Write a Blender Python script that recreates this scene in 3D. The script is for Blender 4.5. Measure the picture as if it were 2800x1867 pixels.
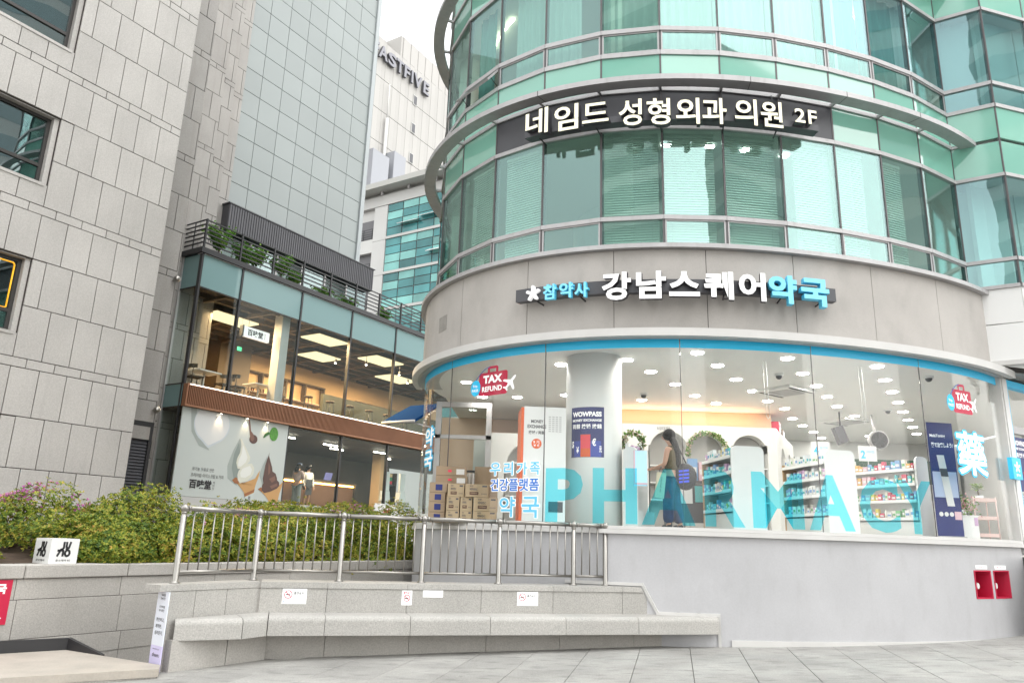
import bpy, bmesh, math, random
from mathutils import Vector, Matrix

# ------------------------------------------------------------------ camera, world, sun, exposure
scene = bpy.context.scene
for o in list(bpy.data.objects):
    bpy.data.objects.remove(o)
R_ = math.radians

cam_d = bpy.data.cameras.new('camera')
cam = bpy.data.objects.new('camera', cam_d)
scene.collection.objects.link(cam)
PITCH, ROLL = 0.25733, 0.03207
_f = Vector((0, math.cos(PITCH), math.sin(PITCH)))
_r = Vector((1, 0, 0))
_u = _r.cross(_f)
_r2 = math.cos(ROLL) * _r + math.sin(ROLL) * _u
_u2 = -math.sin(ROLL) * _r + math.cos(ROLL) * _u
cam.matrix_world = Matrix(((_r2.x, _u2.x, -_f.x, 0), (_r2.y, _u2.y, -_f.y, 0), (_r2.z, _u2.z, -_f.z, 1.5), (0, 0, 0, 1)))
cam_d.sensor_fit = 'HORIZONTAL'
cam_d.sensor_width = 36
cam_d.lens = 26.35
cam_d.clip_end = 2000
scene.camera = cam

SUN_EL, SUN_AZ = R_(54), R_(132)          # azimuth clockwise from +Y
world = bpy.data.worlds.new('World')
scene.world = world
world.use_nodes = True
wn = world.node_tree
wn.nodes.clear()
sky = wn.nodes.new('ShaderNodeTexSky')
sky.sky_type = 'NISHITA'
sky.sun_disc = False
sky.sun_elevation = SUN_EL
sky.sun_rotation = SUN_AZ
sky.air_density = 3.0
sky.dust_density = 1.0
sky.ozone_density = 1.0
hs = wn.nodes.new('ShaderNodeHueSaturation')
hs.inputs['Saturation'].default_value = 0.10
bg = wn.nodes.new('ShaderNodeBackground')
bg.inputs['Strength'].default_value = 0.15
wo = wn.nodes.new('ShaderNodeOutputWorld')
wn.links.new(sky.outputs[0], hs.inputs['Color'])
wn.links.new(hs.outputs[0], bg.inputs['Color'])
wn.links.new(bg.outputs[0], wo.inputs['Surface'])

sun_d = bpy.data.lights.new('sun', 'SUN')
sun_d.energy = 0.9
sun_d.angle = R_(110)
sun_d.color = (1.0, 0.97, 0.92)
sun = bpy.data.objects.new('sun', sun_d)
scene.collection.objects.link(sun)
_sd = Vector((math.sin(SUN_AZ) * math.cos(SUN_EL), math.cos(SUN_AZ) * math.cos(SUN_EL), math.sin(SUN_EL)))
sun.rotation_euler = _sd.to_track_quat('Z', 'Y').to_euler()
sun.location = _sd * 60

vs = scene.view_settings
vs.view_transform = 'Standard'
vs.look = 'None'
vs.exposure = 1.38
vs.gamma = 1.0
vs.use_curve_mapping = False
cy = scene.cycles
cy.use_denoising = True
cy.max_bounces = 8
cy.diffuse_bounces = 3
cy.glossy_bounces = 4
cy.transmission_bounces = 4
cy.transparent_max_bounces = 28
cy.caustics_reflective = False
cy.caustics_refractive = False
cy.sample_clamp_indirect = 4.0

rng = random.Random(7)
COL = scene.collection

# ------------------------------------------------------------------ helpers
ORG = {}


def V(*a):
    return Vector(a)


def tag(o, label=None, cat=None, group=None, kind=None):
    if label: o['label'] = label
    if cat: o['category'] = cat
    if group: o['group'] = group
    if kind: o['kind'] = kind
    return o


def thing(name, label, cat, loc=(0, 0, 0), rz=0.0, group=None, kind=None):
    """Empty at a thing's base. loc is given in the thing's own turned frame when rz is set (frame origin = world origin)."""
    o = bpy.data.objects.new(name, None)
    o.empty_display_size = 0.2
    COL.objects.link(o)
    l = Matrix.Rotation(rz, 3, 'Z') @ Vector(loc)
    o.location = l
    o.rotation_euler = (0, 0, rz)
    ORG[o.name] = Vector(loc)
    return tag(o, label, cat, group, kind)


def link(name, me, m, parent=None):
    o = bpy.data.objects.new(name, me)
    COL.objects.link(o)
    if m is not None and len(me.materials) == 0:
        me.materials.append(m)
    if parent is not None:
        o.parent = parent
        if parent.name in ORG:
            ORG[o.name] = ORG[parent.name]
    return o


def org(parent):
    return ORG.get(parent.name, Vector((0, 0, 0))) if parent is not None else Vector((0, 0, 0))


class MB:
    def __init__(s):
        s.v = []
        s.f = []
        s.m = []
        s.cm = 0
        s.sm = []
        s.smooth = False

    def add(s, vs, fs):
        n = len(s.v)
        s.v.extend(Vector(p) for p in vs)
        for f in fs:
            s.f.append([n + i for i in f])
            s.m.append(s.cm)
            s.sm.append(s.smooth)
        return s

    def box(s, x0, x1, y0, y1, z0, z1):
        return s.add([(x0, y0, z0), (x1, y0, z0), (x1, y1, z0), (x0, y1, z0), (x0, y0, z1), (x1, y0, z1), (x1, y1, z1), (x0, y1, z1)],
                     [(0, 3, 2, 1), (4, 5, 6, 7), (0, 1, 5, 4), (1, 2, 6, 5), (2, 3, 7, 6), (3, 0, 4, 7)])

    def obox(s, o, ex, ey, ez, a, b, c):
        """box from origin o with unit axes and (lo,hi) ranges"""
        ps = []
        for z in c:
            for x, y in ((a[0], b[0]), (a[1], b[0]), (a[1], b[1]), (a[0], b[1])):
                ps.append(o + ex * x + ey * y + ez * z)
        return s.add(ps, [(0, 3, 2, 1), (4, 5, 6, 7), (0, 1, 5, 4), (1, 2, 6, 5), (2, 3, 7, 6), (3, 0, 4, 7)])

    def prism(s, poly, z0, z1):
        n = len(poly)
        vs = [(x, y, z0) for x, y in poly] + [(x, y, z1) for x, y in poly]
        fs = [tuple(range(n - 1, -1, -1)), tuple(range(n, 2 * n))]
        fs += [(i, (i + 1) % n, n + (i + 1) % n, n + i) for i in range(n)]
        return s.add(vs, fs)

    def prism_y(s, poly, y0, y1):
        """polygon in x,z (counter-clockwise seen from -y), thick in y from y0 (front) to y1"""
        n = len(poly)
        vs = [(x, y0, z) for x, z in poly] + [(x, y1, z) for x, z in poly]
        fs = [tuple(range(n)), tuple(range(2 * n - 1, n - 1, -1))]
        fs += [(i, n + i, n + (i + 1) % n, (i + 1) % n) for i in range(n)]
        return s.add(vs, fs)

    def tube(s, p0, p1, r, n=10, r1=None, cap=True):
        p0, p1 = Vector(p0), Vector(p1)
        r1 = r if r1 is None else r1
        d = (p1 - p0).normalized()
        a = d.orthogonal().normalized()
        b = d.cross(a)
        vs = []
        for p, q in ((p0, r), (p1, r1)):
            for i in range(n):
                t = 2 * math.pi * i / n
                vs.append(p + (a * math.cos(t) + b * math.sin(t)) * q)
        sm = s.smooth
        s.smooth = True
        s.add(vs, [(i, (i + 1) % n, n + (i + 1) % n, n + i) for i in range(n)])
        s.smooth = sm
        if cap:
            k = len(s.v) - 2 * n
            s.f.append([k + i for i in range(n - 1, -1, -1)]); s.m.append(s.cm); s.sm.append(False)
            s.f.append([k + n + i for i in range(n)]); s.m.append(s.cm); s.sm.append(False)
        return s

    def path(s, pts, r, n=8):
        for i in range(len(pts) - 1):
            s.tube(pts[i], pts[i + 1], r, n)
        return s

    def lathe(s, c, prof, n=16):
        """prof: (radius, z) from bottom to top about vertical axis at c"""
        c = Vector(c)
        vs = []
        for r, z in prof:
            for i in range(n):
                t = 2 * math.pi * i / n
                vs.append(c + Vector((r * math.cos(t), r * math.sin(t), z)))
        fs = []
        for k in range(len(prof) - 1):
            for i in range(n):
                j = (i + 1) % n
                fs.append((k * n + i, k * n + j, (k + 1) * n + j, (k + 1) * n + i))
        sm = s.smooth
        s.smooth = True
        s.add(vs, fs)
        s.smooth = sm
        return s

    def ball(s, c, r, n=12, m=8, sz=1.0):
        prof = [(max(r * math.sin(math.pi * k / m), 1e-4), -r * sz * math.cos(math.pi * k / m)) for k in range(m + 1)]
        return s.lathe(c, prof, n)

    def mesh(s, name, off=None):
        me = bpy.data.meshes.new(name)
        off = off or Vector((0, 0, 0))
        me.from_pydata([tuple(p - off) for p in s.v], [], s.f)
        if any(s.sm):
            me.polygons.foreach_set('use_smooth', s.sm)
        if any(s.m):
            me.polygons.foreach_set('material_index', s.m)
        me.update()
        return me

    def build(s, name, m, parent=None):
        me = s.mesh(name, org(parent))
        if isinstance(m, (list, tuple)):
            for k in m: me.materials.append(k)
            m = None
        return link(name, me, m, parent)


def box_part(name, m, parent, *b):
    return MB().box(*b).build(name, m, parent)


_bev = {}


def bevel_mesh(w, d, h, bev=0.006):
    """box mesh 0..w, 0..d, 0..h with softened edges, shared by alike pieces"""
    k = (round(w, 3), round(d, 3), round(h, 3), bev)
    if k in _bev:
        return _bev[k]
    me = bpy.data.meshes.new('piece')
    bm = bmesh.new()
    bmesh.ops.create_cube(bm, size=1)
    for v in bm.verts:
        v.co = Vector(((v.co.x + .5) * w, (v.co.y + .5) * d, (v.co.z + .5) * h))
    if bev:
        bmesh.ops.bevel(bm, geom=list(bm.edges), offset=bev, segments=1, affect='EDGES')
    bm.to_mesh(me)
    bm.free()
    _bev[k] = me
    return me


def piece(name, m, parent, x, y, z, w, d, h, bev=0.006):
    me = bevel_mesh(w, d, h, bev)
    if (m.name, me.name) not in _bev:
        c = me.copy()
        c.materials.append(m)
        _bev[(m.name, me.name)] = c
    o = link(name, _bev[(m.name, me.name)], None, parent)
    o.location = Vector((x, y, z)) - org(parent)
    return o


def copy_tree(o, parent=None):
    c = o.copy()
    COL.objects.link(c)
    if parent is not None:
        c.parent = parent
    for ch in o.children:
        copy_tree(ch, c)
    return c


# ------------------------------------------------------------------ materials
MATS = {}


def _mat(name):
    m = bpy.data.materials.new(name)
    m.use_nodes = True
    nt = m.node_tree
    nt.nodes.clear()
    out = nt.nodes.new('ShaderNodeOutputMaterial')
    return m, nt, out


def lin(r, g, b):
    f = lambda c: c / 12.92 if c <= 0.04045 else ((c + 0.055) / 1.055) ** 2.4
    return (f(r / 255), f(g / 255), f(b / 255))


def pbr(name, col, rough=0.6, metal=0.0, var=0.0, vscale=2.0, speck=0.0, sscale=90.0, bump=0.0, bscale=40.0, rnd=0.0,
        spec=0.5, stain=0.0, stscale=(1, 1, .25), coat=0.0, emit=0.0, stcol=(.25, .22, .19), transl=0.0, spots=None):
    """Principled surface: big soft variation, fine speckle, streaky stains, per-object brightness change, fine bump"""
    m, nt, out = _mat(name)
    N, L = nt.nodes, nt.links
    p = N.new('ShaderNodeBsdfPrincipled')
    p.inputs['Base Color'].default_value = (*col, 1)
    p.inputs['Roughness'].default_value = rough
    p.inputs['Metallic'].default_value = metal
    p.inputs['Specular IOR Level'].default_value = spec
    p.inputs['Coat Weight'].default_value = coat
    if emit:
        p.inputs['Emission Color'].default_value = (*col, 1)
        p.inputs['Emission Strength'].default_value = emit
    L.new(p.outputs[0], out.inputs['Surface'])
    geo = None
    if var or speck or bump or stain:
        geo = N.new('ShaderNodeNewGeometry')
    cur = None

    def mul(val_socket, lo, hi, cur):
        mr = N.new('ShaderNodeMapRange')
        mr.inputs['From Min'].default_value = 0.3
        mr.inputs['From Max'].default_value = 0.7
        mr.inputs['To Min'].default_value = lo
        mr.inputs['To Max'].default_value = hi
        L.new(val_socket, mr.inputs['Value'])
        if cur is None:
            return mr.outputs[0]
        mm = N.new('ShaderNodeMath')
        mm.operation = 'MULTIPLY'
        L.new(cur, mm.inputs[0])
        L.new(mr.outputs[0], mm.inputs[1])
        return mm.outputs[0]

    def noise(scale, detail, vec=None):
        n = N.new('ShaderNodeTexNoise')
        n.inputs['Scale'].default_value = scale
        n.inputs['Detail'].default_value = detail
        L.new(vec or geo.outputs['Position'], n.inputs['Vector'])
        return n.outputs['Fac']
    if var:
        cur = mul(noise(vscale, 4), 1 - var, 1 + var, cur)
    if speck:
        cur = mul(noise(sscale, 2), 1 - speck, 1 + speck, cur)
    if rnd:
        oi = N.new('ShaderNodeObjectInfo')
        mr = N.new('ShaderNodeMapRange')
        mr.inputs['To Min'].default_value = 1 - rnd
        mr.inputs['To Max'].default_value = 1 + rnd
        L.new(oi.outputs['Random'], mr.inputs['Value'])
        if cur is None:
            cur = mr.outputs[0]
        else:
            mm = N.new('ShaderNodeMath'); mm.operation = 'MULTIPLY'
            L.new(cur, mm.inputs[0]); L.new(mr.outputs[0], mm.inputs[1]); cur = mm.outputs[0]
    colsock = None
    if cur is not None:
        vm = N.new('ShaderNodeVectorMath')
        vm.operation = 'SCALE'
        vm.inputs[0].default_value = col
        L.new(cur, vm.inputs['Scale'])
        colsock = vm.outputs[0]
    if stain:
        mp = N.new('ShaderNodeMapping')
        mp.inputs['Scale'].default_value = stscale
        L.new(geo.outputs['Position'], mp.inputs['Vector'])
        f = noise(3.0, 6, mp.outputs[0])
        mr = N.new('ShaderNodeMapRange')
        mr.inputs['From Min'].default_value = 0.52
        mr.inputs['From Max'].default_value = 0.75
        mr.inputs['To Max'].default_value = stain
        L.new(f, mr.inputs['Value'])
        mx = N.new('ShaderNodeMix')
        mx.data_type = 'RGBA'
        L.new(mr.outputs[0], mx.inputs['Factor'])
        if colsock: L.new(colsock, mx.inputs['A'])
        else: mx.inputs['A'].default_value = (*col, 1)
        mx.inputs['B'].default_value = (*stcol, 1)
        colsock = mx.outputs['Result']
    if spots:
        sc_, size_, amt_ = spots
        if geo is None: geo = N.new('ShaderNodeNewGeometry')
        vo = N.new('ShaderNodeTexVoronoi')
        vo.inputs['Scale'].default_value = sc_
        L.new(geo.outputs['Position'], vo.inputs['Vector'])
        m1 = N.new('ShaderNodeMapRange')
        m1.inputs['From Min'].default_value = size_; m1.inputs['From Max'].default_value = size_ * .55
        m1.inputs['To Min'].default_value = 0.0; m1.inputs['To Max'].default_value = amt_
        L.new(vo.outputs['Distance'], m1.inputs['Value'])
        m2 = N.new('ShaderNodeMath'); m2.operation = 'GREATER_THAN'; m2.inputs[1].default_value = .62
        sp = N.new('ShaderNodeSeparateColor'); L.new(vo.outputs['Color'], sp.inputs[0]); L.new(sp.outputs[0], m2.inputs[0])
        m3 = N.new('ShaderNodeMath'); m3.operation = 'MULTIPLY'; L.new(m1.outputs[0], m3.inputs[0]); L.new(m2.outputs[0], m3.inputs[1])
        mx2 = N.new('ShaderNodeMix'); mx2.data_type = 'RGBA'
        L.new(m3.outputs[0], mx2.inputs['Factor'])
        if colsock: L.new(colsock, mx2.inputs['A'])
        else: mx2.inputs['A'].default_value = (*col, 1)
        mx2.inputs['B'].default_value = (*stcol, 1)
        colsock = mx2.outputs['Result']
    if colsock:
        L.new(colsock, p.inputs['Base Color'])
    if bump:
        b = N.new('ShaderNodeBump')
        b.inputs['Strength'].default_value = bump
        b.inputs['Distance'].default_value = 0.01
        L.new(noise(bscale, 3), b.inputs['Height'])
        L.new(b.outputs[0], p.inputs['Normal'])
    if transl:
        t = N.new('ShaderNodeBsdfTranslucent')
        t.inputs['Color'].default_value = (*col, 1)
        ms = N.new('ShaderNodeMixShader')
        ms.inputs[0].default_value = transl
        L.new(p.outputs[0], ms.inputs[1]); L.new(t.outputs[0], ms.inputs[2]); L.new(ms.outputs[0], out.inputs['Surface'])
    MATS[name] = m
    return m


def glass(name, tint, refl=0.08, gcol=(1, 1, 1), rough=0.0, wav=0.0, opaq=0.0, ocol=(1, 1, 1), gmax=0.7):
    """see-through pane: tinted transparency plus mirror reflection that grows at grazing angles"""
    m, nt, out = _mat(name)
    N, L = nt.nodes, nt.links
    tr = N.new('ShaderNodeBsdfTransparent')
    tr.inputs['Color'].default_value = (*tint, 1)
    gl = N.new('ShaderNodeBsdfGlossy')
    gl.inputs['Color'].default_value = (*gcol, 1)
    gl.inputs['Roughness'].default_value = rough
    fr = N.new('ShaderNodeLayerWeight')
    fr.inputs['Blend'].default_value = 0.5
    pw = N.new('ShaderNodeMath'); pw.operation = 'POWER'; pw.inputs[1].default_value = 5.0
    L.new(fr.outputs['Facing'], pw.inputs[0])
    mr = N.new('ShaderNodeMapRange')
    mr.inputs['To Min'].default_value = refl
    mr.inputs['To Max'].default_value = gmax
    L.new(pw.outputs[0], mr.inputs['Value'])
    mx = N.new('ShaderNodeMixShader')
    L.new(mr.outputs[0], mx.inputs[0])
    base = tr
    if opaq:
        df = N.new('ShaderNodeBsdfDiffuse')
        df.inputs['Color'].default_value = (*ocol, 1)
        m2 = N.new('ShaderNodeMixShader')
        m2.inputs[0].default_value = opaq
        L.new(tr.outputs[0], m2.inputs[1]); L.new(df.outputs[0], m2.inputs[2])
        base = m2
    L.new(base.outputs[0], mx.inputs[1])
    L.new(gl.outputs[0], mx.inputs[2])
    L.new(mx.outputs[0], out.inputs['Surface'])
    if wav:
        geo = N.new('ShaderNodeNewGeometry')
        n = N.new('ShaderNodeTexNoise'); n.inputs['Scale'].default_value = 0.9; n.inputs['Detail'].default_value = 1
        L.new(geo.outputs['Position'], n.inputs['Vector'])
        b = N.new('ShaderNodeBump'); b.inputs['Strength'].default_value = wav; b.inputs['Distance'].default_value = 0.02
        L.new(n.outputs['Fac'], b.inputs['Height']); L.new(b.outputs[0], gl.inputs['Normal'])
    MATS[name] = m
    return m


def emis(name, col, s):
    m, nt, out = _mat(name)
    e = nt.nodes.new('ShaderNodeEmission')
    e.inputs['Color'].default_value = (*col, 1)
    e.inputs['Strength'].default_value = s
    nt.links.new(e.outputs[0], out.inputs['Surface'])
    MATS[name] = m
    return m


def leafmat(name, cols, rough=0.55, transl=0.3):
    """foliage: each leaf (mesh island) takes its own colour from the ramp"""
    m, nt, out = _mat(name)
    N, L = nt.nodes, nt.links
    geo = N.new('ShaderNodeNewGeometry')
    cr = N.new('ShaderNodeValToRGB')
    el = cr.color_ramp.elements
    while len(el) < len(cols): el.new(0.5)
    for i, (pos, c) in enumerate(cols):
        el[i].position = pos
        el[i].color = (*c, 1)
    nz = N.new('ShaderNodeTexNoise'); nz.inputs['Scale'].default_value = 2.2
    L.new(geo.outputs['Position'], nz.inputs['Vector'])
    ad = N.new('ShaderNodeMath'); ad.operation = 'MULTIPLY_ADD'
    L.new(geo.outputs['Random Per Island'], ad.inputs[0]); ad.inputs[1].default_value = 0.62
    mr = N.new('ShaderNodeMapRange'); mr.inputs['From Min'].default_value = .3; mr.inputs['From Max'].default_value = .7; mr.inputs['To Max'].default_value = .38
    L.new(nz.outputs['Fac'], mr.inputs['Value']); L.new(mr.outputs[0], ad.inputs[2])
    L.new(ad.outputs[0], cr.inputs[0])
    p = N.new('ShaderNodeBsdfPrincipled'); p.inputs['Roughness'].default_value = rough
    t = N.new('ShaderNodeBsdfTranslucent')
    L.new(cr.outputs[0], p.inputs['Base Color']); L.new(cr.outputs[0], t.inputs['Color'])
    mx = N.new('ShaderNodeMixShader'); mx.inputs[0].default_value = transl
    L.new(p.outputs[0], mx.inputs[1]); L.new(t.outputs[0], mx.inputs[2]); L.new(mx.outputs[0], out.inputs['Surface'])
    MATS[name] = m
    return m


M = {}
M['stone'] = pbr('granite_cladding', (.475, .455, .435), .75, var=.07, vscale=.9, speck=.10, sscale=40, rnd=.05, bump=.15, bscale=60, stain=.13, stscale=(3, 3, .25), stcol=(.30, .28, .265))
M['stone2'] = pbr('granite_cladding_dark', (.335, .32, .305), .8, var=.08, vscale=.9, speck=.09, sscale=40, rnd=.06, bump=.15, bscale=60, stain=.3, stscale=(2, 2, .2))  # darker base tone and stronger streaks than the main wall cladding
M['joint'] = pbr('dark_joint_gap', (.06, .05, .046), .95)  # near-black colour of the joints and the backing behind them
M['granite'] = pbr('bench_granite', (.415, .402, .378), .75, var=.06, vscale=1.5, speck=.18, sscale=65, rnd=.05, bump=.2, bscale=80)
M['granite_d'] = pbr('planter_granite', (.44, .42, .392), .8, var=.07, vscale=1.2, speck=.13, sscale=60, rnd=.05, bump=.3, bscale=70, stain=.15)
M['paver'] = pbr('paving_granite', (.325, .317, .30), .8, var=.17, vscale=1.3, speck=.14, sscale=60, rnd=.06, bump=.15, bscale=80, stain=.7, stscale=(1.1, 2.6, 1), stcol=(.16, .16, .15), spots=(2.6, .09, .55))
M['concrete'] = pbr('fascia_concrete', (.47, .445, .42), .85, var=.07, vscale=1.3, speck=.05, sscale=70, bump=.1, bscale=90, stain=.28, stscale=(.8, .8, .45), stcol=(.26, .245, .23))
M['whitewall'] = pbr('white_metal_wall', (.485, .483, .498), .5, var=.05, vscale=1.4, speck=.03, sscale=40, stain=.22, stscale=(1.8, 1.8, .6), stcol=(.34, .335, .335), spots=(1.6, .045, .55), bump=.06, bscale=4)
M['sill'] = pbr('painted_sill', (.62, .61, .595), .5, var=.04, vscale=3, stain=.15, stscale=(2, 2, 2), stcol=(.4, .38, .36))
M['alu'] = pbr('aluminium_frame', (.46, .45, .455), .45, metal=.25, var=.05, vscale=3, stain=.3, stscale=(3, 3, .8), stcol=(.27, .25, .24))
M['mull'] = pbr('dark_gasket_mullion', (.13, .12, .125), .5, metal=.2)
M['dark'] = pbr('charcoal_panel', (.075, .075, .085), .45, var=.08, vscale=2)
M['black'] = pbr('black_metal', (.025, .025, .028), .45)
M['soffit'] = pbr('soffit_paint', (.50, .49, .475), .6, var=.04, vscale=2, stain=.15)
M['steel'] = pbr('brushed_stainless', (.35, .335, .312), .35, metal=1.0, var=.06, vscale=6, bump=.02, bscale=200)
M['spandrel'] = pbr('green_spandrel_glass', (.22, .50, .40), .06, spec=.8, var=.06, vscale=.7, rnd=.07, coat=.6)
M['vis'] = glass('vision_glass', (.84, .972, .925), .13, (.64, .82, .84), wav=.22)
M['vis_b'] = glass('vision_glass_blue', (.80, .95, .94), .15, (.62, .80, .85), wav=.25)
M['shop'] = glass('shop_glass', (.985, .992, .988), .018, wav=.06, gmax=.42)
M['cafe_gl'] = glass('cafe_glass', (.90, .94, .93), .010, (.9, 1, 1), wav=.05, gmax=.3)
M['frit'] = glass('frosted_cafe_glass', (.62, .82, .82), .03, (.9, 1, 1), opaq=.75, ocol=(.27, .42, .43), gmax=.3)
M['dglass'] = glass('dark_window_glass', (.40, .52, .54), .22, (.75, .85, .85), wav=.2)
M['white'] = pbr('white_paint', (.80, .80, .79), .5)
M['ivory'] = pbr('interior_white', (.84, .84, .82), .6)
M['cyan'] = pbr('cyan_paint', lin(96, 205, 240), .4)
M['bluevinyl'] = pbr('blue_vinyl', (.03, .60, .98), .4)
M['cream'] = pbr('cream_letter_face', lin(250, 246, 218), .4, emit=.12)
M['darkside'] = pbr('letter_side', (.045, .042, .05), .5)
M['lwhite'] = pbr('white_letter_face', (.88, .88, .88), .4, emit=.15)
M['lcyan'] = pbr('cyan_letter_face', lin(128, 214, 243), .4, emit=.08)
M['red'] = pbr('crimson_paint', lin(196, 28, 68), .45)
M['navy'] = pbr('navy_print', lin(38, 48, 112), .45)
M['orange'] = pbr('orange_paint', lin(226, 92, 24), .45)
M['tile'] = pbr('pale_metal_panel', (.262, .29, .289), .4, var=.04, vscale=.4, rnd=.045, spec=.4)
M['soil'] = pbr('planter_soil', (.07, .045, .03), .95, var=.3, vscale=9, bump=.6, bscale=20)

# ------------------------------------------------------------------ lettering
TMP = bpy.data.scenes.new('workbench')      # empty scene used only to turn outlines into meshes quickly
def text_data(s, w=None, h=None, depth=0.0, bold=0.0, res=3):
    """outline lettering as (verts, faces): x 0..w, y 0..h, z 0..depth (front at depth)"""
    c = bpy.data.curves.new('txt', 'FONT')
    c.body = s
    c.size = 1
    c.offset = bold
    c.resolution_u = res
    c.extrude = 0.5 if depth else 0.0
    o = bpy.data.objects.new('txt', c)
    TMP.collection.objects.link(o)
    TMP.view_layers[0].update()
    me = bpy.data.meshes.new_from_object(o.evaluated_get(TMP.view_layers[0].depsgraph))
    vs = [v.co.copy() for v in me.vertices]
    fs = [tuple(p.vertices) for p in me.polygons]
    nz = [p.normal.z for p in me.polygons]
    bpy.data.objects.remove(o)
    bpy.data.curves.remove(c)
    bpy.data.meshes.remove(me)
    x0, x1 = min(v.x for v in vs), max(v.x for v in vs)
    y0, y1 = min(v.y for v in vs), max(v.y for v in vs)
    if w is None: w = (x1 - x0) * h / (y1 - y0)
    if h is None: h = (y1 - y0) * w / (x1 - x0)
    for v in vs:
        v.x = (v.x - x0) / (x1 - x0) * w
        v.y = (v.y - y0) / (y1 - y0) * h
        v.z = (v.z + .5) * depth if depth else 0.0
    return vs, fs, nz, w, h


def text_on(name, parent, s, o, ex, ey, ez, w, h, m, depth=0.0, bold=0.0, side=None, lift=0.0):
    """lettering on a flat face: o lower left corner, ex along, ey up, ez outward"""
    vs, fs, nz, w, h = text_data(s, w, h, depth, bold)
    o, ex, ey, ez = Vector(o), Vector(ex), Vector(ey), Vector(ez)
    b = MB()
    b.add([o + ex * v.x + ey * v.y + ez * (v.z + lift) for v in vs], fs)
    if side is not None:
        b.m = [0 if n > .9 else 1 for n in nz]
        return b.build(name, [m, side], parent)
    return b.build(name, m, parent)


# ------------------------------------------------------------------ plan of the rounded corner building
CX, CY = 4.6531, 17.4208
RG, RF, RS, RT, RL = 6.0315, 5.9206, 6.0959, 6.209, 6.32
HH = (-.07738, -.60839, -.10079, -.09836)
BASE = math.atan2(-CY, -CX)


def cp(phi, r, z=0.0):
    """point on the rounded plan: phi degrees from the street-facing axis, r nominal radius"""
    p = math.radians(phi)
    q = r + HH[0] * math.cos(2 * p) + HH[1] * math.sin(2 * p) + HH[2] * math.cos(3 * p) + HH[3] * math.sin(3 * p)
    return Vector((CX + q * math.cos(BASE + p), CY + q * math.sin(BASE + p), z))


def sweep(mb, p0, p1, prof, step=2.0, caps=True):
    """closed profile [(r,z)] (counter-clockwise seen looking towards growing phi) swept round the plan"""
    n = max(1, int(math.ceil(abs(p1 - p0) / step)))
    k = len(prof)
    vs = []
    for i in range(n + 1):
        ph = p0 + (p1 - p0) * i / n
        vs += [cp(ph, r, z) for r, z in prof]
    fs = []
    for i in range(n):
        for j in range(k):
            a, b = i * k + j, i * k + (j + 1) % k
            fs.append((a, b, b + k, a + k))
    if caps:
        fs.append(tuple(range(k - 1, -1, -1)))
        fs.append(tuple(n * k + j for j in range(k)))
    return mb.add(vs, fs)


def rprof(r0, r1, z0, z1):
    return [(r0, z0), (r0, z1), (r1, z1), (r1, z0)]


def band(name, m, parent, p0, p1, r0, r1, z0, z1, step=2.0):
    return sweep(MB(), p0, p1, rprof(r0, r1, z0, z1), step).build(name, m, parent)


def text_round(name, parent, s, p0, p1, z0, z1, r, m, depth=0.0, bold=0.0, side=None, cut=0.15, spread=0.0):
    vs, fs, nz, w, h = text_data(s, 1.0, z1 - z0, depth, bold)
    L = (cp(p1, r) - cp(p0, r)).length
    bm = bmesh.new()
    sh = [(0, 0)] if not spread else [(spread * math.cos(a * math.pi / 6), spread * math.sin(a * math.pi / 6)) for a in range(12)]
    for ci, (dx, dz) in enumerate(sh):
        bv = [bm.verts.new((v.x + dx / L, v.y + dz, v.z + .0003 * ci)) for v in vs]
        for f, n in zip(fs, nz):
            try:
                q = bm.faces.new([bv[i] for i in f])
                q.material_index = 0 if n > .9 else 1
            except ValueError:
                pass
    k = int(L / cut)
    for i in range(1, k + 1):
        x = i / (k + 1)
        bmesh.ops.bisect_plane(bm, geom=bm.verts[:] + bm.edges[:] + bm.faces[:], plane_co=(x, 0, 0), plane_no=(1, 0, 0))
    o = org(parent)
    for v in bm.verts:
        v.co = cp(p0 + (p1 - p0) * v.co.x, r + v.co.z, z0 + v.co.y) - o
    me = bpy.data.meshes.new(name)
    bm.to_mesh(me)
    bm.free()
    me.materials.append(m)
    if side is not None: me.materials.append(side)
    elif any(p.material_index for p in me.polygons):
        for p in me.polygons: p.material_index = 0
    return link(name, me, None, parent)


UP = Vector((0, 0, 1))
FV = [-85, -75, -65, -55, -45, -35.4, -25.7, -15.85, -6.0, 4.3, 15.35, 27.0, 38.55, 50.2, 62.55]
PHL = -95.0        # where the rounded part ends at the back left

tower = thing('round_corner_building', 'rounded corner building with mint green glass floors over a grey concrete band and shop window', 'building', (CX, CY, 0))
T0 = tower

# base wall with the openings for the hose boxes
for a, b_, z0, z1 in ((-70, 48.9, -.3, 1.63), (60.0, 66.9, -.3, 1.63), (48.9, 60.0, -.3, .79), (48.9, 60.0, 1.24, 1.63), (53.85, 54.55, .79, 1.24)):
    band('base_wall', M['whitewall'], tower, a, b_, RG - .30, RS - .03, z0, z1)
band('base_trim', M['sill'], tower, 2.2, 66.9, RS - .029, RS - .005, -.1, .165, 2)
band('window_sill', M['sill'], tower, -70, 67.4, RG - .22, RS + .03, 1.633, 1.70)
band('window_sill', M['sill'], tower, -70, 67.2, RG - .20, RS + .005, 1.703, 1.752)
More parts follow.
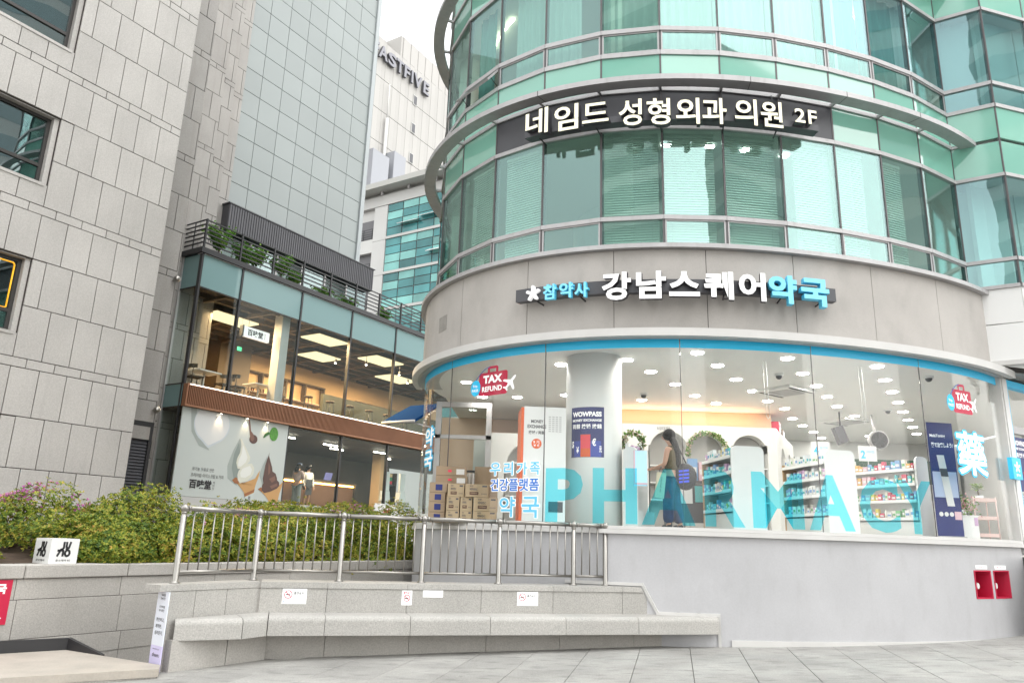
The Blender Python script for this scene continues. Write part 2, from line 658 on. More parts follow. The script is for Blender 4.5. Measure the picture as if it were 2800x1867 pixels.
# shop window panes with blue vinyl band
WJ = [-68, -43.4, -23.9, -3.9, 17.8, 41.2, 66.3]
panes = []
for i in range(6):
    p = band('shop_window_pane', M['shop'], tower, WJ[i] + .06, WJ[i + 1] - .06, RG - .012, RG, 1.754, 4.74, 1.5)
    sweep(MB(), WJ[i] + .08, WJ[i + 1] - .08, rprof(RG + .002, RG + .005, 4.585, 4.737), 1.5).build('blue_band', M['bluevinyl'], p)
    panes.append(p)
for j in WJ[1:6]:
    band('pane_joint', M['mull'], tower, j - .045, j + .045, RG - .014, RG + .003, 1.754, 4.74)
band('end_post', M['sill'], tower, 66.4, 67.3, RG - .12, RG + .07, 1.754, 4.74)
# soffit, lip, concrete fascia
band('soffit', M['soffit'], tower, -70, 67.6, RG - .3, RL - .02, 4.742, 4.80)
band('soffit_step', M['soffit'], tower, -70, 67.0, RG + .01, RG + .12, 4.728, 4.741)
band('canopy_lip', M['sill'], tower, -70, 68.0, RL - .12, RL, 4.72, 4.85)
CJ = [-70, -54, -40.35, -26.72, -13.3, .54, 15.27, 31.09, 47.2, 64.2]
for i in range(9):
    band('concrete_panel', M['concrete'], tower, CJ[i] + .05, CJ[i + 1] - .05, RT - .35, RT - .10, 4.80, 6.265)
band('joint_backing', M['joint'], tower, -70, 64.0, RT - .34, RT - .115, 4.81, 6.26)
band('parapet_trim', M['alu'], tower, -70, 64.9, RT - .4, RT + .01, 6.268, 6.345)
# repair patch left on the concrete
band('repair_patch', pbr('patched_concrete', (.31, .295, .275), .9, var=.1, vscale=6), tower, -47.8, -44.9, RT - .101, RT - .094, 5.38, 5.68)

# faceted glass floors
FN = len(FV) - 1


def facet(i):
    a, b = cp(FV[i], RF), cp(FV[i + 1], RF)
    ex = (b - a)
    L = ex.length
    ex.normalize()
    ez = Vector((ex.y, -ex.x, 0))       # outward
    return a, ex, ez, L


def fbox(i, s0, s1, d0, d1, z0, z1, mb=None):
    """box on facet i: s from the left vertex (negative s1 counts from the right), d outwards"""
    a, ex, ez, L = facet(i)
    if s1 <= 0: s1 = L + s1
    return (mb or MB()).obox(a, ex, ez, UP, (s0, s1), (d0, d1), (z0, z1))


Z2 = dict(bot=(6.346, 6.42), small=(6.42, 6.89), t1=(6.89, 6.96), tall=(6.96, 8.63), t2=(8.63, 8.70), sp=(8.70, 9.39), t3=(9.39, 9.46), sp2=(9.46, 10.14), t4=(10.14, 10.22),
          small3=(10.22, 10.65), t5=(10.65, 10.73), tall3=(10.73, 12.40), t6=(12.40, 12.47), sp3=(12.47, 13.16), t7=(13.16, 13.23), sp4=(13.23, 13.91), t8=(13.91, 13.99), small4=(13.99, 14.42), t9=(14.42, 14.5), tall4=(14.5, 16.1), top=(16.1, 16.6))
DARKP = (5, 6, 7, 8, 9, 10)           # facets with the charcoal sign panel (phi -35 .. 27)
OPEN3 = 4
for i in range(FN):
    for k in ('bot', 't1', 't2', 't3', 't4', 't5', 't6', 't7', 't8', 't9', 'top'):
        z0, z1 = Z2[k]
        fbox(i, 0.0, -.0001, -.05, .035 + .001 * (i % 2), z0 - .004, z1 + .004).build('transom', M['alu'], tower)
    for k in ('sp', 'sp2', 'sp3', 'sp4'):
        z0, z1 = Z2[k]
        mm = M['dark'] if (k == 'sp' and i in DARKP) else M['spandrel']
        fbox(i, .016, -.016, -.03, .004, z0 + .003, z1 - .003).build('spandrel_panel', mm, tower)
    for k in ('tall', 'tall3', 'tall4'):
        z0, z1 = Z2[k]
        fbox(i, .016, -.016, -.012, .0, z0 + .003, z1 - .003).build('window_pane', M['vis_b'] if (k == 'tall3' and i >= 11) else M['vis'], tower)
    for k in ('small', 'small3', 'small4'):
        z0, z1 = Z2[k]
        if k == 'small3' and i == OPEN3:
            continue
        w = fbox(i, .016, -.016, -.012, .0, z0 + .003, z1 - .003).build('vent_window', M['vis'], tower)
        if not (k == 'small' and i in (7, 10)):
            a, ex, ez, L = facet(i)
            fr = MB()
            for (s0, s1, q0, q1) in ((.02, L - .02, z0 + .004, z0 + .03), (.02, L - .02, z1 - .03, z1 - .004), (.02, .045, z0 + .03, z1 - .03), (L - .045, L - .02, z0 + .03, z1 - .03)):
                fr.obox(a, ex, ez, UP, (s0, s1), (.001, .014), (q0, q1))
            fr.build('sash', M['alu'], w)
for i in range(FN + 1):
    p = cp(FV[i], RF)
    d = (p - Vector((CX, CY, 0))).normalized()
    t = Vector((-d.y, d.x, 0))
    MB().obox(p, t, d, UP, (-.016, .016), (-.08, .012), (6.36, 16.6)).build('mullion', M['mull'], tower)
# one top-hung vent pushed open on the third floor
a, ex, ez, L = facet(OPEN3)
z0, z1 = Z2['small3']
hz = a + UP * (z1 - .01)
dn = (ez * math.sin(R_(38)) - UP * math.cos(R_(38)))
nn = (ez * math.cos(R_(38)) + UP * math.sin(R_(38)))
w = MB().obox(hz, ex, nn, dn, (.03, L - .03), (0, .012), (0.02, .43)).build('vent_window', M['vis'], tower)
fr = MB()
for (s0, s1, q0, q1) in ((.02, L - .02, 0, .03), (.02, L - .02, .41, .44), (.02, .05, .03, .41), (L - .05, L - .02, .03, .41)):
    fr.obox(hz, ex, nn, dn, (s0, s1), (-.02, .02), (q0, q1))
fr.build('sash', M['alu'], w)
for s in (.06, L - .06):
    MB().tube(a + ex * s + UP * (z0 + .05), hz + ex * s + dn * .3, .008, 6).build('stay_arm', M['black'], w)

# sun-shade rings with their brackets
for zr, pe in ((9.37, 64.0), (13.14, 64.0)):
    rg = sweep(MB(), -80, pe, [(RF + .16, zr), (RF + .16, zr + .10), (RF + .42, zr + .10), (RF + .42, zr)], 2.5).build('shade_ring', M['alu'], tower)
    for i in range(1, FN + 1):
        p = cp(FV[i], RF)
        d = (p - Vector((CX, CY, 0))).normalized()
        t = Vector((-d.y, d.x, 0))
        MB().obox(p, t, d, UP, (-.025, .025), (.0, .20), (zr + .02, zr + .07)).build('bracket', M['alu'], rg)
    for ph in (-24.5, 9, 27.5, 45):
        band('joint', M['mull'], rg, ph - .06, ph + .06, RF + .159, RF + .422, zr - .002, zr + .102)

# floor slabs, ceilings and inner walls of the office floors
def plan_poly(r, p0=-92, p1=70, back=((13.5, 17.0), (14.0, 24.5), (-1.3, 24.5))):
    n = int((p1 - p0) / 4)
    return [tuple(cp(p0 + (p1 - p0) * i / n, r)[:2]) for i in range(n + 1)] + [tuple(b) for b in back]


M['ceil2'] = pbr('office_ceiling', (.70, .72, .70), .7)
for z0, z1 in ((6.10, 6.33), (8.75, 9.9), (12.52, 13.8), (16.2, 16.55)):
    MB().prism(plan_poly(RF - .15), z0, z1).build('floor_slab', M['ceil2'], tower)
M['iwall'] = pbr('office_inner_wall', (.74, .77, .75), .7, var=.1, vscale=.6)
band('inner_wall', M['iwall'], tower, -90, 66, RF - 3.3, RF - 3.2, 6.33, 8.75, 6)
band('inner_wall', M['iwall'], tower, -90, 66, RF - 3.3, RF - 3.2, 9.9, 12.52, 6)
band('inner_wall', M['iwall'], tower, -90, 66, RF - 3.3, RF - 3.2, 13.8, 16.2, 6)
for ph in (-60, -15, 32):
    MB().tube(cp(ph, RF - .55, 6.33), cp(ph, RF - .55, 16.3), .28, 16).build('column', M['ivory'], tower)
M['back'] = pbr('rear_facade', (.30, .33, .32), .8, var=.1, vscale=.4)
MB().box(-1.35, 14.0, 24.5, 24.8, 0, 16.6).build('rear_wall', M['back'], tower)

# window furnishings: venetian blinds on the second floor, curtains on the third
M['blind'] = pbr('blind_slat', (.76, .79, .77), .6)
M['curtain'] = pbr('sheer_curtain', (.66, .72, .72), .8, transl=.3)
M['curtain_g'] = pbr('green_curtain', (.16, .34, .32), .8, transl=.2)
BL = {3: (1.0, 1), 4: (1.0, .82), 5: (1.0, .86), 6: (0, 0), 7: (1.0, .96), 8: (1.0, .9), 9: (1.0, .96), 10: (1.0, .75), 11: (1.0, .72), 12: (1.0, .62), 13: (0, 0)}
BLN = {3: 'leftmost at the round edge', 4: 'second from the left edge', 5: 'third from the left edge under the sign end', 7: 'under the middle of the clinic sign',
       8: 'just right of the middle of the clinic sign', 9: 'under the right half of the clinic sign', 10: 'under the 2F end of the sign', 11: 'first to the right of the clinic sign', 12: 'last before the inner corner'}
for i, (full, wd) in BL.items():
    if not full: continue
    a, ex, ez, L = facet(i)
    t = thing('venetian_blind', 'pale venetian blind in second floor window, ' + BLN[i], 'blind', tuple(a + ex * L * .5 - ez * .16 + UP * 6.45), 0, 'venetian blinds in the second floor windows')
    s0, s1 = (L * (1 - wd) + .03, L - .04) if i in (4, 5, 10) else (.05, L * wd - .03)
    sl = MB()
    z = 8.52
    tl = R_(58)
    u_ = -ez * math.cos(tl) + UP * math.sin(tl)
    v_ = u_.cross(ex)
    while z > 6.47:
        sl.obox(a - ez * .14 + UP * z, ex, u_, v_, (s0, s1), (-.025, .025), (-.001, .001))
        z -= .048
    sl.build('slats', M['blind'], t)
    MB().obox(a - ez * .14, ex, ez, UP, (s0, s1), (-.025, .025), (8.55, 8.60)).build('head_rail', M['white'], t)
    for s in (s0 + .12, s1 - .12):
        MB().tube(a - ez * .135 + ex * s + UP * 6.46, a - ez * .135 + ex * s + UP * 8.55, .003, 4).build('cord', M['white'], t)


def wavy(a, ex, ez, s0, s1, z0, z1, amp, wl, d):
    b = MB()
    b.smooth = True
    n = int((s1 - s0) / .025)
    top, bot = [], []
    for k in range(n + 1):
        s = s0 + (s1 - s0) * k / n
        off = amp * math.sin(2 * math.pi * s / wl + 1.3 * math.sin(s * 3.1))
        p = a + ex * s - ez * (d + off)
        bot.append(p + UP * z0); top.append(p + UP * z1)
    for off in (0, -.006):
        vs = [p + ez * off for p in bot] + [p + ez * off for p in top]
        b.add(vs, [(k, k + 1, n + 2 + k, n + 1 + k) if off == 0 else (n + 1 + k, n + 2 + k, k + 1, k) for k in range(n)])
    return b


CN = {4: 'left edge beside the strip light', 5: 'above the open vent', 6: 'fourth window from the left', 7: 'fifth window from the left', 8: 'above the middle of the ring', 9: 'window right of the middle', 10: 'above the right end of the sign',
      11: 'first dark green one at right', 12: 'second dark green one at right', 13: 'narrow window at the inner corner'}
for i in range(4, 14):
    a, ex, ez, L = facet(i)
    g = i in (4, 11, 12)
    t = thing('window_curtain', ('dark green' if g else 'pale sheer') + ' pleated curtain behind third floor glass, ' + CN[i], 'curtain', tuple(a + ex * L * .5 - ez * .25 + UP * 9.95), 0, 'curtains in the third floor windows')
    wavy(a, ex, ez, .03 if i != 5 else .25, L - (.03 if i not in (4, 6, 13) else L * .42), 10.0, 12.45, .03, .17 if not g else .24, .25).build('drape', M['curtain_g'] if g else M['curtain'], t)
    MB().tube(a - ez * .25 + ex * .03 + UP * 12.48, a - ez * .25 + ex * (L - .03) + UP * 12.48, .012, 8).build('rail', M['white'], t)
# strip lights under the third floor ceiling, seen through the glass
M['strip'] = emis('warm_strip_light', (1, .86, .62), 5)
for (p0, r0, p1, r1, lab) in ((-52, RF - .9, -40, RF - .75, 'curved warm strip light under third floor ceiling at the left edge'), (-38, RF - .8, -30, RF - 1.2, 'warm strip light under third floor ceiling beside pale curtain'), (40, RF - .7, 50, RF - .9, 'warm strip light under third floor ceiling at the right')):
    pts = [cp(p0 + (p1 - p0) * k / 6, r0 + (r1 - r0) * k / 6, 12.46) for k in range(7)]
    tag(MB().path(pts, .018, 6).build('strip_light', M['strip'], None), lab, 'light')

# round lamps in the second floor ceiling
M['dl2'] = emis('office_lamp_lens', (1, .98, .94), 9)
k = 0
for ph in (-9, 0, 8, 18):
    for rr_o in (.8,):
        p = cp(ph + rr_o * 3, RF - rr_o, 8.745)
        t = thing('office_lamp', 'round lamp lit in the second floor ceiling behind the blinds', 'lamp', tuple(p), 0, 'round lamps of the second floor')
        MB().tube(p + UP * -.02, p + UP * -.006, .09, 14).build('lens', M['dl2'], t)
        MB().lathe(p, [(.092, -.006), (.11, -.014), (.12, -.001)], 14).build('trim', M['white'], t)
# ------------------------------------------------------------------ clinic sign on the second floor
def round_sign(name, label, org_phi):
    return thing(name, label, 'sign', tuple(cp(org_phi, RF + .2, 5.4 if 'phar' in name else 8.6)))


cs = round_sign('clinic_sign', 'cream raised letter sign on a dark bar above second floor windows', -3)
sweep(MB(), -26.9, 21.3, [(RF + .16, 8.60), (RF + .16, 8.72), (RF + .36, 8.72), (RF + .36, 8.60)], 2.5).build('bar', M['dark'], cs)
for ph in (-25.0, -15.8, -6, 4.3, 13.8):
    MB().tube(cp(ph, RF + .02, 8.55), cp(ph, RF + .28, 8.62), .014, 6).build('bracket', M['black'], cs)
    MB().tube(cp(ph, RF + .04, 9.40), cp(ph, RF + .3, 8.72), .008, 6).build('hanger', M['black'], cs)
for ch, p0, p1, z0, z1 in (('네', -26.0, -22.3, 8.54, 9.05), ('임', -21.3, -17.6, 8.50, 9.00), ('드', -17.0, -13.1, 8.57, 8.95), ('성', -11.6, -8.2, 8.44, 8.95), ('형', -7.5, -4.0, 8.43, 8.94), ('외', -3.2, .4, 8.44, 8.94),
                           ('과', .8, 4.6, 8.45, 8.95), ('의', 5.9, 9.6, 8.47, 8.97), ('원', 10.2, 14.0, 8.47, 8.97), ('2', 16.2, 18.1, 8.63, 8.90), ('F', 18.7, 20.3, 8.63, 8.90)):
    text_round('letter', cs, ch, p0, p1, z0, z1, RF + .37, M['cream'], .12, .018, M['darkside'], cut=.3)

ps = round_sign('pharmacy_sign', 'white and cyan raised letter sign on dark bar across the concrete band', -3)
sweep(MB(), -27.2, 21.6, [(RT + .0, 5.44), (RT + .0, 5.66), (RT + .13, 5.66), (RT + .13, 5.44)], 2.5).build('bar', M['dark'], ps)
for ph in (-24, -17.5, -8, 3, 12, 19):
    MB().tube(cp(ph, RT - .11, 5.40), cp(ph, RT + .07, 5.42), .014, 6).build('bracket', M['black'], ps)
# five-petal emblem
em = MB()
c0 = cp(-24.1, RT + .15, 5.535)
d = (c0 - Vector((CX, CY, c0.z))); d.z = 0; d.normalize()
tx = Vector((-d.y, d.x, 0))
for k in range(5):
    an = math.pi / 2 + k * 2 * math.pi / 5
    r_ = tx * math.cos(an) + UP * math.sin(an)
    s_ = -tx * math.sin(an) + UP * math.cos(an)
    em.obox(c0, r_, d, s_, (.01, .115), (0, .06), (-.026, .026))
    em.tube(c0 + r_ * .115, c0 + r_ * .115 + d * .06, .026, 12)
em.tube(c0, c0 + d * .062, .035, 12)
em.build('emblem', M['lwhite'], ps)
for ch, p0, p1, z0, z1 in (('참', -22.5, -20.5, 5.39, 5.66), ('약', -20.1, -18.1, 5.39, 5.66), ('사', -17.9, -16.0, 5.38, 5.64)):
    text_round('letter', ps, ch, p0, p1, z0, z1, RT + .135, M['lcyan'], .07, .03, M['cyan'], cut=.3)
for ch, p0, p1, z0, z1 in (('강', -14.0, -10.0, 5.29, 5.77), ('남', -9.3, -5.2, 5.30, 5.77), ('스', -4.8, -.5, 5.34, 5.76), ('퀘', .1, 4.4, 5.30, 5.77), ('어', 5.2, 9.3, 5.30, 5.78)):
    text_round('letter', ps, ch, p0, p1, z0, z1, RT + .135, M['lwhite'], .09, .035, M['darkside'], cut=.3)
for ch, p0, p1, z0, z1 in (('약', 9.7, 14.2, 5.28, 5.76), ('국', 14.9, 19.7, 5.28, 5.75)):
    text_round('letter', ps, ch, p0, p1, z0, z1, RT + .135, M['lcyan'], .12, .04, M['cyan'], cut=.3)

# ------------------------------------------------------------------ vinyl lettering on the shop glass
M['vinyl'] = glass('cyan_translucent_vinyl', (.28, .86, .965), .01, opaq=.06, ocol=(.16, .78, 1.0))
M['vin_blue'] = pbr('blue_letter_vinyl', lin(38, 120, 214), .4)
M['vin_cy'] = pbr('cyan_letter_vinyl', lin(110, 205, 245), .4)
for ch, p0, p1, pi in (('P', -23.5, -18.0, 2), ('H', -16.6, -10.4, 2), ('A', -9.8, -2.3, 2), ('R', -.9, 5.0, 3), ('M', 6.2, 14.6, 3), ('A', 15.4, 23.8, 4), ('C', 25.0, 33.2, 4), ('Y', 32.9, 41.0, 4)):
    text_round('letter', panes[pi], ch, p0, p1, 1.78, 2.635, RG + .004, M['vinyl'], 0, .035, cut=.1)
for s, p0, p1, z0, z1, mo in (('우', -33.0, -31.0, 2.53, 2.75, 'vin_cy'), ('리', -30.4, -28.8, 2.53, 2.75, 'vin_cy'), ('가', -28.2, -26.4, 2.53, 2.74, 'vin_cy'), ('족', -26.0, -24.4, 2.53, 2.74, 'vin_cy'),
                           ('건강플랫폼', -32.8, -24.5, 2.27, 2.475, 'vin_blue'), ('약', -31.0, -28.3, 1.85, 2.18, 'vin_cy'), ('국', -27.2, -24.4, 1.84, 2.18, 'vin_cy')):
    text_round('letter_outline', panes[1], s, p0, p1, z0, z1, RG + .003, M['lwhite'], 0, .02, cut=.3, spread=.013)
    text_round('letter', panes[1], s, p0, p1, z0, z1, RG + .010, M[mo], 0, .02, cut=.3)
text_round('letter_outline', panes[5], '藥', 49.0, 57.6, 2.82, 3.55, RG + .003, M['bluevinyl'], 0, 0, cut=.3, spread=.045)
text_round('letter', panes[5], '藥', 49.0, 57.6, 2.82, 3.55, RG + .010, M['lwhite'], 0, 0, cut=.3, spread=.014)
for s, z0, z1 in (('약', 3.17, 3.59), ('국', 2.72, 3.14)):
    text_round('letter_outline', panes[0], s, -54.0, -49.1, z0 + .03, z1 - .03, RG + .003, M['bluevinyl'], 0, .02, cut=.3, spread=.035)
    text_round('letter', panes[0], s, -54.0, -49.1, z0 + .03, z1 - .03, RG + .010, M['lwhite'], 0, .02, cut=.3)


def tax_sticker(pane, pc, zc, sgn):
    """red suitcase sticker: pc, zc centre of the case"""
    k = 57.3 / RG
    def arc(p):
        return k * p
    def poly(pts, r, name, m, parent):
        b = MB()
        vs = [cp(pc + arc(x), r, zc + y) for x, y in pts] + [cp(pc + arc(x), r + .002, zc + y) for x, y in pts]
        n = len(pts)
        b.add(vs, [tuple(range(n - 1, -1, -1)), tuple(range(n, 2 * n))] + [(i, (i + 1) % n, n + (i + 1) % n, n + i) for i in range(n)])
        return b.build(name, m, parent)
    def rr(w, h, r, n=5):
        out = []
        for cx, cy_, a0 in ((w / 2 - r, h / 2 - r, 0), (-w / 2 + r, h / 2 - r, 90), (-w / 2 + r, -h / 2 + r, 180), (w / 2 - r, -h / 2 + r, 270)):
            for i in range(n):
                a = R_(a0 + 90 * i / (n - 1))
                out.append((cx + r * math.cos(a), cy_ + r * math.sin(a)))
        return out
    st = poly(rr(.60, .42, .04), RG + .003, 'sticker', M['red'], pane)
    hd = [(-.11, .205), (-.11, .29), (-.085, .315), (.085, .315), (.11, .29), (.11, .205), (.065, .205), (.065, .27), (-.065, .27), (-.065, .205)]
    poly([(x + .0, y) for x, y in hd], RG + .003, 'handle', M['red'], st)
    tg = [(.115 * math.cos(R_(a)), .145 * math.sin(R_(a))) for a in range(0, 360, 20)]
    poly([(x - .375, y - .045) for x, y in tg], RG + .007, 'tag', M['bluevinyl'], st)
    pl0 = [(0, .17), (.022, .13), (.022, .045), (.14, -.035), (.14, -.07), (.022, -.03), (.016, -.11), (.055, -.14), (.055, -.165), (0, -.148), (-.055, -.165), (-.055, -.14), (-.016, -.11), (-.022, -.03), (-.14, -.07), (-.14, -.035), (-.022, .045), (-.022, .13)]
    pl = [(.36 + (x * .76 + y * .65) * .95, -.02 + (-x * .65 + y * .76) * .95) for x, y in reversed(pl0)]
    poly(pl, RG + .008, 'plane', M['lwhite'], st)
    text_round('letters', st, 'TAX', pc + arc(-.20), pc + arc(.20), zc + .01, zc + .155, RG + .009, M['lwhite'], 0, .05, cut=.2)
    text_round('letters', st, 'REFUND', pc + arc(-.22), pc + arc(.20), zc - .14, zc - .045, RG + .009, M['lwhite'], 0, .03, cut=.2)
    text_round('letters', st, 'Trip.', pc + arc(-.44), pc + arc(-.32), zc - .045, zc + .015, RG + .012, M['lwhite'], 0, .02, cut=.2)
    text_round('letters', st, 'PASS', pc + arc(-.455), pc + arc(-.305), zc - .115, zc - .065, RG + .012, M['lwhite'], 0, .02, cut=.2)
    ln = [cp(pc + arc(-.36 + .30 * t), RG + .010, zc + .10 + .20 * math.sin(t * 1.6)) for t in [i / 8 for i in range(9)]]
    MB().path(ln, .006, 5).build('tag_string', M['vin_blue'], st)


tax_sticker(panes[1], -33.2, 4.14, 1)
tax_sticker(panes[5], 52.3, 4.09, 1)

# ------------------------------------------------------------------ hose boxes set into the base wall
for nm, p0, p1, lab in (('a', 49.0, 53.8, 'left red recessed hose connection box in white wall'), ('b', 54.6, 59.9, 'right red recessed hose connection box in white wall')):
    t = thing('hose_connection_box', lab, 'hose box', tuple(cp((p0 + p1) / 2, RS - .03, .79)), 0, 'red hose boxes in the white wall')
    b = MB()
    D0, D1 = RS - .30, RS - .025
    sweep(b, p0, p1, rprof(D0 - .02, D0, .79, 1.24), 2)
    sweep(b, p0, p0 + .25, rprof(D0, D1, .79, 1.24), 2)
    sweep(b, p1 - .25, p1, rprof(D0, D1, .79, 1.24), 2)
    sweep(b, p0 + .25, p1 - .25, rprof(D0, D1, .79, .81), 2)
    sweep(b, p0 + .25, p1 - .25, rprof(D0, D1, 1.22, 1.24), 2)
    b.build('casing', M['red'], t)
    c = cp(p0 + 1.7, D0, .99)
    d = (cp(p0 + 1.7, D0 + 1, .99) - c).normalized()
    b = MB()
    b.tube(c, c + d * .16, .045, 14)
    b.tube(c + d * .16, c + d * .21, .055, 14)
    b.build('coupling', M['steel'], t)
    MB().tube(c + d * .21, c + d * .22, .047, 14).build('cap', M['white'], t)
    band('notice', M['lwhite'], t, p0 + .6, p1 - 1.0, RS - .029, RS - .024, 1.26, 1.32)
    text_round('notice_text', t, '연결송수구' if nm == 'a' else '송수구', p0 + 1.0, p1 - 1.4, 1.277, 1.303, RS - .022, M['red'], 0, 0, cut=.3)

# ------------------------------------------------------------------ right wing next to the round part
IC = cp(62.55, RF)
E1 = Vector((math.sin(R_(121.5)), math.cos(R_(121.5)), 0))
E2 = Vector((math.sin(R_(74)), math.cos(R_(74)), 0))
N1 = Vector((E1.y, -E1.x, 0))
N2 = Vector((E2.y, -E2.x, 0))
W1 = IC + E1 * .84
wing = thing('office_wing', 'angled green glass wing with white panels at the right edge', 'building', tuple(IC))
W2L = 2.4
for (o_, ex, ez, L, seg) in ((IC, E1, N1, .84, [.0, .84]), (W1, E2, N2, W2L, [0, 1.15, 2.4])):
    for s0, s1 in zip(seg, seg[1:]):
        for k in ('t1', 't2', 't4', 't5', 't6', 't8', 't9'):
            z0, z1 = Z2[k]
            MB().obox(o_, ex, ez, UP, (s0, s1), (-.05, .034), (z0, z1)).build('transom', M['alu'], wing)
        for k in ('sp', 'sp2', 'sp3', 'sp4'):
            z0, z1 = Z2[k]
            MB().obox(o_, ex, ez, UP, (s0 + .015, s1 - .015), (-.03, .004), (z0 + .004, z1 - .004)).build('spandrel_panel', M['spandrel'], wing)
        for k in ('tall', 'tall3', 'tall4', 'small', 'small3', 'small4'):
            z0, z1 = Z2[k]
            MB().obox(o_, ex, ez, UP, (s0 + .015, s1 - .015), (-.012, 0), (z0 + .004, z1 - .004)).build('window_pane', M['vis_b'], wing)
        MB().obox(o_, ex, ez, UP, (s0 + .01, s1 - .01), (-.06, .03), (6.36, 6.43)).build('transom', M['alu'], wing)
        for z0, z1 in ((4.97, 5.665), (5.685, 6.355)):
            MB().obox(o_, ex, ez, UP, (s0 + .012, s1 - .012), (-.04, .0), (z0, z1)).build('white_panel', M['white'], wing)
        MB().obox(o_, ex, ez, UP, (s0 + .02, s1 - .02), (-.9, -.8), (6.35, 16.5)).build('inner_partition', M['iwall'], wing)
        MB().obox(o_, ex, ez, UP, (s0 + .02, s1 - .02), (-.30, -.28), (10.0, 12.4)).build('roller_screen', M['curtain'], wing)
    for s in seg:
        MB().obox(o_, ex, ez, UP, (s - .014, s + .014), (-.06, .012), (6.43, 16.5)).build('mullion', M['mull'], wing)
    MB().obox(o_, ex, ez, UP, (.0, L), (-.1, .06), (4.88, 4.965)).build('edge_trim', M['sill'], wing)
for z0, z1 in ((8.78, 9.85), (12.55, 13.75)):
    MB().prism([tuple((IC - N1 * .1 + E1 * .1)[:2]), tuple((W1 - N2 * .1 - N1 * .05)[:2]), tuple((W1 + E2 * 2.3 - N2 * .1)[:2]), tuple((W1 + E2 * 2.3 - N2 * 1.5)[:2])], z0, z1).build('floor_slab', M['ceil2'], wing)
# slatted soffit over the entrance
sf = MB()
for k in range(26):
    sf.obox(IC - E1 * .25 + UP * 4.86, E2, -N2, UP, (-.3, 4.2), (k * .12 - .15, k * .12 + .10 - .15), (0, .02))
sf.build('soffit_slats', M['soffit'], wing)
MB().obox(IC - E1 * .2 + UP * 4.885, E2, -N2, UP, (-.4, 4.2), (-.3, 3.0), (.0, .03)).build('soffit_backing', M['joint'], wing)

# entrance beside the shop window: white post, blue framed glass
EP = cp(67.6, RG + .02)
ent = thing('shop_entrance', 'blue edged glass entrance beside the shop window at the right edge', 'entrance', tuple(EP))
EX = Vector((math.sin(R_(58)), math.cos(R_(58)), 0))
EN = Vector((EX.y, -EX.x, 0))
MB().obox(EP, EX, EN, UP, (0, .16), (-.1, .06), (1.5, 4.74)).build('post', M['white'], ent)
MB().obox(EP, EX, EN, UP, (.162, .20), (-.08, .05), (1.5, 4.60)).build('blue_jamb', M['bluevinyl'], ent)
MB().obox(EP, EX, EN, UP, (.162, 3.2), (-.08, .051), (4.602, 4.73)).build('blue_head', M['bluevinyl'], ent)
MB().obox(EP, EX, EN, UP, (.21, 3.2), (-.03, -.018), (1.76, 4.60)).build('glass', M['shop'], ent)
MB().obox(EP, EX, EN, UP, (.205, 3.2), (-.07, .03), (3.72, 3.86)).build('transom', M['alu'], ent)
MB().obox(EP, EX, EN, UP, (.75, .80), (-.07, .03), (1.76, 3.72)).build('jamb', M['alu'], ent)
pp = MB().obox(EP, EX, EN, UP, (.24, .74), (-.016, -.012), (2.65, 3.66)).build('poster', M['navy'], ent)
text_on('poster_text', pp, 'WOWPASS', EP + EX * .28 + UP * 3.50, EX, UP, EN, .42, .10, M['lwhite'], bold=.04, lift=-.010)
text_on('poster_text', pp, 'MONEY EXCHANGE', EP + EX * .28 + UP * 3.42, EX, UP, EN, .42, .05, M['lwhite'], bold=.03, lift=-.010)
text_on('poster_text', pp, '両替 换钱 換錢', EP + EX * .28 + UP * 3.28, EX, UP, EN, .42, .09, M['lwhite'], bold=.02, lift=-.010)
MB().obox(EP, EX, EN, UP, (.5, .66), (-.011, -.009), (2.68, 3.02)).build('poster_card', M['orange'], pp)
# small projecting cyan sign
sg = thing('projecting_sign', 'small cyan square sign with white flower on the window post', 'sign', tuple(EP + UP * 2.85))
MB().obox(EP, EX, EN, UP, (-.26, .06), (.08, .16), (2.83, 3.22)).build('box', M['bluevinyl'], sg)
MB().obox(EP, EX, EN, UP, (-.02, .02), (.0, .08), (3.0, 3.05)).build('arm', M['alu'], sg)
b = MB()
c0 = EP + EX * -.10 + EN * .162 + UP * 3.05
for k in range(5):
    an = math.pi / 2 + k * 2 * math.pi / 5
    r_ = EX * math.cos(an) + UP * math.sin(an)
    s_ = -EX * math.sin(an) + UP * math.cos(an)
    b.obox(c0, r_, EN, s_, (.0, .10), (0, .004 + .0004 * k), (-.018, .018))
b.build('emblem', M['lwhite'], sg)
text_on('sign_text', sg, '참약사', EP + EX * -.17 + EN * .162 + UP * 2.88, EX, UP, EN, .15, .05, M['lwhite'], bold=.03, lift=.002)
# hand rail and wire stub of the entrance steps
hr = thing('entrance_handrail', 'stainless handrail with wires rising at the right edge', 'handrail', (9.5, 12.9, .2))
for k in range(4):
    MB().tube((9.15 - .02 * k, 12.95, 2.28 - .28 * k), (9.9, 12.75, 2.13 - .28 * k), .024 if k == 0 else .007, 8).build('rail' if k == 0 else 'wire', M['steel'], hr)
MB().tube((9.62, 12.83, .2), (9.62, 12.83, 2.18), .024, 10).build('post', M['steel'], hr)
piece('step', M['paver'], hr, 9.3, 12.6, .17, 1.2, 1.4, 1.3, .01)

# ------------------------------------------------------------------ ground and paving
GS = .0215


def gz_(x):
    return GS * x


M['ground'] = pbr('paving_joint_mortar', (.23, .222, .21), .95, var=.1, vscale=2)
from mathutils.geometry import tessellate_polygon
GA = R_(58.5)


def gw(u, c, z=0.0):
    return Matrix.Rotation(GA, 3, 'Z') @ Vector((u, c, z))


def gzz(x):
    return max(-1.2, min(1.2, x * GS)) - .012


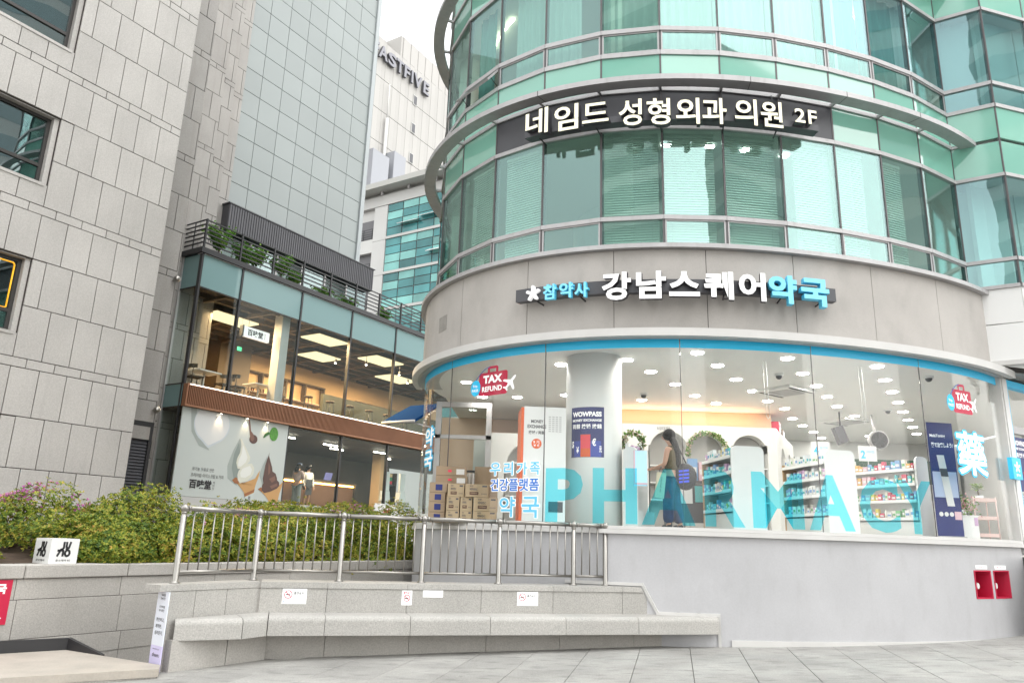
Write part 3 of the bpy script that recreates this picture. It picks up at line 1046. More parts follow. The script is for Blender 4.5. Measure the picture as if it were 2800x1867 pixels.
xs = [-400, -56, 56, 400]
outer = [Vector((x, -400, 0)) for x in xs] + [Vector((x, 400, 0)) for x in reversed(xs)]
hole = [Vector((-7.3, 8.3, 0)), Vector((-5.36, 9.95, 0)), Vector((-3.93, 9.2, 0)), Vector((-3.55, 10.6, 0)), gw(9.0, 10.29), gw(2.6, 10.29)]
inner = [Vector((-56, -60, 0)), Vector((56, -60, 0)), Vector((56, 90, 0)), Vector((-56, 90, 0))]
allp = outer + hole
g = MB()
g.add([(p.x, p.y, gzz(p.x)) for p in allp], [t if (allp[t[1]] - allp[t[0]]).cross(allp[t[2]] - allp[t[0]]).z > 0 else t[::-1] for t in tessellate_polygon([outer, hole])])
ground = g.build('ground', M['ground'], None)
tag(ground, 'pale granite paved plaza sloping gently up to the right', 'ground', kind='structure')
PA = R_(12.3)
px_ = Vector((math.cos(PA), -math.sin(PA), 0))
py_ = Vector((math.sin(PA), math.cos(PA), 0))
PW, PD = .695, 1.04
pave = MB()
sl_cache = {}


def slab_at(i, j):
    o = px_ * (i * PW + (.5 * PW if 0 else 0)) + py_ * (j * PD + (PD * .5 if i % 2 else 0)) + Vector((.19, 0, 0))
    return o


sm = bevel_mesh(PW - .007, PD - .007, .05, .003).copy()
sm.materials.append(M['paver'])
tilt = math.atan(GS)
for i in range(-12, 17):
    for j in range(4, 14):
        o = slab_at(i, j)
        c = o + px_ * PW / 2 + py_ * PD / 2
        d = math.hypot(c.x, c.y)
        # keep slabs the picture can show: in front of the walls
        if c.y < 7.6 or abs(c.x / c.y) > .85: continue
        if c.y > 12.6 + .35 * max(0, c.x - 4): continue
        if c.x < 2.9 and c.y > 11.0 + (c.x - .76) * .28 + .75: continue
        if c.x < -3.2 and c.y > 9.4: continue
        s = link('paving_slab', sm, None, ground)
        s.matrix_local = Matrix.Translation(Vector((o.x, o.y, gz_(o.x) - .05 + rng.uniform(-.0015, .0015)))) @ Matrix.Rotation(-tilt, 4, 'Y') @ Matrix.Rotation(-PA, 4, 'Z')

# ------------------------------------------------------------------ granite bench and its wall
BA = math.atan2(.2756, .9613)
BFX, BFY = 3.17, 11.65
ex, ey = Vector((.9613, .2756, 0)), Vector((-.2756, .9613, 0))
OB = Vector((BFX, BFY, 0))


def bl(p):
    """world xy -> bench frame"""
    d = Vector((p[0], p[1], 0)) - OB
    return d.dot(ex), d.dot(ey)


class BenchThing:
    pass


bench = bpy.data.objects.new('granite_bench', None)
COL.objects.link(bench)
bench.location = OB
bench.rotation_euler = (0, 0, BA)
tag(bench, 'long grey granite bench with low back wall in front of the railing', 'bench')
ORG[bench.name] = Vector((0, 0, 0))


def seat_profile():
    pr = [(.46, .27), (.46, .484), (.07, .484)]
    for k in range(6):
        a = R_(90 + 15 * (k + 1))
        pr.append((.07 + .07 * math.cos(a), .414 + .07 * math.sin(a)))
    pr += [(.0, .25), (.40, .25)]
    return pr


def extrude_x(prof, x0, x1):
    b = MB()
    n = len(prof)
    b.add([(x0, y, z) for y, z in prof] + [(x1, y, z) for y, z in prof], [tuple(range(n)), tuple(range(2 * n - 1, n - 1, -1))] + [(i, n + i, n + (i + 1) % n, (i + 1) % n) for i in range(n)])
    return b


SJ = [0.0, -1.29, -2.39, -3.47, -4.55, -5.64, -6.33]
for a, b_ in zip(SJ, SJ[1:]):
    extrude_x(seat_profile(), b_ + .003, a - .003).build('seat_block', M['granite'], bench)
BJ = [-1.34, -2.43, -3.5, -4.55, -5.62, -6.47]
for a, b_ in zip(BJ, BJ[1:]):
    MB().box(b_ + .003, a - .003, .445, .60, .44, .785).build('back_stone', M['granite'], bench)
    MB().box(b_ + .002, a - .002, .43, .98, .789, .862).build('cap_stone', M['granite'], bench)
# slanted right end
MB().prism_y([(-1.337, .44), (-.82, .44), (-.99, .785), (-1.337, .785)], .445, .60).build('back_stone', M['granite'], bench)
MB().prism_y([(-1.337, .789), (-.995, .789), (-1.04, .862), (-1.337, .862)], .43, .98).build('cap_stone', M['granite'], bench)
MB().box(-6.45, -.99, .60, .98, -.3, .785).build('wall_core', M['granite_d'], bench)
# recessed base stones below the seat
for a, b_ in zip([-.01, -1.2, -2.35, -3.43, -4.5, -5.6, -6.4], [-1.2, -2.35, -3.43, -4.5, -5.6, -6.4]):
    MB().box(b_ + .003, a - .003, .36, .55, -.4, .262).build('base_stone', M['granite_d'], bench)
# left wing of the bench: seat tapers, wall turns towards the stair
def bprism(name, pts, z0, z1, m):
    b = MB()
    b.prism([bl(p) for p in pts], z0, z1)
    return b.build(name, m, bench)


def rounded_prism(name, pts, front, z0, z1, m, r=.07):
    """seat prism whose listed front edge (indices) is rounded at the top by stepped insets"""
    b = MB()
    pl = [Vector((*bl(p), 0)) for p in pts]
    c = sum((p for p in pl), Vector()) / len(pl)
    n = len(pl)
    rings = [(0, z0), (0, z1 - r)]
    for k in range(1, 6):
        a = R_(18 * k)
        rings.append((r * (1 - math.cos(a)), z1 - r + r * math.sin(a)))
    vs = []
    for ins, z in rings:
        for i, p in enumerate(pl):
            if i in front:
                q = p + (Vector((front[i][0], front[i][1], 0))).normalized() * ins
            else:
                q = p
            vs.append((q.x, q.y, z))
    fs = [tuple(range(n - 1, -1, -1)), tuple((len(rings) - 1) * n + i for i in range(n))]
    for k in range(len(rings) - 1):
        for i in range(n):
            j = (i + 1) % n
            fs.append((k * n + i, k * n + j, (k + 1) * n + j, (k + 1) * n + i))
    b.add(vs, fs)
    return b.build(name, m, bench)


rounded_prism('seat_block', [(-2.922, 9.903), (-3.049, 10.345), (-3.20, 10.30), (-3.36, 10.02), (-3.105, 9.56)], {0: (0, .6), 4: (-.2, .6)}, .25, .483, M['granite'])
rounded_prism('seat_block', [(-3.11, 9.553), (-3.365, 10.013), (-3.80, 9.33), (-3.78, 9.22)], {0: (-.2, .6), 3: (-.1, .6)}, .25, .483, M['granite'])
WLL = [((-3.20, 10.31), (-3.46, 9.90)), ((-3.464, 9.894), (-3.70, 9.52)), ((-3.704, 9.514), (-3.90, 9.20))]
nl = Vector((-.853, .522, 0))
for (a, b_) in WLL:
    aa, bb = Vector((*a, 0)), Vector((*b_, 0))
    bprism('back_stone', [a, b_, (bb + nl * .15)[:2], (aa + nl * .15)[:2]], .42, .785, M['granite'])
bprism('cap_stone', [(-3.19, 10.31), (-3.955, 9.10), (-4.20, 9.25), (-3.50, 10.60)], .789, .862, M['granite'])
bprism('base_stone', [(-3.0, 10.20), (-3.33, 9.75), (-3.60, 10.2), (-3.30, 10.5)], -.4, .26, M['granite_d'])
bprism('base_stone', [(-3.335, 9.745), (-3.775, 9.19), (-4.05, 9.35), (-3.60, 10.1)], -.4, .258, M['granite_d'])
bprism('wall_core', [(-3.88, 9.23), (-4.08, 9.36), (-3.50, 10.5), (-3.25, 10.4)], -.3, .784, M['granite_d'])

# metal trim of the white wall that follows the bench profile
def wallp(px, z, off=.0):
    """point on the white wall surface above bench-frame position px (x along bench)"""
    best = None
    for k in range(-400, 300):
        p = cp(k * .05, RS - .03)
        s, d = bl(p)
        if best is None or abs(s - px) < best[0]:
            best = (abs(s - px), k * .05)
    return cp(best[1], RS - .026 + off, z)


tr = MB()
pts = [(-2.2, .90), (-1.0, .90), (-.80, .505), (.045, .505), (.045, -.05)]
for (x0, z0), (x1, z1) in zip(pts, pts[1:]):
    n = 3 if abs(x1 - x0) > .5 else 1
    for k in range(n):
        a = wallp(x0 + (x1 - x0) * k / n, z0 + (z1 - z0) * k / n)
        b_ = wallp(x0 + (x1 - x0) * (k + 1) / n, z0 + (z1 - z0) * (k + 1) / n)
        d = (b_ - a); Ls = d.length; d.normalize()
        nrm = (a - Vector((CX, CY, a.z))).normalized()
        sd = nrm.cross(d).normalized()
        tr.obox(a, d, nrm, sd, (-.02, Ls + .02), (-.02, .022 + .001 * k), (-.022, .022))
tr.build('bench_trim', M['sill'], tower)

# ------------------------------------------------------------------ stainless railing on the bench wall
rail = thing('steel_railing', 'stainless steel railing with ball topped posts on the bench wall', 'railing', (-1.18, 11.16, .862))
PP = [(-3.95, 9.46), (-3.36, 10.54), (-2.28, 10.85), (-1.18, 11.16), (-.09, 11.48), (1.035, 11.80), (1.535, 11.945)]
for x, y in PP:
    po = MB()
    po.lathe((x, y, 0), [(.001, .863), (.062, .863), (.062, .872), (.04, .882), (.036, .89), (.036, 1.655), (.028, 1.66), (.028, 1.68), (.034, 1.684), (.034, 1.70), (.02, 1.705)], 14)
    p = po.build('post', M['steel'], rail)
    MB().ball((x, y, 1.742), .052, 16, 10).build('ball', M['steel'], p)
for (x0, y0), (x1, y1) in zip(PP, PP[1:]):
    a, b_ = Vector((x0, y0, 0)), Vector((x1, y1, 0))
    d = (b_ - a)
    L = d.length
    d.normalize()
    t = MB()
    t.tube(a + d * .045 + UP * 1.742, b_ - d * .045 + UP * 1.742, .031, 12)
    t.tube(a + d * .045 + UP * 1.742, a + d * .075 + UP * 1.742, .036, 12)
    t.tube(b_ - d * .075 + UP * 1.742, b_ - d * .045 + UP * 1.742, .036, 12)
    t.build('top_rail', M['steel'], rail)
    MB().tube(a + d * .036 + UP * .992, b_ - d * .036 + UP * .992, .019, 10).build('bottom_rail', M['steel'], rail)
    nb = 3 if L < .7 else (7 if x0 < -3.9 else 8)
    for k in range(nb):
        q = a + d * (L * (k + 1) / (nb + 1) + rng.uniform(-.006, .006))
        MB().tube(q + UP * .99, q + d * rng.uniform(-.006, .006) + UP * 1.72, .0095, 8).build('baluster', M['steel'], rail)

# ------------------------------------------------------------------ no smoking plates on the bench back wall
def plate(name, label, s0, s1, z0, z1, kind):
    t = bpy.data.objects.new(name, None)
    COL.objects.link(t)
    t.parent = None
    o = OB + ex * ((s0 + s1) / 2) + ey * .445
    t.location = (o.x, o.y, z0)
    t.rotation_euler = (0, 0, BA)
    ORG[t.name] = Vector(((s0 + s1) / 2, .445, z0))
    tag(t, label, 'sign', 'small plates on the bench wall')
    MB().box(s0, s1, .440, .444, z0, z1).build('plate', M['lwhite'], t)
    X, Y, Zn = Vector((1, 0, 0)), UP, Vector((0, -1, 0))
    h = z1 - z0
    if kind == 0: return
    if kind == 1:
        c = Vector((s0 + .075, .4385, z0 + h * .62)); r = .052
    else:
        c = Vector(((s0 + s1) / 2, .4385, z0 + h * .48)); r = .045
    n = 20
    b = MB()
    vs = []
    for q in (r, r - .009):
        vs += [c + X * q * math.cos(2 * math.pi * k / n) + UP * q * math.sin(2 * math.pi * k / n) for k in range(n)]
    b.add(vs, [(k, (k + 1) % n, n + (k + 1) % n, n + k) for k in range(n)])
    dg = (X * .707 - UP * .707)
    b.obox(c, dg, Zn, (X * .707 + UP * .707), (-r + .005, r - .005), (0, .001), (-.004, .004))
    b.build('ban_ring', M['red'], t)
    MB().obox(c, X, Zn, UP, (-.03, .022), (-.001, .0005), (-.008, .004)).build('cigarette', M['black'], t)
    if kind == 1:
        text_on('plate_text', t, '흡연금지', (s0 + .145, .4385, z0 + h * .62), X, UP, Zn, .125, .034, M['black'], bold=.02)
        text_on('plate_text', t, 'No smoking', (s0 + .145, .4385, z0 + h * .47), X, UP, Zn, .125, .02, pbr('grey_print', (.5, .5, .5), .6))
        MB().box(s0 + .02, s0 + .035, .4382, .4386, z0 + .02, z0 + .035).build('plate_mark', M['vin_blue'], t)
    else:
        text_on('plate_text', t, '흡연금지', (s0 + .02, .4385, z1 - .045), X, UP, Zn, s1 - s0 - .04, .03, M['red'], bold=.02)


plate('no_smoking_plate', 'wide white no smoking plate nearest the bench bend', -6.19, -5.88, .59, .78, 1)
plate('no_smoking_plate', 'small upright no smoking plate beside the blank white plate', -4.62, -4.48, .585, .775, 2)
plate('blank_plate', 'blank white plate on the bench wall', -4.33, -4.05, .69, .78, 0)
plate('no_smoking_plate', 'wide white no smoking plate near the right end of the bench', -2.97, -2.66, .588, .775, 1)

# ------------------------------------------------------------------ frame of the street grid (u along, c deep, z)
def gthing(name, label, cat, loc, group=None):
    return thing(name, label, cat, loc, GA, group)


# planter wall
pw = gthing('planter_wall', 'grey granite planter wall with thick coping under the azaleas', 'wall', (9, 10.3, 0))
cj = [2.2, 3.75, 5.27, 6.65, 8.2, 9.75, 11.3, 12.85, 14.2]
for a, b_ in zip(cj, cj[1:]):
    piece('coping_stone', M['granite_d'], pw, a + .004, 10.26, .832, b_ - a - .008, .34, .168, .012)
for z0, z1, off in ((.582, .826, -.06), (.112, .576, -.02), (-.38, .106, .05), (-.88, -.386, -.1), (-1.5, -.886, .1)):
    for a, b_ in zip(cj, cj[1:]):
        piece('wall_stone', M['granite_d'], pw, a + off + .003, 10.3, z0, b_ - a - .006, .2, z1 - z0, .004)
MB().box(2.2, 14.2, 10.31, 10.5, -1.5, .83).build('wall_core', M['joint'], pw)
s_ = MB()
s_.add([gw(u, c, z) for u, c, z in ((2.2, 10.45, .93), (14.8, 10.45, .93), (14.8, 14.5, 1.35), (2.2, 14.5, 1.35), (2.2, 10.45, .3), (14.8, 10.45, .3), (14.8, 14.5, .3), (2.2, 14.5, .3))],
       [(0, 1, 2, 3), (0, 4, 5, 1), (1, 5, 6, 2), (2, 6, 7, 3), (3, 7, 4, 0)])
tag(s_.build('planter_soil', M['soil'], None), 'brown soil of the raised planter bed', 'soil', kind='structure')

# name block on the coping
nb = gthing('name_block', 'white block with curved black monogram on the planter coping', 'sign', (5.8, 10.5, 1.0))
MB().box(5.60, 5.97, 10.40, 10.78, 1.001, 1.32).build('block', M['white'], nb)


def mono(o, X, Zn, w, h, parent):
    """curved two-line monogram drawn with thick strokes"""
    o, X, Zn = Vector(o), Vector(X), Vector(Zn)
    b = MB()
    t = w * .07
    def P_(x, y): return o + X * (x * w) + UP * (y * h)
    def stroke(pts):
        for p, q in zip(pts, pts[1:]):
            p, q = P_(*p), P_(*q)
            d = (q - p)
            L = d.length
            d.normalize()
            b.obox(p, d, Zn, Zn.cross(d), (-t * .4, L + t * .4), (.001, .003), (-t, t))
    def arc(cx, cy_, rx, ry, a0, a1, n=8):
        return [(cx + rx * math.cos(R_(a0 + (a1 - a0) * k / n)), cy_ + ry * math.sin(R_(a0 + (a1 - a0) * k / n))) for k in range(n + 1)]
    stroke([(.42, .98), (.42, .66)] + arc(.22, .62, .2, .14, 0, -90, 5))
    stroke([(.60, .98), (.60, .74)] + arc(.72, .70, .12, .12, 180, 300, 4) + [(.86, .98)])
    stroke([(.05, .42), (.42, .42)])
    stroke([(.42, .42), (.42, .05)])
    stroke([(.22, .42), (.05, .05)])
    stroke(arc(.72, .25, .16, .2, 0, 360, 12))
    stroke([(.60, .5), (.72, .56)])
    b.build('monogram', M['black'], parent)


mono((5.69, 10.399, 1.09), (1, 0, 0), (0, -1, 0), .19, .19, nb)
mono((5.599, 10.70, 1.09), (0, -1, 0), (-1, 0, 0), .22, .19, nb)
text_on('block_text', nb, '준오헤어 B2', (5.69, 10.399, 1.03), (1, 0, 0), UP, (0, -1, 0), .19, .028, M['black'], bold=.01, lift=.002)
text_on('block_text', nb, '준오헤어', (5.599, 10.70, 1.03), (0, -1, 0), UP, (-1, 0, 0), .2, .028, M['black'], bold=.01, lift=.002)
# red banner on the planter wall
rb = gthing('red_banner', 'crimson banner with white lettering at the left edge of the planter wall', 'banner', (4.8, 10.29, .3))
MB().box(4.2, 5.16, 10.285, 10.297, .30, .822).build('cloth', M['red'], rb)
text_on('banner_text', rb, '약국', (4.86, 10.284, .66), (1, 0, 0), UP, (0, -1, 0), .24, .12, M['lwhite'], bold=.05, lift=.002)
text_on('banner_text', rb, '→', (4.98, 10.284, .35), (1, 0, 0), UP, (0, -1, 0), .12, .06, M['lwhite'], bold=.02, lift=.002)

# stair head slab with dark edge, sign board at the bench end
M['beige'] = pbr('travertine_slab', (.43, .39, .34), .7, var=.12, vscale=3, speck=.06, sscale=50, stain=.3, stscale=(2, 2, 1), stcol=(.33, .27, .22))
tag(MB().prism([tuple(p[:2]) for p in hole], -1.6, -1.5).build('stair_floor', M['granite_d'], None), 'sunken landing of the basement stair behind the slab', 'floor', kind='structure')
st = thing('stair_head_slab', 'beige stone slab with dark metal edge at the basement stair', 'slab', (-4.9, 9.0, -.1))
MB().prism([(-5.05, 8.0), (-3.73, 8.83), (-3.83, 9.09), (-5.36, 9.92), (-7.2, 8.4), (-6.4, 7.2)], -.065, .015).build('slab', M['beige'], st)
MB().prism([(-5.04, 8.02), (-3.75, 8.84), (-3.86, 9.04), (-5.34, 9.88), (-7.15, 8.4), (-6.38, 7.25)], -.35, -.067).build('slab_base', M['granite_d'], st)
e = MB()
e.add([(-7.2, 8.42, .0), (-5.36, 9.93, .0), (-5.36, 9.99, .0), (-7.2, 8.48, .0), (-7.2, 8.42, .16), (-5.36, 9.93, .15), (-5.36, 9.99, .15), (-7.2, 8.48, .16)], [(0, 1, 5, 4), (1, 2, 6, 5), (2, 3, 7, 6), (3, 0, 4, 7), (4, 5, 6, 7)])
e.add([(-5.355, 9.925, .0), (-4.75, 9.60, .0), (-4.75, 9.66, .0), (-5.355, 9.99, .0), (-5.355, 9.925, .15), (-4.75, 9.60, .02), (-4.75, 9.66, .02), (-5.355, 9.99, .15)], [(0, 1, 5, 4), (1, 2, 6, 5), (2, 3, 7, 6), (3, 0, 4, 7), (4, 5, 6, 7)])
e.build('metal_edge', M['black'], st)
sb = thing('lounge_sign_board', 'tall narrow white and lilac sign board at the left end of the bench', 'sign', (-3.92, 9.15, -.06))
A0, A1 = Vector((-4.045, 9.30, 0)), Vector((-3.825, 9.11, 0))
sx = (A1 - A0).normalized()
sn = Vector((sx.y, -sx.x, 0))
tilt_v = Vector((0, 0, 1))
lil = pbr('lilac_print', (.62, .58, .82), .5)
MB().obox(A0, sx, sn, UP, (0, .27), (0, .012), (.20, .785)).build('board', pbr('pale_blue_print', (.74, .78, .86), .5), sb)
MB().obox(A0, sx, sn, UP, (0, .27), (0, .0121), (-.07, .199)).build('board_foot', lil, sb)
for s, x, z, w, h in (('365일', .09, .735, .10, .028), ('24시간', .085, .695, .11, .028), ('프리미엄', .075, .605, .13, .027), ('휴식공간', .075, .565, .13, .027), ('편안하고,', .045, .455, .19, .044), ('쾌적한,', .045, .385, .15, .044), ('쉼라운지.', .045, .315, .19, .044), ('프리미엄 휴식 공간', .05, .155, .16, .014), ('sheem.', .06, .08, .17, .045), ('↙ B1', .09, -.035, .11, .04)):
    text_on('board_text', sb, s, A0 + sx * x + sn * .0125 + UP * z, sx, UP, sn, w, h, M['black'], bold=.012, lift=.001)

# ------------------------------------------------------------------ granite clad building on the left
sbd = gthing('granite_building', 'tall pale granite clad building with dark windows at the left', 'building', (8, 16, 0))
ROWS = []
STO = 3.21
for k in range(-1, 6):
    b0 = 4.69 + STO * k           # top of a narrow band
    ROWS += [(b0 - .19, b0, 'band'), (b0, b0 + 1.06, 'row'), (b0 + 1.06, b0 + 2.06, 'row'), (b0 + 2.06, b0 + 3.02, 'row')]
WINZ = [(5.17 + STO * k, 6.74 + STO * k) for k in (-1, 0, 1, 2, 3)]
UW0, UW1 = 4.9, 7.215
JW = .5525
DEP = .10


def clad(par, m, c, u0, u1, phase, wins=(), zmin=1.0, zmax=16.5):
    for ri, (z0, z1, kind) in enumerate(ROWS):
        if z1 < zmin or z0 > zmax: continue
        off = phase + (JW / 2 if ri % 2 else 0)
        n0 = math.floor((u0 - off) / JW)
        a = u0
        k = n0 + 1
        while a < u1 - .01:
            b_ = min(off + k * JW, u1)
            k += 1
            if b_ - a < .02:
                continue
            segs = [(a, b_, z0, z1)]
            for (wa, wb, wz0, wz1) in wins:
                nx = []
                for (p, q, r, s) in segs:
                    if q <= wa + .01 or p >= wb - .01 or s <= wz0 + .01 or r >= wz1 - .01:
                        nx.append((p, q, r, s)); continue
                    if s > wz1 + .03: nx.append((p, q, wz1, s))
                    if r < wz0 - .03: nx.append((p, q, r, wz0))
                    mz0, mz1 = max(r, wz0), min(s, wz1)
                    if p < wa - .03: nx.append((p, wa, mz0, mz1))
                    if q > wb + .03: nx.append((wb, q, mz0, mz1))
                segs = nx
            for (p, q, r, s) in segs:
                piece('stone_panel', m, par, p + .008, c + rng.uniform(0, .005), r + .008, q - p - .016, DEP, s - r - .016, .004)
            a = b_


clad(sbd, M['stone'], 16.0, 4.1, 9.96, 9.70 - 20 * JW, [(UW0, UW1, a, b_) for a, b_ in WINZ])
core = MB()
zs = [-.5] + [z for w in WINZ for z in w] + [17]
for a, b_ in zip(zs[0::2], zs[1::2]):
    core.box(3.5, UW1, 16.03, 16.6, a, b_)
core.box(UW1, 9.94, 16.03, 16.6, -.5, 17)
core.box(3.5, 9.94, 16.6, 30, -.5, 17)
core.build('wall_core', M['joint'], sbd)
for a, b_ in WINZ:
    w = MB()
    fm = M['black']
    c0, c1 = 16.20, 16.28
    zt = a + .42
    for (p, q, r, s) in ((UW0, UW1 - .10, a + .02, a + .09), (UW0, UW1 - .10, b_ - .08, b_ - .02), (UW1 - .17, UW1 - .10, a + .09, b_ - .08), (UW0, UW0 + .06, a + .09, b_ - .08), (UW0 + .06, UW1 - .17, zt, zt + .07)):
        w.box(p, q, c0, c1, r, s)
    wo_ = w.build('window', pbr('bronze_window_frame', (.045, .042, .04), .4, metal=.3), sbd)
    MB().box(UW0 + .05, UW1 - .16, 16.235, 16.245, a + .08, b_ - .07).build('pane', M['dglass'], wo_)
    MB().box(UW0, UW1 - .10, 16.5, 16.52, a, b_).build('inner_blind', pbr('window_interior', (.20, .24, .24), .8, var=.3, vscale=1.5), wo_)
    rv = MB()
    rv.box(UW1 - .10, UW1 + .02, 16.08, 16.30, a, b_)
    rv.box(UW0, UW1, 16.06, 16.30, b_ - .02, b_ + .10)
    rv.build('reveal', M['stone'], wo_)
    MB().box(UW0 - .05, UW1 - .08, 15.985, 16.28, a - .05, a + .015).build('sill', M['stone'], wo_)
    if abs(a - 5.17) < .01:
        tw = MB()
        tw.path([(UW0, 16.228, b_ - .12), (UW1 - .24, 16.228, b_ - .12), (UW1 - .21, 16.228, b_ - .16), (UW1 - .21, 16.228, a + .52), (UW1 - .24, 16.228, a + .5), (UW0, 16.228, a + .5)], .014, 6)
        tw.build('yellow_strip', pbr('amber_strip', lin(240, 170, 40), .5, emit=.4), wo_)
# stepped returns behind the main wall
ST = [(17.0, 9.96, 11.12), (21.45, 11.4, 14.70), (21.9, 14.70, 15.47), (22.3, 15.47, 16.15)]
for i, (c, a, b_) in enumerate(ST):
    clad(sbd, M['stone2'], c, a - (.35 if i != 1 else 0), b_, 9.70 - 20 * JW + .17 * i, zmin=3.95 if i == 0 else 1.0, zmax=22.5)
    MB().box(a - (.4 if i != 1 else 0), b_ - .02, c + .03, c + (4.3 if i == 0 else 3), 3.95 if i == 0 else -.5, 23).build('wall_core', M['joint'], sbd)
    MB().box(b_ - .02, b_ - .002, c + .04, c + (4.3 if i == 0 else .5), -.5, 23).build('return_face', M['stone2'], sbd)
# louvre
lv = MB()
lv.box(10.0, 11.10, 17.0, 17.05, 3.86, 3.98); lv.box(10.0, 10.5, 17.0, 17.05, .5, 3.86); lv.box(11.02, 11.10, 17.0, 17.05, .5, 3.86)
lf = lv.build('louvre_frame', M['black'], sbd)
for k in range(44):
    z = .6 + k * .074
    b = MB()
    b.obox(Vector((10.5, 17.07, z)), Vector((1, 0, 0)), Vector((0, .5, .87)), Vector((0, -.87, .5)), (0, .52), (-.05, .05), (-.004, .004))
    b.build('louvre_blade', M['dark'], lf)
MB().box(10.0, 11.1, 17.12, 17.14, .4, 3.95).build('louvre_back', M['black'], lf)
for z, lab in ((7.66, 'upper small chrome ball camera on the granite return'), (4.28, 'lower small chrome ball camera above the dark louvre')):
    t = gthing('ball_camera', lab, 'camera', (11.02, 16.98, z), 'ball cameras on the granite wall')
    MB().ball((11.02, 16.86, z), .085, 14, 10).build('housing', M['steel'], t)
    MB().tube((11.02, 16.92, z), (11.02, 17.0, z), .03, 8).build('mount', M['alu'], t)

# ------------------------------------------------------------------ two-storey glass cafe
C0 = 20.5
U0, U1 = 14.17, 36.0
cafe = gthing('glass_cafe', 'two storey glass cafe with copper slatted band and roof terrace', 'building', (18, C0, 0))
M['copper'] = pbr('copper_slat', (.33, .155, .085), .5, metal=.25, var=.08, vscale=1.5)
M['copper_d'] = pbr('copper_backing', (.20, .09, .05), .5, metal=.3)
M['beigewall'] = pbr('warm_plaster', (.62, .43, .25), .7, var=.05, vscale=1)
M['brown'] = pbr('dark_brown_wall', (.10, .075, .055), .7, var=.2, vscale=1)
M['cafew'] = pbr('cafe_white_base', (.58, .58, .57), .6, var=.05)
MU = [14.17, 15.78, 18.5, 21.18, 23.9, 26.6, 29.4, 32.2, 35.0]
for a, b_ in zip(MU, MU[1:]):
    MB().box(a + .03, b_ - .03, C0, C0 + .012, 5.86, 8.99).build('window_pane', M['cafe_gl'], cafe)
    MB().box(a + .03, b_ - .03, C0, C0 + .014, 9.02, 10.10).build('frosted_pane', M['frit'], cafe)
    MB().box(a + .02, b_ - .02, C0 - .012, C0 + .06, 8.985, 9.022).build('transom', M['black'], cafe)
    if a > 18: MB().box(a + .03, b_ - .03, C0, C0 + .012, 2.47, 5.10).build('window_pane', M['cafe_gl'], cafe)
for a in MU:
    MB().box(a - .035, a + .035, C0 - .04, C0 + .09, 5.84, 10.12).build('mullion', M['black'], cafe)
    if a >= 18: MB().box(a - .035, a + .035, C0 - .03, C0 + .09, 2.44, 5.12).build('mullion', M['black'], cafe)
# left return face
for z0, z1, m in ((5.86, 8.99, 'cafe_gl'), (9.02, 10.10, 'frit'), (5.14, 5.82, 'frit'), (2.47, 5.12, 'cafe_gl')):
    MB().box(U0 - .012, U0, C0 + .04, C0 + .92, z0, z1).build('side_pane', M[m], cafe)
MB().box(U0 - .06, U0 + .02, C0 + .90, C0 + 1.0, 2.3, 10.15).build('corner_post', M['alu'], cafe)
MB().box(U0 - .03, U0 + .03, C0 + .06, C0 + .12, 2.3, 5.85).build('mullion', M['black'], cafe)
for z in (5.83, 8.99):
    MB().box(U0 - .03, U0 + .01, C0 + .0, C0 + .92, z, z + .03).build('transom', M['black'], cafe)
# plinth, slabs, roof edge
MB().box(U0 - .05, U1, C0 - .06, C0 + .5, 0.5, 2.44).build('plinth', M['cafew'], cafe)
MB().box(U0, U1, C0 + .14, C0 + 7, 5.06, 5.80).build('floor_slab', M['brown'], cafe)
MB().box(U0, U1, C0 + .1, C0 + 7, 2.3, 2.44).build('floor_slab', M['brown'], cafe)
MB().box(U0 - .12, U1, C0 - .10, C0 + 7.2, 10.122, 10.30).build('roof_edge', M['black'], cafe)
MB().box(U0 - .05, U1, C0 - .03, C0 + .2, 10.095, 10.12).build('roof_trim', M['alu'], cafe)
MB().box(U0 + .1, U1, C0 + .14, C0 + 7, 9.3, 10.09).build('ceiling_void', M['brown'], cafe)
# copper band: frame plus fins
cb = MB()
cb.box(14.17, U1, C0 - .19, C0 - .0, 5.13, 5.185); cb.box(14.17, U1, C0 - .19, C0 - .0, 5.77, 5.83); cb.box(14.17, 14.22, C0 - .19, C0 - .0, 5.185, 5.77)
cbo = cb.build('copper_band', M['copper'], cafe)
MB().box(14.22, U1, C0 - .06, C0 - .02, 5.185, 5.77).build('band_backing', M['copper_d'], cbo)
fb = MB()
u = 14.26
while u < U1:
    fb.box(u, u + .026, C0 - .185, C0 - .06, 5.185, 5.77)
    u += .062
tag(fb.build('fins', M['copper'], cbo), kind='stuff')
MB().box(14.25, U1, C0 - .20, C0 - .185, 5.80, 5.822).build('light_strip', emis('band_strip', (1, .9, .75), 2.2), cbo)
# interior walls
MB().box(U0, 28.6, C0 + 6.5, C0 + 6.7, 5.8, 9.3).build('back_wall', M['beigewall'], cafe)
MB().box(28.6, U1, C0 + 6.5, C0 + 6.7, 8.2, 9.3).build('back_wall', M['beigewall'], cafe)
MB().box(U0 + .3, U0 + .5, C0 + 1.6, C0 + 6.5, 2.44, 9.3).build('side_wall', M['beigewall'], cafe)
MB().box(U0, 31.5, C0 + 6.3, C0 + 6.5, 2.44, 5.06).build('back_wall', M['brown'], cafe)
MB().box(19.4, 21.0, C0 + 5.5, C0 + 6.4, 5.8, 9.3).build('dark_pier', M['brown'], cafe)
MB().box(26.4, 26.9, C0 + 2.5, C0 + 3.0, 2.44, 5.06).build('pillar', M['beigewall'], cafe)
MB().box(18.02, 18.38, C0 + .35, C0 + .75, 5.8, 9.3).build('pillar', M['cafew'], cafe)
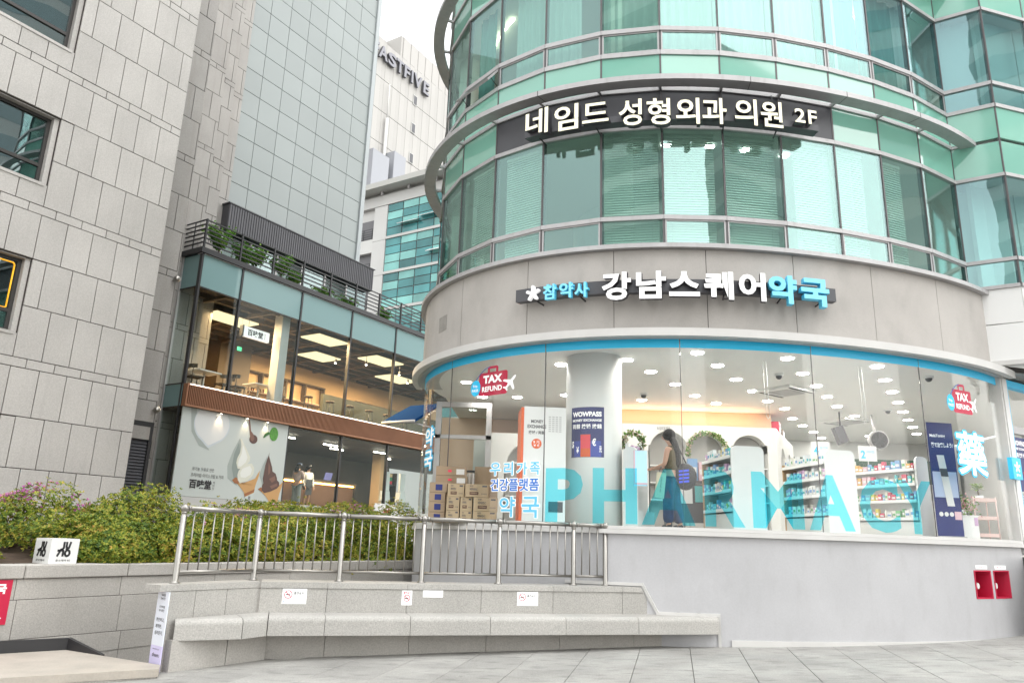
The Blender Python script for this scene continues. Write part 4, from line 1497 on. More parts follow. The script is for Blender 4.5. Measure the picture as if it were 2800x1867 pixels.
MB().box(21.6, U1, C0 + 1.6, C0 + 1.75, 5.8, 6.95).build('counter_front', pbr('olive_counter', (.085, .08, .05), .6, var=.15), cafe)
for k in range(9):
    MB().box(14.3, U1, C0 + .5 + k * .75, C0 + .62 + k * .75, 9.12, 9.28).build('ceiling_beam', M['brown'], cafe)
for k in range(10):
    MB().box(15.4 + 2.0 * k, 15.52 + 2.0 * k, C0 + .2, C0 + 6.4, 9.0, 9.115).build('ceiling_beam', M['brown'], cafe)
# glowing ceiling panels
M['glowp'] = emis('warm_ceiling_panel', (1.0, .80, .46), .62)
for (u, c, w, d, lab) in ((16.15, 22.1, 1.85, 1.0, 'square glowing ceiling panel nearest the cafe corner'), (20.0, 21.0, 1.6, 1.0, 'front glowing ceiling panel in the middle cafe bay'), (22.1, 23.3, 1.5, 1.1, 'rear glowing ceiling panel in the middle cafe bay'), (23.7, 21.3, 1.8, 1.1, 'front glowing ceiling panel in the right cafe bay'), (27.0, 23.2, 1.9, 1.1, 'rear glowing ceiling panel in the right cafe bay')):
    t = gthing('ceiling_light_panel', lab, 'light', (u + w / 2, c + d / 2, 8.9), 'glowing ceiling panels of the cafe')
    MB().box(u, u + w, c, c + d, 8.90, 8.95).build('diffuser', M['glowp'], t)
    MB().box(u - .03, u + w + .03, c - .03, c + d + .03, 8.952, 8.99).build('frame', M['brown'], t)
    al = bpy.data.lights.new('panel_lamp', 'AREA'); al.shape = 'RECTANGLE'; al.size = w; al.size_y = d; al.energy = 260; al.color = (1, .66, .34)
    ao = bpy.data.objects.new('lamp', al); COL.objects.link(ao); ao.parent = t; ao.location = (0, 0, -.02)
# shelf with bottles and warm light at the back of the second floor
sh = gthing('lit_wall_shelf', 'copper lit wall shelf with bottles at the back of the cafe', 'shelf', (24, C0 + 6.3, 7.2))
M['glow_s'] = emis('copper_glow', (1, .42, .2), 1.2)
MB().box(20.9, 26.2, C0 + 6.2, C0 + 6.48, 8.3, 8.36).build('board', M['brown'], sh)
MB().box(20.9, 26.2, C0 + 6.2, C0 + 6.48, 7.4, 7.46).build('board', M['brown'], sh)
for u in (20.9, 22.3, 23.7, 24.9, 26.1):
    MB().box(u, u + .08, C0 + 6.2, C0 + 6.48, 7.46, 8.3).build('upright', M['brown'], sh)
MB().box(21.0, 26.1, C0 + 6.44, C0 + 6.47, 7.48, 7.54).build('light_strip', M['glow_s'], sh)
M['bottle'] = pbr('brown_bottle', (.10, .04, .03), .2)
for k in range(12):
    u = 21.1 + k * .10 + (0.35 if k > 9 else 0)
    o = MB().lathe(gw(u, C0 + 6.34, 7.461), [(.001, 0), (.035, 0), (.035, .22), (.012, .29), (.012, .36), (.001, .36)], 8).build('bottle', M['bottle'], None)
    tag(o, 'dark bottle in the row on the copper lit cafe shelf', 'bottle', 'bottles on the lit cafe shelf')
# pendant spots
M['spot'] = emis('spot_lens', (1, .9, .7), 9)
for k, (u, c) in enumerate(((18.3, 21.4), (19.4, 22.4), (22.6, 22.6), (23.4, 21.6), (25.6, 21.6), (27.2, 22.4))):
    t = gthing('spot_light', ('spot light hanging in the cafe, number %s from the left' % ['first', 'second', 'third', 'fourth', 'fifth', 'sixth'][k]).replace('number ', ''), 'light', (u, c, 8.6), 'spot lights of the cafe')
    MB().tube((u, c, 8.62), (u, c, 9.0), .012, 6).build('stem', M['black'], t)
    MB().tube((u, c, 8.50), (u, c - .03, 8.64), .045, 10).build('can', M['black'], t)
    MB().ball((u, c, 8.49), .04, 10, 6).build('lens', M['spot'], t)
# hanging box sign
hs_ = gthing('hanging_box_sign', 'white lit box sign with black characters hanging in the cafe window', 'sign', (17.2, 21.2, 8.07))
MB().box(16.66, 17.80, 21.2, 21.32, 8.06, 8.42).build('box', pbr('lit_white', (.8, .8, .8), .5, emit=.35), hs_)
MB().box(16.60, 16.655, 21.18, 21.34, 8.04, 8.44).build('end_cap', M['black'], hs_)
for u in (16.9, 17.5): MB().tube((u, 21.26, 8.42), (u, 21.26, 9.1), .008, 6).build('hanger', M['black'], hs_)
text_on('characters', hs_, '百味堂', (16.83, 21.199, 8.12), (1, 0, 0), UP, (0, -1, 0), .68, .235, M['black'], bold=.035, lift=.002)
text_on('characters', hs_, '백\n미\n당', (17.57, 21.199, 8.13), (1, 0, 0), UP, (0, -1, 0), .05, .2, M['black'], bold=.01, lift=.002)
ex_ = gthing('exit_sign', 'tiny green exit sign under the hanging box sign', 'sign', (17.2, 22.0, 7.75))
MB().box(17.13, 17.30, 22.0, 22.03, 7.72, 7.86).build('panel', pbr('exit_green', (.02, .4, .2), .5, emit=.8), ex_)
MB().tube((17.2, 22.015, 7.86), (17.2, 22.015, 9.1), .006, 5).build('hanger', M['black'], ex_)


# cafe tables and chairs upstairs
def cafe_table(u, c, lab):
    t = gthing('cafe_table', lab, 'table', (u, c, 5.8), 'cafe tables upstairs')
    MB().box(u - .42, u + .42, c - .35, c + .35, 6.52, 6.56).build('top', M['white'], t)
    MB().tube((u, c, 5.82), (u, c, 6.52), .035, 8).build('leg', M['white'], t)
    MB().tube((u, c, 5.80), (u, c, 5.825), .22, 14).build('base', M['white'], t)


def cafe_chair(u, c, rz, lab):
    t = thing('cafe_chair', lab, 'chair', tuple(gw(u, c, 5.8)), 0, 'dark cafe chairs upstairs')
    t.rotation_euler = (0, 0, GA + rz)
    ORG[t.name] = Vector((0, 0, 0))
    MB().box(-.22, .22, -.21, .21, .43, .47).build('seat', M['brown'], t)
    for x in (-.2, .2):
        for y in (-.19, .19):
            MB().tube((x, y, 0), (x * .9, y * .9, .44 if y < 0 else .80), .018, 6).build('leg', M['brown'], t)
    b = MB()
    for k in range(6):
        a0, a1 = R_(20 + 140 * k / 6), R_(20 + 140 * (k + 1) / 6)
        b.obox(Vector((.24 * math.cos(a0), .02 + .21 * math.sin(a0), .72)), (Vector((.24 * math.cos(a1), .02 + .21 * math.sin(a1), 0)) - Vector((.24 * math.cos(a0), .02 + .21 * math.sin(a0), 0))).normalized(), Vector((0, 0, 1)).cross(Vector((1, 0, 0))), UP, (0, .11), (-.012, .012), (0, .13))
    b.build('backrest', M['brown'], t)


cafe_table(15.55, 21.5, 'white cafe table nearest the cafe corner')
cafe_table(17.9, 21.6, 'white cafe table below the hanging sign')
for (u, c, r, lab) in ((15.0, 21.2, 1.4, 'dark chair left of the corner table'), (16.25, 21.4, -1.4, 'dark chair right of the corner table'), (16.75, 21.3, 1.5, 'dark chair between the two cafe tables'), (17.1, 21.9, 1.2, 'dark chair behind left of the second table'), (18.6, 21.4, -1.5, 'dark chair right of the second table'), (18.2, 22.3, 3.0, 'dark chair behind the second table')):
    cafe_chair(u, c, r, lab)
def stool(u, c, z, lab):
    t = gthing('bar_stool', lab, 'stool', (u, c, z), 'bar stools at the olive counter')
    MB().tube((u, c, z + .70), (u, c, z + .75), .17, 12).build('seat', M['brown'], t)
    for a in (45, 135, 225, 315):
        MB().tube((u + .2 * math.cos(R_(a)), c + .2 * math.sin(R_(a)), z), (u + .12 * math.cos(R_(a)), c + .12 * math.sin(R_(a)), z + .70), .014, 6).build('leg', M['black'], t)
for k in range(6):
    stool(20.2 + k * 1.15, C0 + .95, 5.8, 'dark bar stool in the row before the olive counter, %s from the left' % ['first', 'second', 'third', 'fourth', 'fifth', 'sixth'][k])

# ground floor counter
ct = gthing('service_counter', 'long dark service counter with amber light line in the cafe', 'counter', (24, 23.8, 2.44))
MB().box(21.5, 25.85, 23.8, 24.5, 3.60, 3.68).build('top', M['brown'], ct)
MB().box(21.6, 25.75, 23.95, 24.4, 2.44, 3.60).build('front', pbr('walnut', (.17, .085, .045), .5, var=.2, vscale=1.5), ct)
MB().box(21.6, 25.75, 23.93, 23.948, 3.52, 3.57).build('light_line', emis('amber_line', (1, .5, .10), 14), ct)
MB().box(25.75, 25.82, 23.82, 23.9, 2.44, 3.6).build('leg', M['black'], ct)
mo_ = gthing('till_screen', 'tilted till screen on the dark counter', 'screen', (24.1, 23.9, 3.68))
b = MB(); b.obox(Vector((23.9, 23.95, 3.72)), Vector((1, 0, 0)), Vector((0, 1, .3)).normalized(), Vector((0, -.3, 1)).normalized(), (0, .42), (0, .03), (0, .32)); b.build('panel', pbr('screen_blue', (.10, .10, .22), .3, emit=.5), mo_)
MB().tube((24.1, 24.0, 3.68), (24.1, 24.0, 3.80), .05, 8).build('stand', M['black'], mo_)
# self-order kiosks at the right end
for u, lab in ((25.3, 'pale self order kiosk left of the pair in the cafe'), (26.35, 'pale self order kiosk right of the pair in the cafe')):
    t = gthing('order_kiosk', lab, 'kiosk', (u, 21.6, 2.44), 'self order kiosks in the cafe')
    MB().box(u - .17, u + .17, 21.6, 21.68, 3.35, 4.15).build('screen', M['white'], t)
    MB().prism_y([(u - .22, 2.9), (u + .22, 2.9), (u + .16, 3.33), (u - .16, 3.33)], 21.55, 21.8).build('head', M['white'], t)
    MB().box(u - .14, u + .14, 21.62, 21.74, 2.44, 2.89).build('stand', M['white'], t)
sh2 = gthing('display_rack', 'dark rack with coloured cartons beside the cafe pillar', 'rack', (27.6, 24, 2.44))
for z in (2.6, 3.2, 3.8): MB().box(27.2, 28.6, 23.8, 24.2, z, z + .05).build('board', M['black'], sh2)
for u in (27.2, 28.55): MB().box(u, u + .05, 23.8, 24.2, 2.44, 4.4).build('upright', M['black'], sh2)
for k, (cc, z) in enumerate((('red', 3.85), ('exit', 4.02), ('cyan', 4.19))):
    tag(MB().add([gw(*p) for p in ((27.5, 23.85, z), (28.3, 23.85, z), (28.3, 24.15, z), (27.5, 24.15, z), (27.5, 23.85, z + .15), (28.3, 23.85, z + .15), (28.3, 24.15, z + .15), (27.5, 24.15, z + .15))], [(0, 3, 2, 1), (4, 5, 6, 7), (0, 1, 5, 4), (1, 2, 6, 5), (2, 3, 7, 6), (3, 0, 4, 7)]).build('carton', {'red': M['red'], 'exit': pbr('carton_green', (.03, .25, .12), .5), 'cyan': pbr('carton_sand', (.6, .5, .3), .5)}[cc], None), ['flat red carton on the cafe rack', 'green carton between two others on the cafe rack', 'sand coloured carton topmost on the cafe rack'][k], 'carton')
for k, (u, c) in enumerate(((19.5, 22.0), (22.0, 22.2), (23.2, 23.0), (24.8, 22.0), (26.8, 23.4))):
    t = gthing('linear_lamp', 'short white linear lamp under the ground floor cafe ceiling, %s from the left' % ['first', 'second', 'third', 'fourth', 'fifth'][k], 'light', (u, c, 4.95), 'linear lamps of the cafe')
    MB().box(u, u + .75, c, c + .06, 4.95, 4.98).build('tube', emis('linear_lamp_%d' % k, (1, .90, .75), 16), t)
    MB().box(u, u + .75, c - .01, c + .07, 4.982, 5.05).build('housing', M['white'], t)
    al = bpy.data.lights.new('linear_lamp_light', 'AREA'); al.shape = 'RECTANGLE'; al.size = .75; al.size_y = .1; al.energy = 22; al.color = (1, .78, .52)
    ao = bpy.data.objects.new('lamp', al); COL.objects.link(ao); ao.parent = t; ao.location = (.37, .03, -.03)

# printed poster over the left ground floor window
po = gthing('ice_cream_poster', 'large pale printed poster with two soft ice creams on the cafe front', 'poster', (16.3, C0 - .03, 2.46))
M['pp'] = pbr('poster_paper', (.58, .63, .61), .55)
MB().box(14.22, 18.46, C0 - .05, C0 - .005, 2.45, 5.125).build('sheet', M['pp'], po)
FC = C0 - .052


def flat(pts, m, layer, name='print'):
    b = MB()
    y = FC - .0015 * layer
    b.add([(x, y, z) for x, z in pts], [tuple(range(len(pts)))])
    return b.build(name, m, po)


M['p_milk'] = pbr('print_milk', (.72, .74, .74), .4)
M['p_glass'] = pbr('print_rim', (.60, .66, .70), .4)
M['p_shadow'] = pbr('print_grey', (.27, .32, .30), .55)
M['p_shadow2'] = pbr('print_grey_soft', (.39, .44, .42), .55)
M['p_cream'] = pbr('print_cream', (.70, .71, .62), .4)
M['p_cream2'] = pbr('print_cream_light', (.80, .82, .78), .4)
M['p_choc'] = pbr('print_chocolate', (.095, .04, .028), .4)
M['p_choc2'] = pbr('print_chocolate_light', (.20, .09, .06), .4)
M['p_cone'] = pbr('print_cone', (.60, .34, .13), .5)
M['p_cone2'] = pbr('print_cone_brown', (.36, .14, .05), .5)
M['p_green'] = pbr('print_matcha', (.10, .32, .05), .6, var=.3, vscale=20)
M['p_leaf'] = pbr('print_leaf', (.03, .12, .03), .6)


def ell(cx, cz, rx, rz, a0=0, a1=360, n=22, rot=0):
    out = []
    for k in range(n):
        a = R_(a0 + (a1 - a0) * k / (n if a1 - a0 >= 360 else n - 1))
        x, z = rx * math.cos(a), rz * math.sin(a)
        out.append((cx + x * math.cos(rot) - z * math.sin(rot), cz + x * math.sin(rot) + z * math.cos(rot)))
    return out


top = 5.12
cup = [p for p in ell(15.34, 4.78, .66, .62, 160, 380, 26)]
cup = [(x, min(z, top)) for x, z in cup]
flat([(14.5, top), (14.62, 4.4), (14.95, 4.0), (15.35, 3.9), (15.1, 4.2), (14.75, 4.7), (14.7, top)], M['p_shadow2'], 1)
jug = [(x, min(z, top)) for x, z in ell(15.33, 4.72, .67, .62, 142, 238, 12) + [(15.20, 4.02), (15.28, 3.97), (15.38, 4.02)] + ell(15.33, 4.72, .67, .62, 296, 398, 12)]
flat(jug, M['p_glass'], 2)
flat([((x - 15.33) * .955 + 15.33, min((z - 4.8) * .93 + 4.82, top - .004)) for x, z in jug], M['p_milk'], 3)
# vanilla cone
flat([(16.45, 4.42), (16.25, 4.0), (16.10, 3.5), (16.16, 3.1), (16.55, 2.9), (16.62, 3.4), (16.60, 4.0)], M['p_shadow2'], 1)
flat([(16.44, 4.30), (16.30, 3.9), (16.27, 3.45), (16.4, 3.1), (16.65, 3.1), (16.55, 3.9)], M['p_shadow'], 2)
flat([(16.34, 3.06), (16.50, 2.97), (16.80, 3.0), (17.25, 3.18), (17.42, 3.47), (17.40, 3.28), (17.30, 2.95), (17.24, 2.50), (16.98, 2.50), (16.85, 2.72), (16.62, 2.92)], M['p_cone'], 4)
flat([(16.34, 3.06), (16.46, 3.16), (16.62, 3.12), (16.60, 2.96), (16.45, 2.97)], M['p_cone2'], 5)
flat([(16.88, 2.66), (17.29, 2.84), (17.27, 2.74), (16.91, 2.57)], M['p_cone2'], 5)
flat([(16.47, 4.40), (16.52, 4.42), (16.60, 4.30), (16.78, 4.08), (16.95, 3.86), (16.95, 3.72), (16.86, 3.62), (17.05, 3.66), (17.17, 3.52), (17.17, 3.34), (17.10, 3.22), (16.95, 3.08), (16.66, 2.98), (16.56, 3.08), (16.52, 3.24), (16.55, 3.38), (16.62, 3.44), (16.50, 3.44), (16.42, 3.62), (16.44, 3.78), (16.52, 3.96), (16.54, 4.2), (16.50, 4.33)], M['p_cream'], 6)
flat([(16.60, 4.22), (16.72, 4.06), (16.84, 3.84), (16.80, 3.68), (16.62, 3.52), (16.50, 3.52), (16.50, 3.72), (16.58, 3.9)], M['p_cream2'], 7)
flat([(16.70, 3.46), (16.98, 3.58), (17.08, 3.46), (17.05, 3.30), (16.85, 3.18), (16.66, 3.18), (16.62, 3.32)], M['p_cream2'], 7)
flat([(16.92, 2.56), (17.27, 2.72), (17.25, 2.46), (16.98, 2.46)], pbr('print_sleeve', (.60, .66, .64), .5), 6)
text_on('print', po, '百', (17.05, FC - .012, 2.49), (1, 0, 0), UP, (0, -1, 0), .10, .10, M['black'], bold=.02)
# chocolate cone
flat([(17.66, 3.95), (17.5, 3.6), (17.42, 3.3), (17.6, 3.0), (17.7, 3.5)], M['p_shadow2'], 2)
flat([(17.42, 2.85), (17.6, 2.78), (18.0, 2.90), (18.30, 3.02), (18.46, 3.17), (18.44, 3.0), (18.36, 2.75), (18.32, 2.46), (17.95, 2.46), (17.80, 2.62), (17.6, 2.76)], M['p_cone'], 4)
flat([(17.42, 2.85), (17.54, 2.92), (17.64, 2.86), (17.6, 2.76)], M['p_cone2'], 5)
flat([(17.75, 4.11), (17.73, 4.0), (17.80, 3.85), (17.92, 3.62), (17.96, 3.48), (18.10, 3.42), (18.18, 3.28), (18.20, 3.2), (18.30, 3.14), (18.32, 3.02), (18.22, 2.92), (17.95, 2.80), (17.70, 2.74), (17.58, 2.82), (17.58, 2.98), (17.62, 3.06), (17.58, 3.2), (17.60, 3.42), (17.62, 3.65), (17.68, 3.9)], M['p_choc'], 6)
flat([(17.74, 3.8), (17.84, 3.6), (17.86, 3.42), (17.78, 3.34), (17.76, 3.55)], M['p_choc2'], 7)
flat([(17.84, 3.22), (18.08, 3.34), (18.12, 3.2), (17.98, 3.1)], M['p_choc2'], 7)
flat([(17.90, 2.98), (18.2, 3.1), (18.24, 3.02), (18.0, 2.9)], M['p_choc2'], 7)
# spoon of cocoa, matcha
flat(ell(17.0, 4.46, .17, .15, n=18), M['p_choc'], 2)
flat([(16.70, top - .01), (16.76, top - .01), (16.86, 4.72), (16.98, 4.62), (17.04, 4.48), (16.98, 4.38), (16.88, 4.42), (16.84, 4.56), (16.80, 4.72)], M['p_choc2'], 3)
flat(ell(17.84, 4.74, .19, .24, n=18), M['p_green'], 3)
flat([(17.38, 4.56), (17.46, 4.72), (17.62, 4.80), (17.66, 4.72), (17.54, 4.64), (17.44, 4.56)], M['p_leaf'], 4)
for s, x, z, w, h in (('유기농 우유로 만든', 14.82, 3.24, .80, .11), ('프리미엄 아이스크림 & 커피', 14.80, 3.05, 1.19, .12)):
    text_on('print', po, s, (x, FC - .012, z), (1, 0, 0), UP, (0, -1, 0), w, h, M['black'])
text_on('print', po, '百味堂', (14.78, FC - .012, 2.70), (1, 0, 0), UP, (0, -1, 0), .80, .28, M['black'], bold=.035)
text_on('print', po, '백\n미\n당', (15.63, FC - .012, 2.70), (1, 0, 0), UP, (0, -1, 0), .07, .26, M['black'])
# washers lighting the poster
for k, u in enumerate((15.55, 16.6, 17.45)):
    t = gthing('poster_spot', 'small spot under the copper band over the poster, %s' % ['leftmost', 'middle', 'rightmost'][k], 'light', (u, C0 - .14, 5.1), 'poster spots under the copper band')
    MB().tube((u, C0 - .14, 5.085), (u, C0 - .14, 5.13), .045, 10).build('can', M['black'], t)
    MB().tube((u, C0 - .14, 5.08), (u, C0 - .14, 5.084), .032, 10).build('lens', M['spot'], t)
    ld = bpy.data.lights.new('poster_spot_lamp', 'SPOT')
    ld.energy = 7; ld.color = (1, .72, .42); ld.spot_size = R_(70); ld.spot_blend = .8; ld.shadow_soft_size = .02
    lo = bpy.data.objects.new('lamp', ld)
    COL.objects.link(lo)
    lo.parent = t
    lo.location = (0, 0, -.03)
    lo.rotation_euler = (R_(14), 0, 0)
# arrow board by the planter
ab = gthing('arrow_board', 'white board with red arrow behind the azaleas', 'sign', (23.6, 20.2, 1.9))
MB().box(23.0, 24.25, 20.18, 20.22, 2.15, 2.70).build('board', M['white'], ab)
MB().box(23.1, 23.15, 20.19, 20.21, 1.0, 2.15).build('leg', M['alu'], ab); MB().box(24.1, 24.15, 20.19, 20.21, 1.0, 2.15).build('leg', M['alu'], ab)
MB().add([(23.55, 20.178, 2.36), (23.85, 20.178, 2.36), (23.85, 20.178, 2.28), (24.08, 20.178, 2.42), (23.85, 20.178, 2.56), (23.85, 20.178, 2.48), (23.55, 20.178, 2.48)], [(0, 1, 2, 3, 4, 5, 6)]).build('arrow', M['red'], ab)

# roof railing: bars and posts
rr_ = gthing('roof_railing', 'black horizontal bar railing along the cafe roof edge', 'railing', (18, C0, 10.3))
for u in [U0 - .06 + 1.42 * k for k in range(15)]:
    MB().box(u, u + .055, C0 - .07, C0 - .005, 10.3, 11.29).build('post', M['black'], rr_)
for c in (C0 + .5, C0 + 1.1): MB().box(U0 - .07, U0 - .04, c, c + .03, 10.3, 11.27).build('post', M['black'], rr_)
for k in range(6):
    z = 10.46 + k * .155
    MB().box(U0 - .07, U1, C0 - .05, C0 - .015, z, z + .042).build('bar', M['black'], rr_)
    MB().box(U0 - .075, U0 - .045, C0 - .015, C0 + 2.2, z, z + .042).build('bar', M['black'], rr_)

# blue awning behind the round corner
aw = gthing('blue_awning', 'dark blue fabric awning between the cafe and the round building', 'awning', (22.8, 18, 5.6))
b = MB()
b.add([(21.95, 17.6, 5.72), (23.6, 17.6, 6.6), (23.6, 19.2, 6.6), (21.95, 19.2, 5.72), (21.95, 17.6, 5.60), (23.6, 17.6, 6.55), (23.6, 19.2, 6.55), (21.95, 19.2, 5.60)], [(0, 1, 2, 3), (4, 7, 6, 5), (0, 4, 5, 1), (3, 2, 6, 7), (0, 3, 7, 4), (1, 5, 6, 2)])
b.build('fabric', pbr('blue_canvas', (.004, .035, .12), .95, spec=.02), aw)
MB().tube((21.95, 17.6, 5.66), (21.95, 19.2, 5.66), .05, 8).build('front_tube', M['white'], aw)
MB().tube((22.0, 17.9, 5.65), (23.6, 17.9, 5.62), .03, 8).build('arm', M['alu'], aw)

# ------------------------------------------------------------------ pale panel tower behind the cafe
tw = gthing('panel_tower', 'windowless pale grey green panel tower behind the cafe', 'building', (19.7, 22.5, 10.3))
for i in range(7):
    for j in range(15):
        piece('wall_panel', M['tile'], tw, 16.07 + i * 1.003 - .003, 22.5, 13.11 + (j - 1) * .978 + .010, .985, .05, .958, .004)
        if i == 0: pass
MB().box(15.0, 23.1, 22.535, 30, 10.3, 27.5).build('wall_core', M['joint'], tw)
MB().box(23.075, 23.30, 22.42, 22.62, 12.9, 27.5).build('corner_trim', pbr('pale_trim', (.34, .37, .38), .4), tw)
for j in range(15):
    piece('wall_panel', M['tile'], tw, 15.07, 22.5, 13.11 + (j - 1) * .978 + .010, .985, .05, .958, .004)
# corrugated dark box at its foot, over terrace glazing
cd = gthing('corrugated_fascia', 'dark corrugated metal fascia at the foot of the pale tower', 'fascia', (19.8, 22, 11.9))
MB().box(15.95, 23.75, 21.93, 22.48, 11.93, 12.93).build('box', M['dark'], cd)
u = 15.97
rb_ = MB()
while u < 23.7:
    rb_.box(u, u + .055, 21.905, 21.93, 11.95, 12.91)
    u += .11
rb_.build('ribs', M['dark'], cd)
MB().box(15.90, 23.80, 21.88, 22.48, 12.93, 12.97).build('coping', M['dark'], cd)
tg_ = gthing('terrace_glazing', 'glazed terrace wall under the dark corrugated fascia', 'glazing', (19.8, 22.2, 10.3))
for k in range(6):
    a = 16.0 + k * 1.28
    MB().box(a + .04, a + 1.24, 22.2, 22.215, 10.34, 11.90).build('pane', M['dglass'] if k % 2 else M['cafe_gl'], tg_)
    MB().box(a - .04, a + .04, 22.16, 22.26, 10.3, 11.93).build('frame', M['alu'], tg_)
MB().box(16, 23.7, 22.45, 22.48, 10.3, 11.93).build('rear_screen', M['tile'], tg_)

# ------------------------------------------------------------------ mid-rise with green glass and balconies
gb = gthing('green_glass_office', 'mid rise office with teal glass grid and white balconies in the gap', 'building', (46, 40, 0))
M['offw'] = pbr('offwhite_panel', (.50, .50, .49), .5, var=.05, vscale=.3, rnd=.04)
M['teal_gl'] = pbr('teal_curtain_glass', (.06, .22, .23), .08, spec=.5, rnd=.4, var=.25, vscale=.5)
M['teal_lt'] = pbr('teal_glass_light', (.17, .40, .38), .1, spec=.5, rnd=.3, var=.2, vscale=.5)
# facade plane u=46, c from 33 to 45; facing -u
UB = 46.0
MB().box(UB + .35, UB + 14, 30, 46.5, 0, 31).build('core', M['offw'], gb)
fl = [10.1, 13.35, 16.6, 19.83, 23.1, 26.35, 29.6]
cgrid = [41.42 - 1.72 * k for k in range(7)]
for z0, z1 in zip(fl, fl[1:]):
    hs2 = [z0 + .22, z0 + .98, z0 + 1.75, z0 + 2.5, z1 - .02]
    for a, b_ in zip(cgrid, cgrid[1:]):
        for q0, q1 in zip(hs2, hs2[1:]):
            MB().box(UB + .05, UB + .10, b_ + .05, a - .05, q0 + .045, q1 - .03).build('window_pane', M['teal_lt'] if rng.random() < .45 else M['teal_gl'], gb)
    MB().box(UB - .05, UB + .34, 31, 41.42, z0 - .02, z0 + .21).build('floor_band', M['offw'], gb)
    MB().box(UB + .11, UB + .34, 31, 41.42, z0 + .21, z1).build('mullion_back', M['mull'], gb)
    # balconies on the left
    MB().box(UB - .02, UB + .34, 41.43, 42.9, z0 - .02, z1 - .05).build('pier', M['offw'], gb)
    MB().box(UB - .02, UB + .34, 42.91, 46.5, z0 - 1.0, z0 + .25).build('balcony_front', M['offw'], gb)
    MB().box(UB + .341, UB + .36, 42.95, 46.4, z0 + .25, z1 - 1.0).build('balcony_back', pbr('balcony_recess', (.16, .16, .17), .8), gb) if z0 == fl[0] else MB().box(UB + .341, UB + .36, 42.95, 46.4, z0 + .25, z1 - 1.0).build('balcony_back', MATS['balcony_recess'], gb)
    rl = MB()
    for k in range(5): rl.box(UB, UB + .03, 42.9, 46.4, z0 + .35 + .22 * k, z0 + .39 + .22 * k)
    for c in (43.0, 44.0, 45.0, 46.0): rl.box(UB - .01, UB + .04, c, c + .04, z0 + .25, z0 + 1.27)
    rl.build('balcony_rail', M['black'], gb)
MB().box(UB - .02, UB + .34, 31, 46.5, 29.62, 30.6).build('parapet', M['offw'], gb)
MB().box(UB - 1.0, UB + 3, 30, 46.8, 30.95, 31.45).build('roof_canopy', pbr('canopy_grey', (.40, .40, .38), .6), gb)
for c in (33, 36, 39, 42, 45): MB().box(UB - .2, UB - .05, c, c + .2, 30.6, 30.95).build('canopy_bracket', M['alu'], gb)
for (c0_, c1_, z, ) in ((35.6, 37.7, 27.85), (37.8, 39.9, 27.6), (35.2, 36.6, 24.5)):
    b = MB(); b.obox(gw(0, 0, 0) * 0 + Vector((UB + .02, c0_, z)), Vector((0, 1, 0)), Vector((-.85, 0, -.5)).normalized(), Vector((-.5, 0, .85)).normalized(), (0, c1_ - c0_), (0, .55), (0, .04)); b.build('open_vent', M['white'], gb)

# far white tower with raised letters
wt = gthing('white_rib_tower', 'tall white tower with raised dark letters in the background', 'building', (56, 48, 0))
M['ribw'] = pbr('white_rib_panel', (.385, .375, .36), .6, var=.03, vscale=.2)
M['ribg'] = pbr('grey_rib_panel', (.365, .356, .342), .6, var=.03, vscale=.2)
MB().box(46, 62.5, 48.1, 60, 0, 51.6).build('core', M['ribw'], wt)
MB().box(51.3, 53.6, 50.0, 60, 51.6, 53.9).build('penthouse', M['ribw'], wt)
MB().box(53.5, 62.4, 48.12, 60, 51.6, 54.2).build('upper_wall', M['ribw'], wt)
u = 46.0
k = 0
while u < 62.4:
    wdt = .75 if k % 2 == 0 else .55
    for z0, z1 in ((30, 40.0), (40.06, 43.6), (43.66, 47.2), (47.26, 51.55)):
        MB().box(u + .008, u + wdt - .008, 48.0 + (.012 if k % 2 else 0), 48.1, z0, z1).build('rib_panel', M['ribg'] if k % 2 else M['ribw'], wt)
    if u > 53.5: MB().box(u + .008, u + wdt - .008, 48.02 + (.05 if k % 2 else 0), 48.12, 51.6, 54.15).build('rib_panel', M['ribw'], wt)
    u += wdt
    k += 1
for z in (47.1, 43.7, 40.1):
    w = MB().box(55.95, 56.62, 47.93, 47.99, z, z + 1.2).build('window', M['offw'], wt)
    MB().box(56.02, 56.55, 47.915, 47.93, z + .08, z + 1.12).build('pane', M['dark'], w)
for u0, u1, z0, z1 in ((49.0, 51.4, 34, 38.0), (52.1, 53.9, 34, 39.2)):
    MB().box(u0, u1, 46.6, 47.9, z0, z1).build('louvred_box', pbr('plant_box_grey', (.30, .31, .34), .6), wt) if u0 < 50 else MB().box(u0, u1, 46.6, 47.9, z0, z1).build('louvred_box', MATS['plant_box_grey'], wt)
MB().tube((51.75, 47.7, 34), (51.75, 47.7, 43), .17, 8).build('pipe', M['offw'], wt)
MB().tube((51.75, 47.7, 43), (51.75, 47.7, 47), .06, 8).build('pipe', M['offw'], wt)
fs_ = gthing('raised_letter_sign', 'dark raised capital letters high on the white tower', 'sign', (54, 47.9, 49.1))
M['ffs'] = pbr('letter_grey', (.22, .22, .25), .5)
for ch, a, b_ in (('F', 48.2, 49.1), ('A', 49.15, 50.5), ('S', 50.6, 51.9), ('T', 51.95, 53.1), ('F', 53.25, 54.2), ('I', 54.45, 54.75), ('V', 54.9, 56.3), ('E', 56.6, 57.6)):
    text_on('letter', fs_, ch, (a + .55, 47.88, 49.15), (1, 0, 0), UP, (0, -1, 0), b_ - a, 1.5, M['ffs'], depth=.28, bold=.03, side=M['dark'])

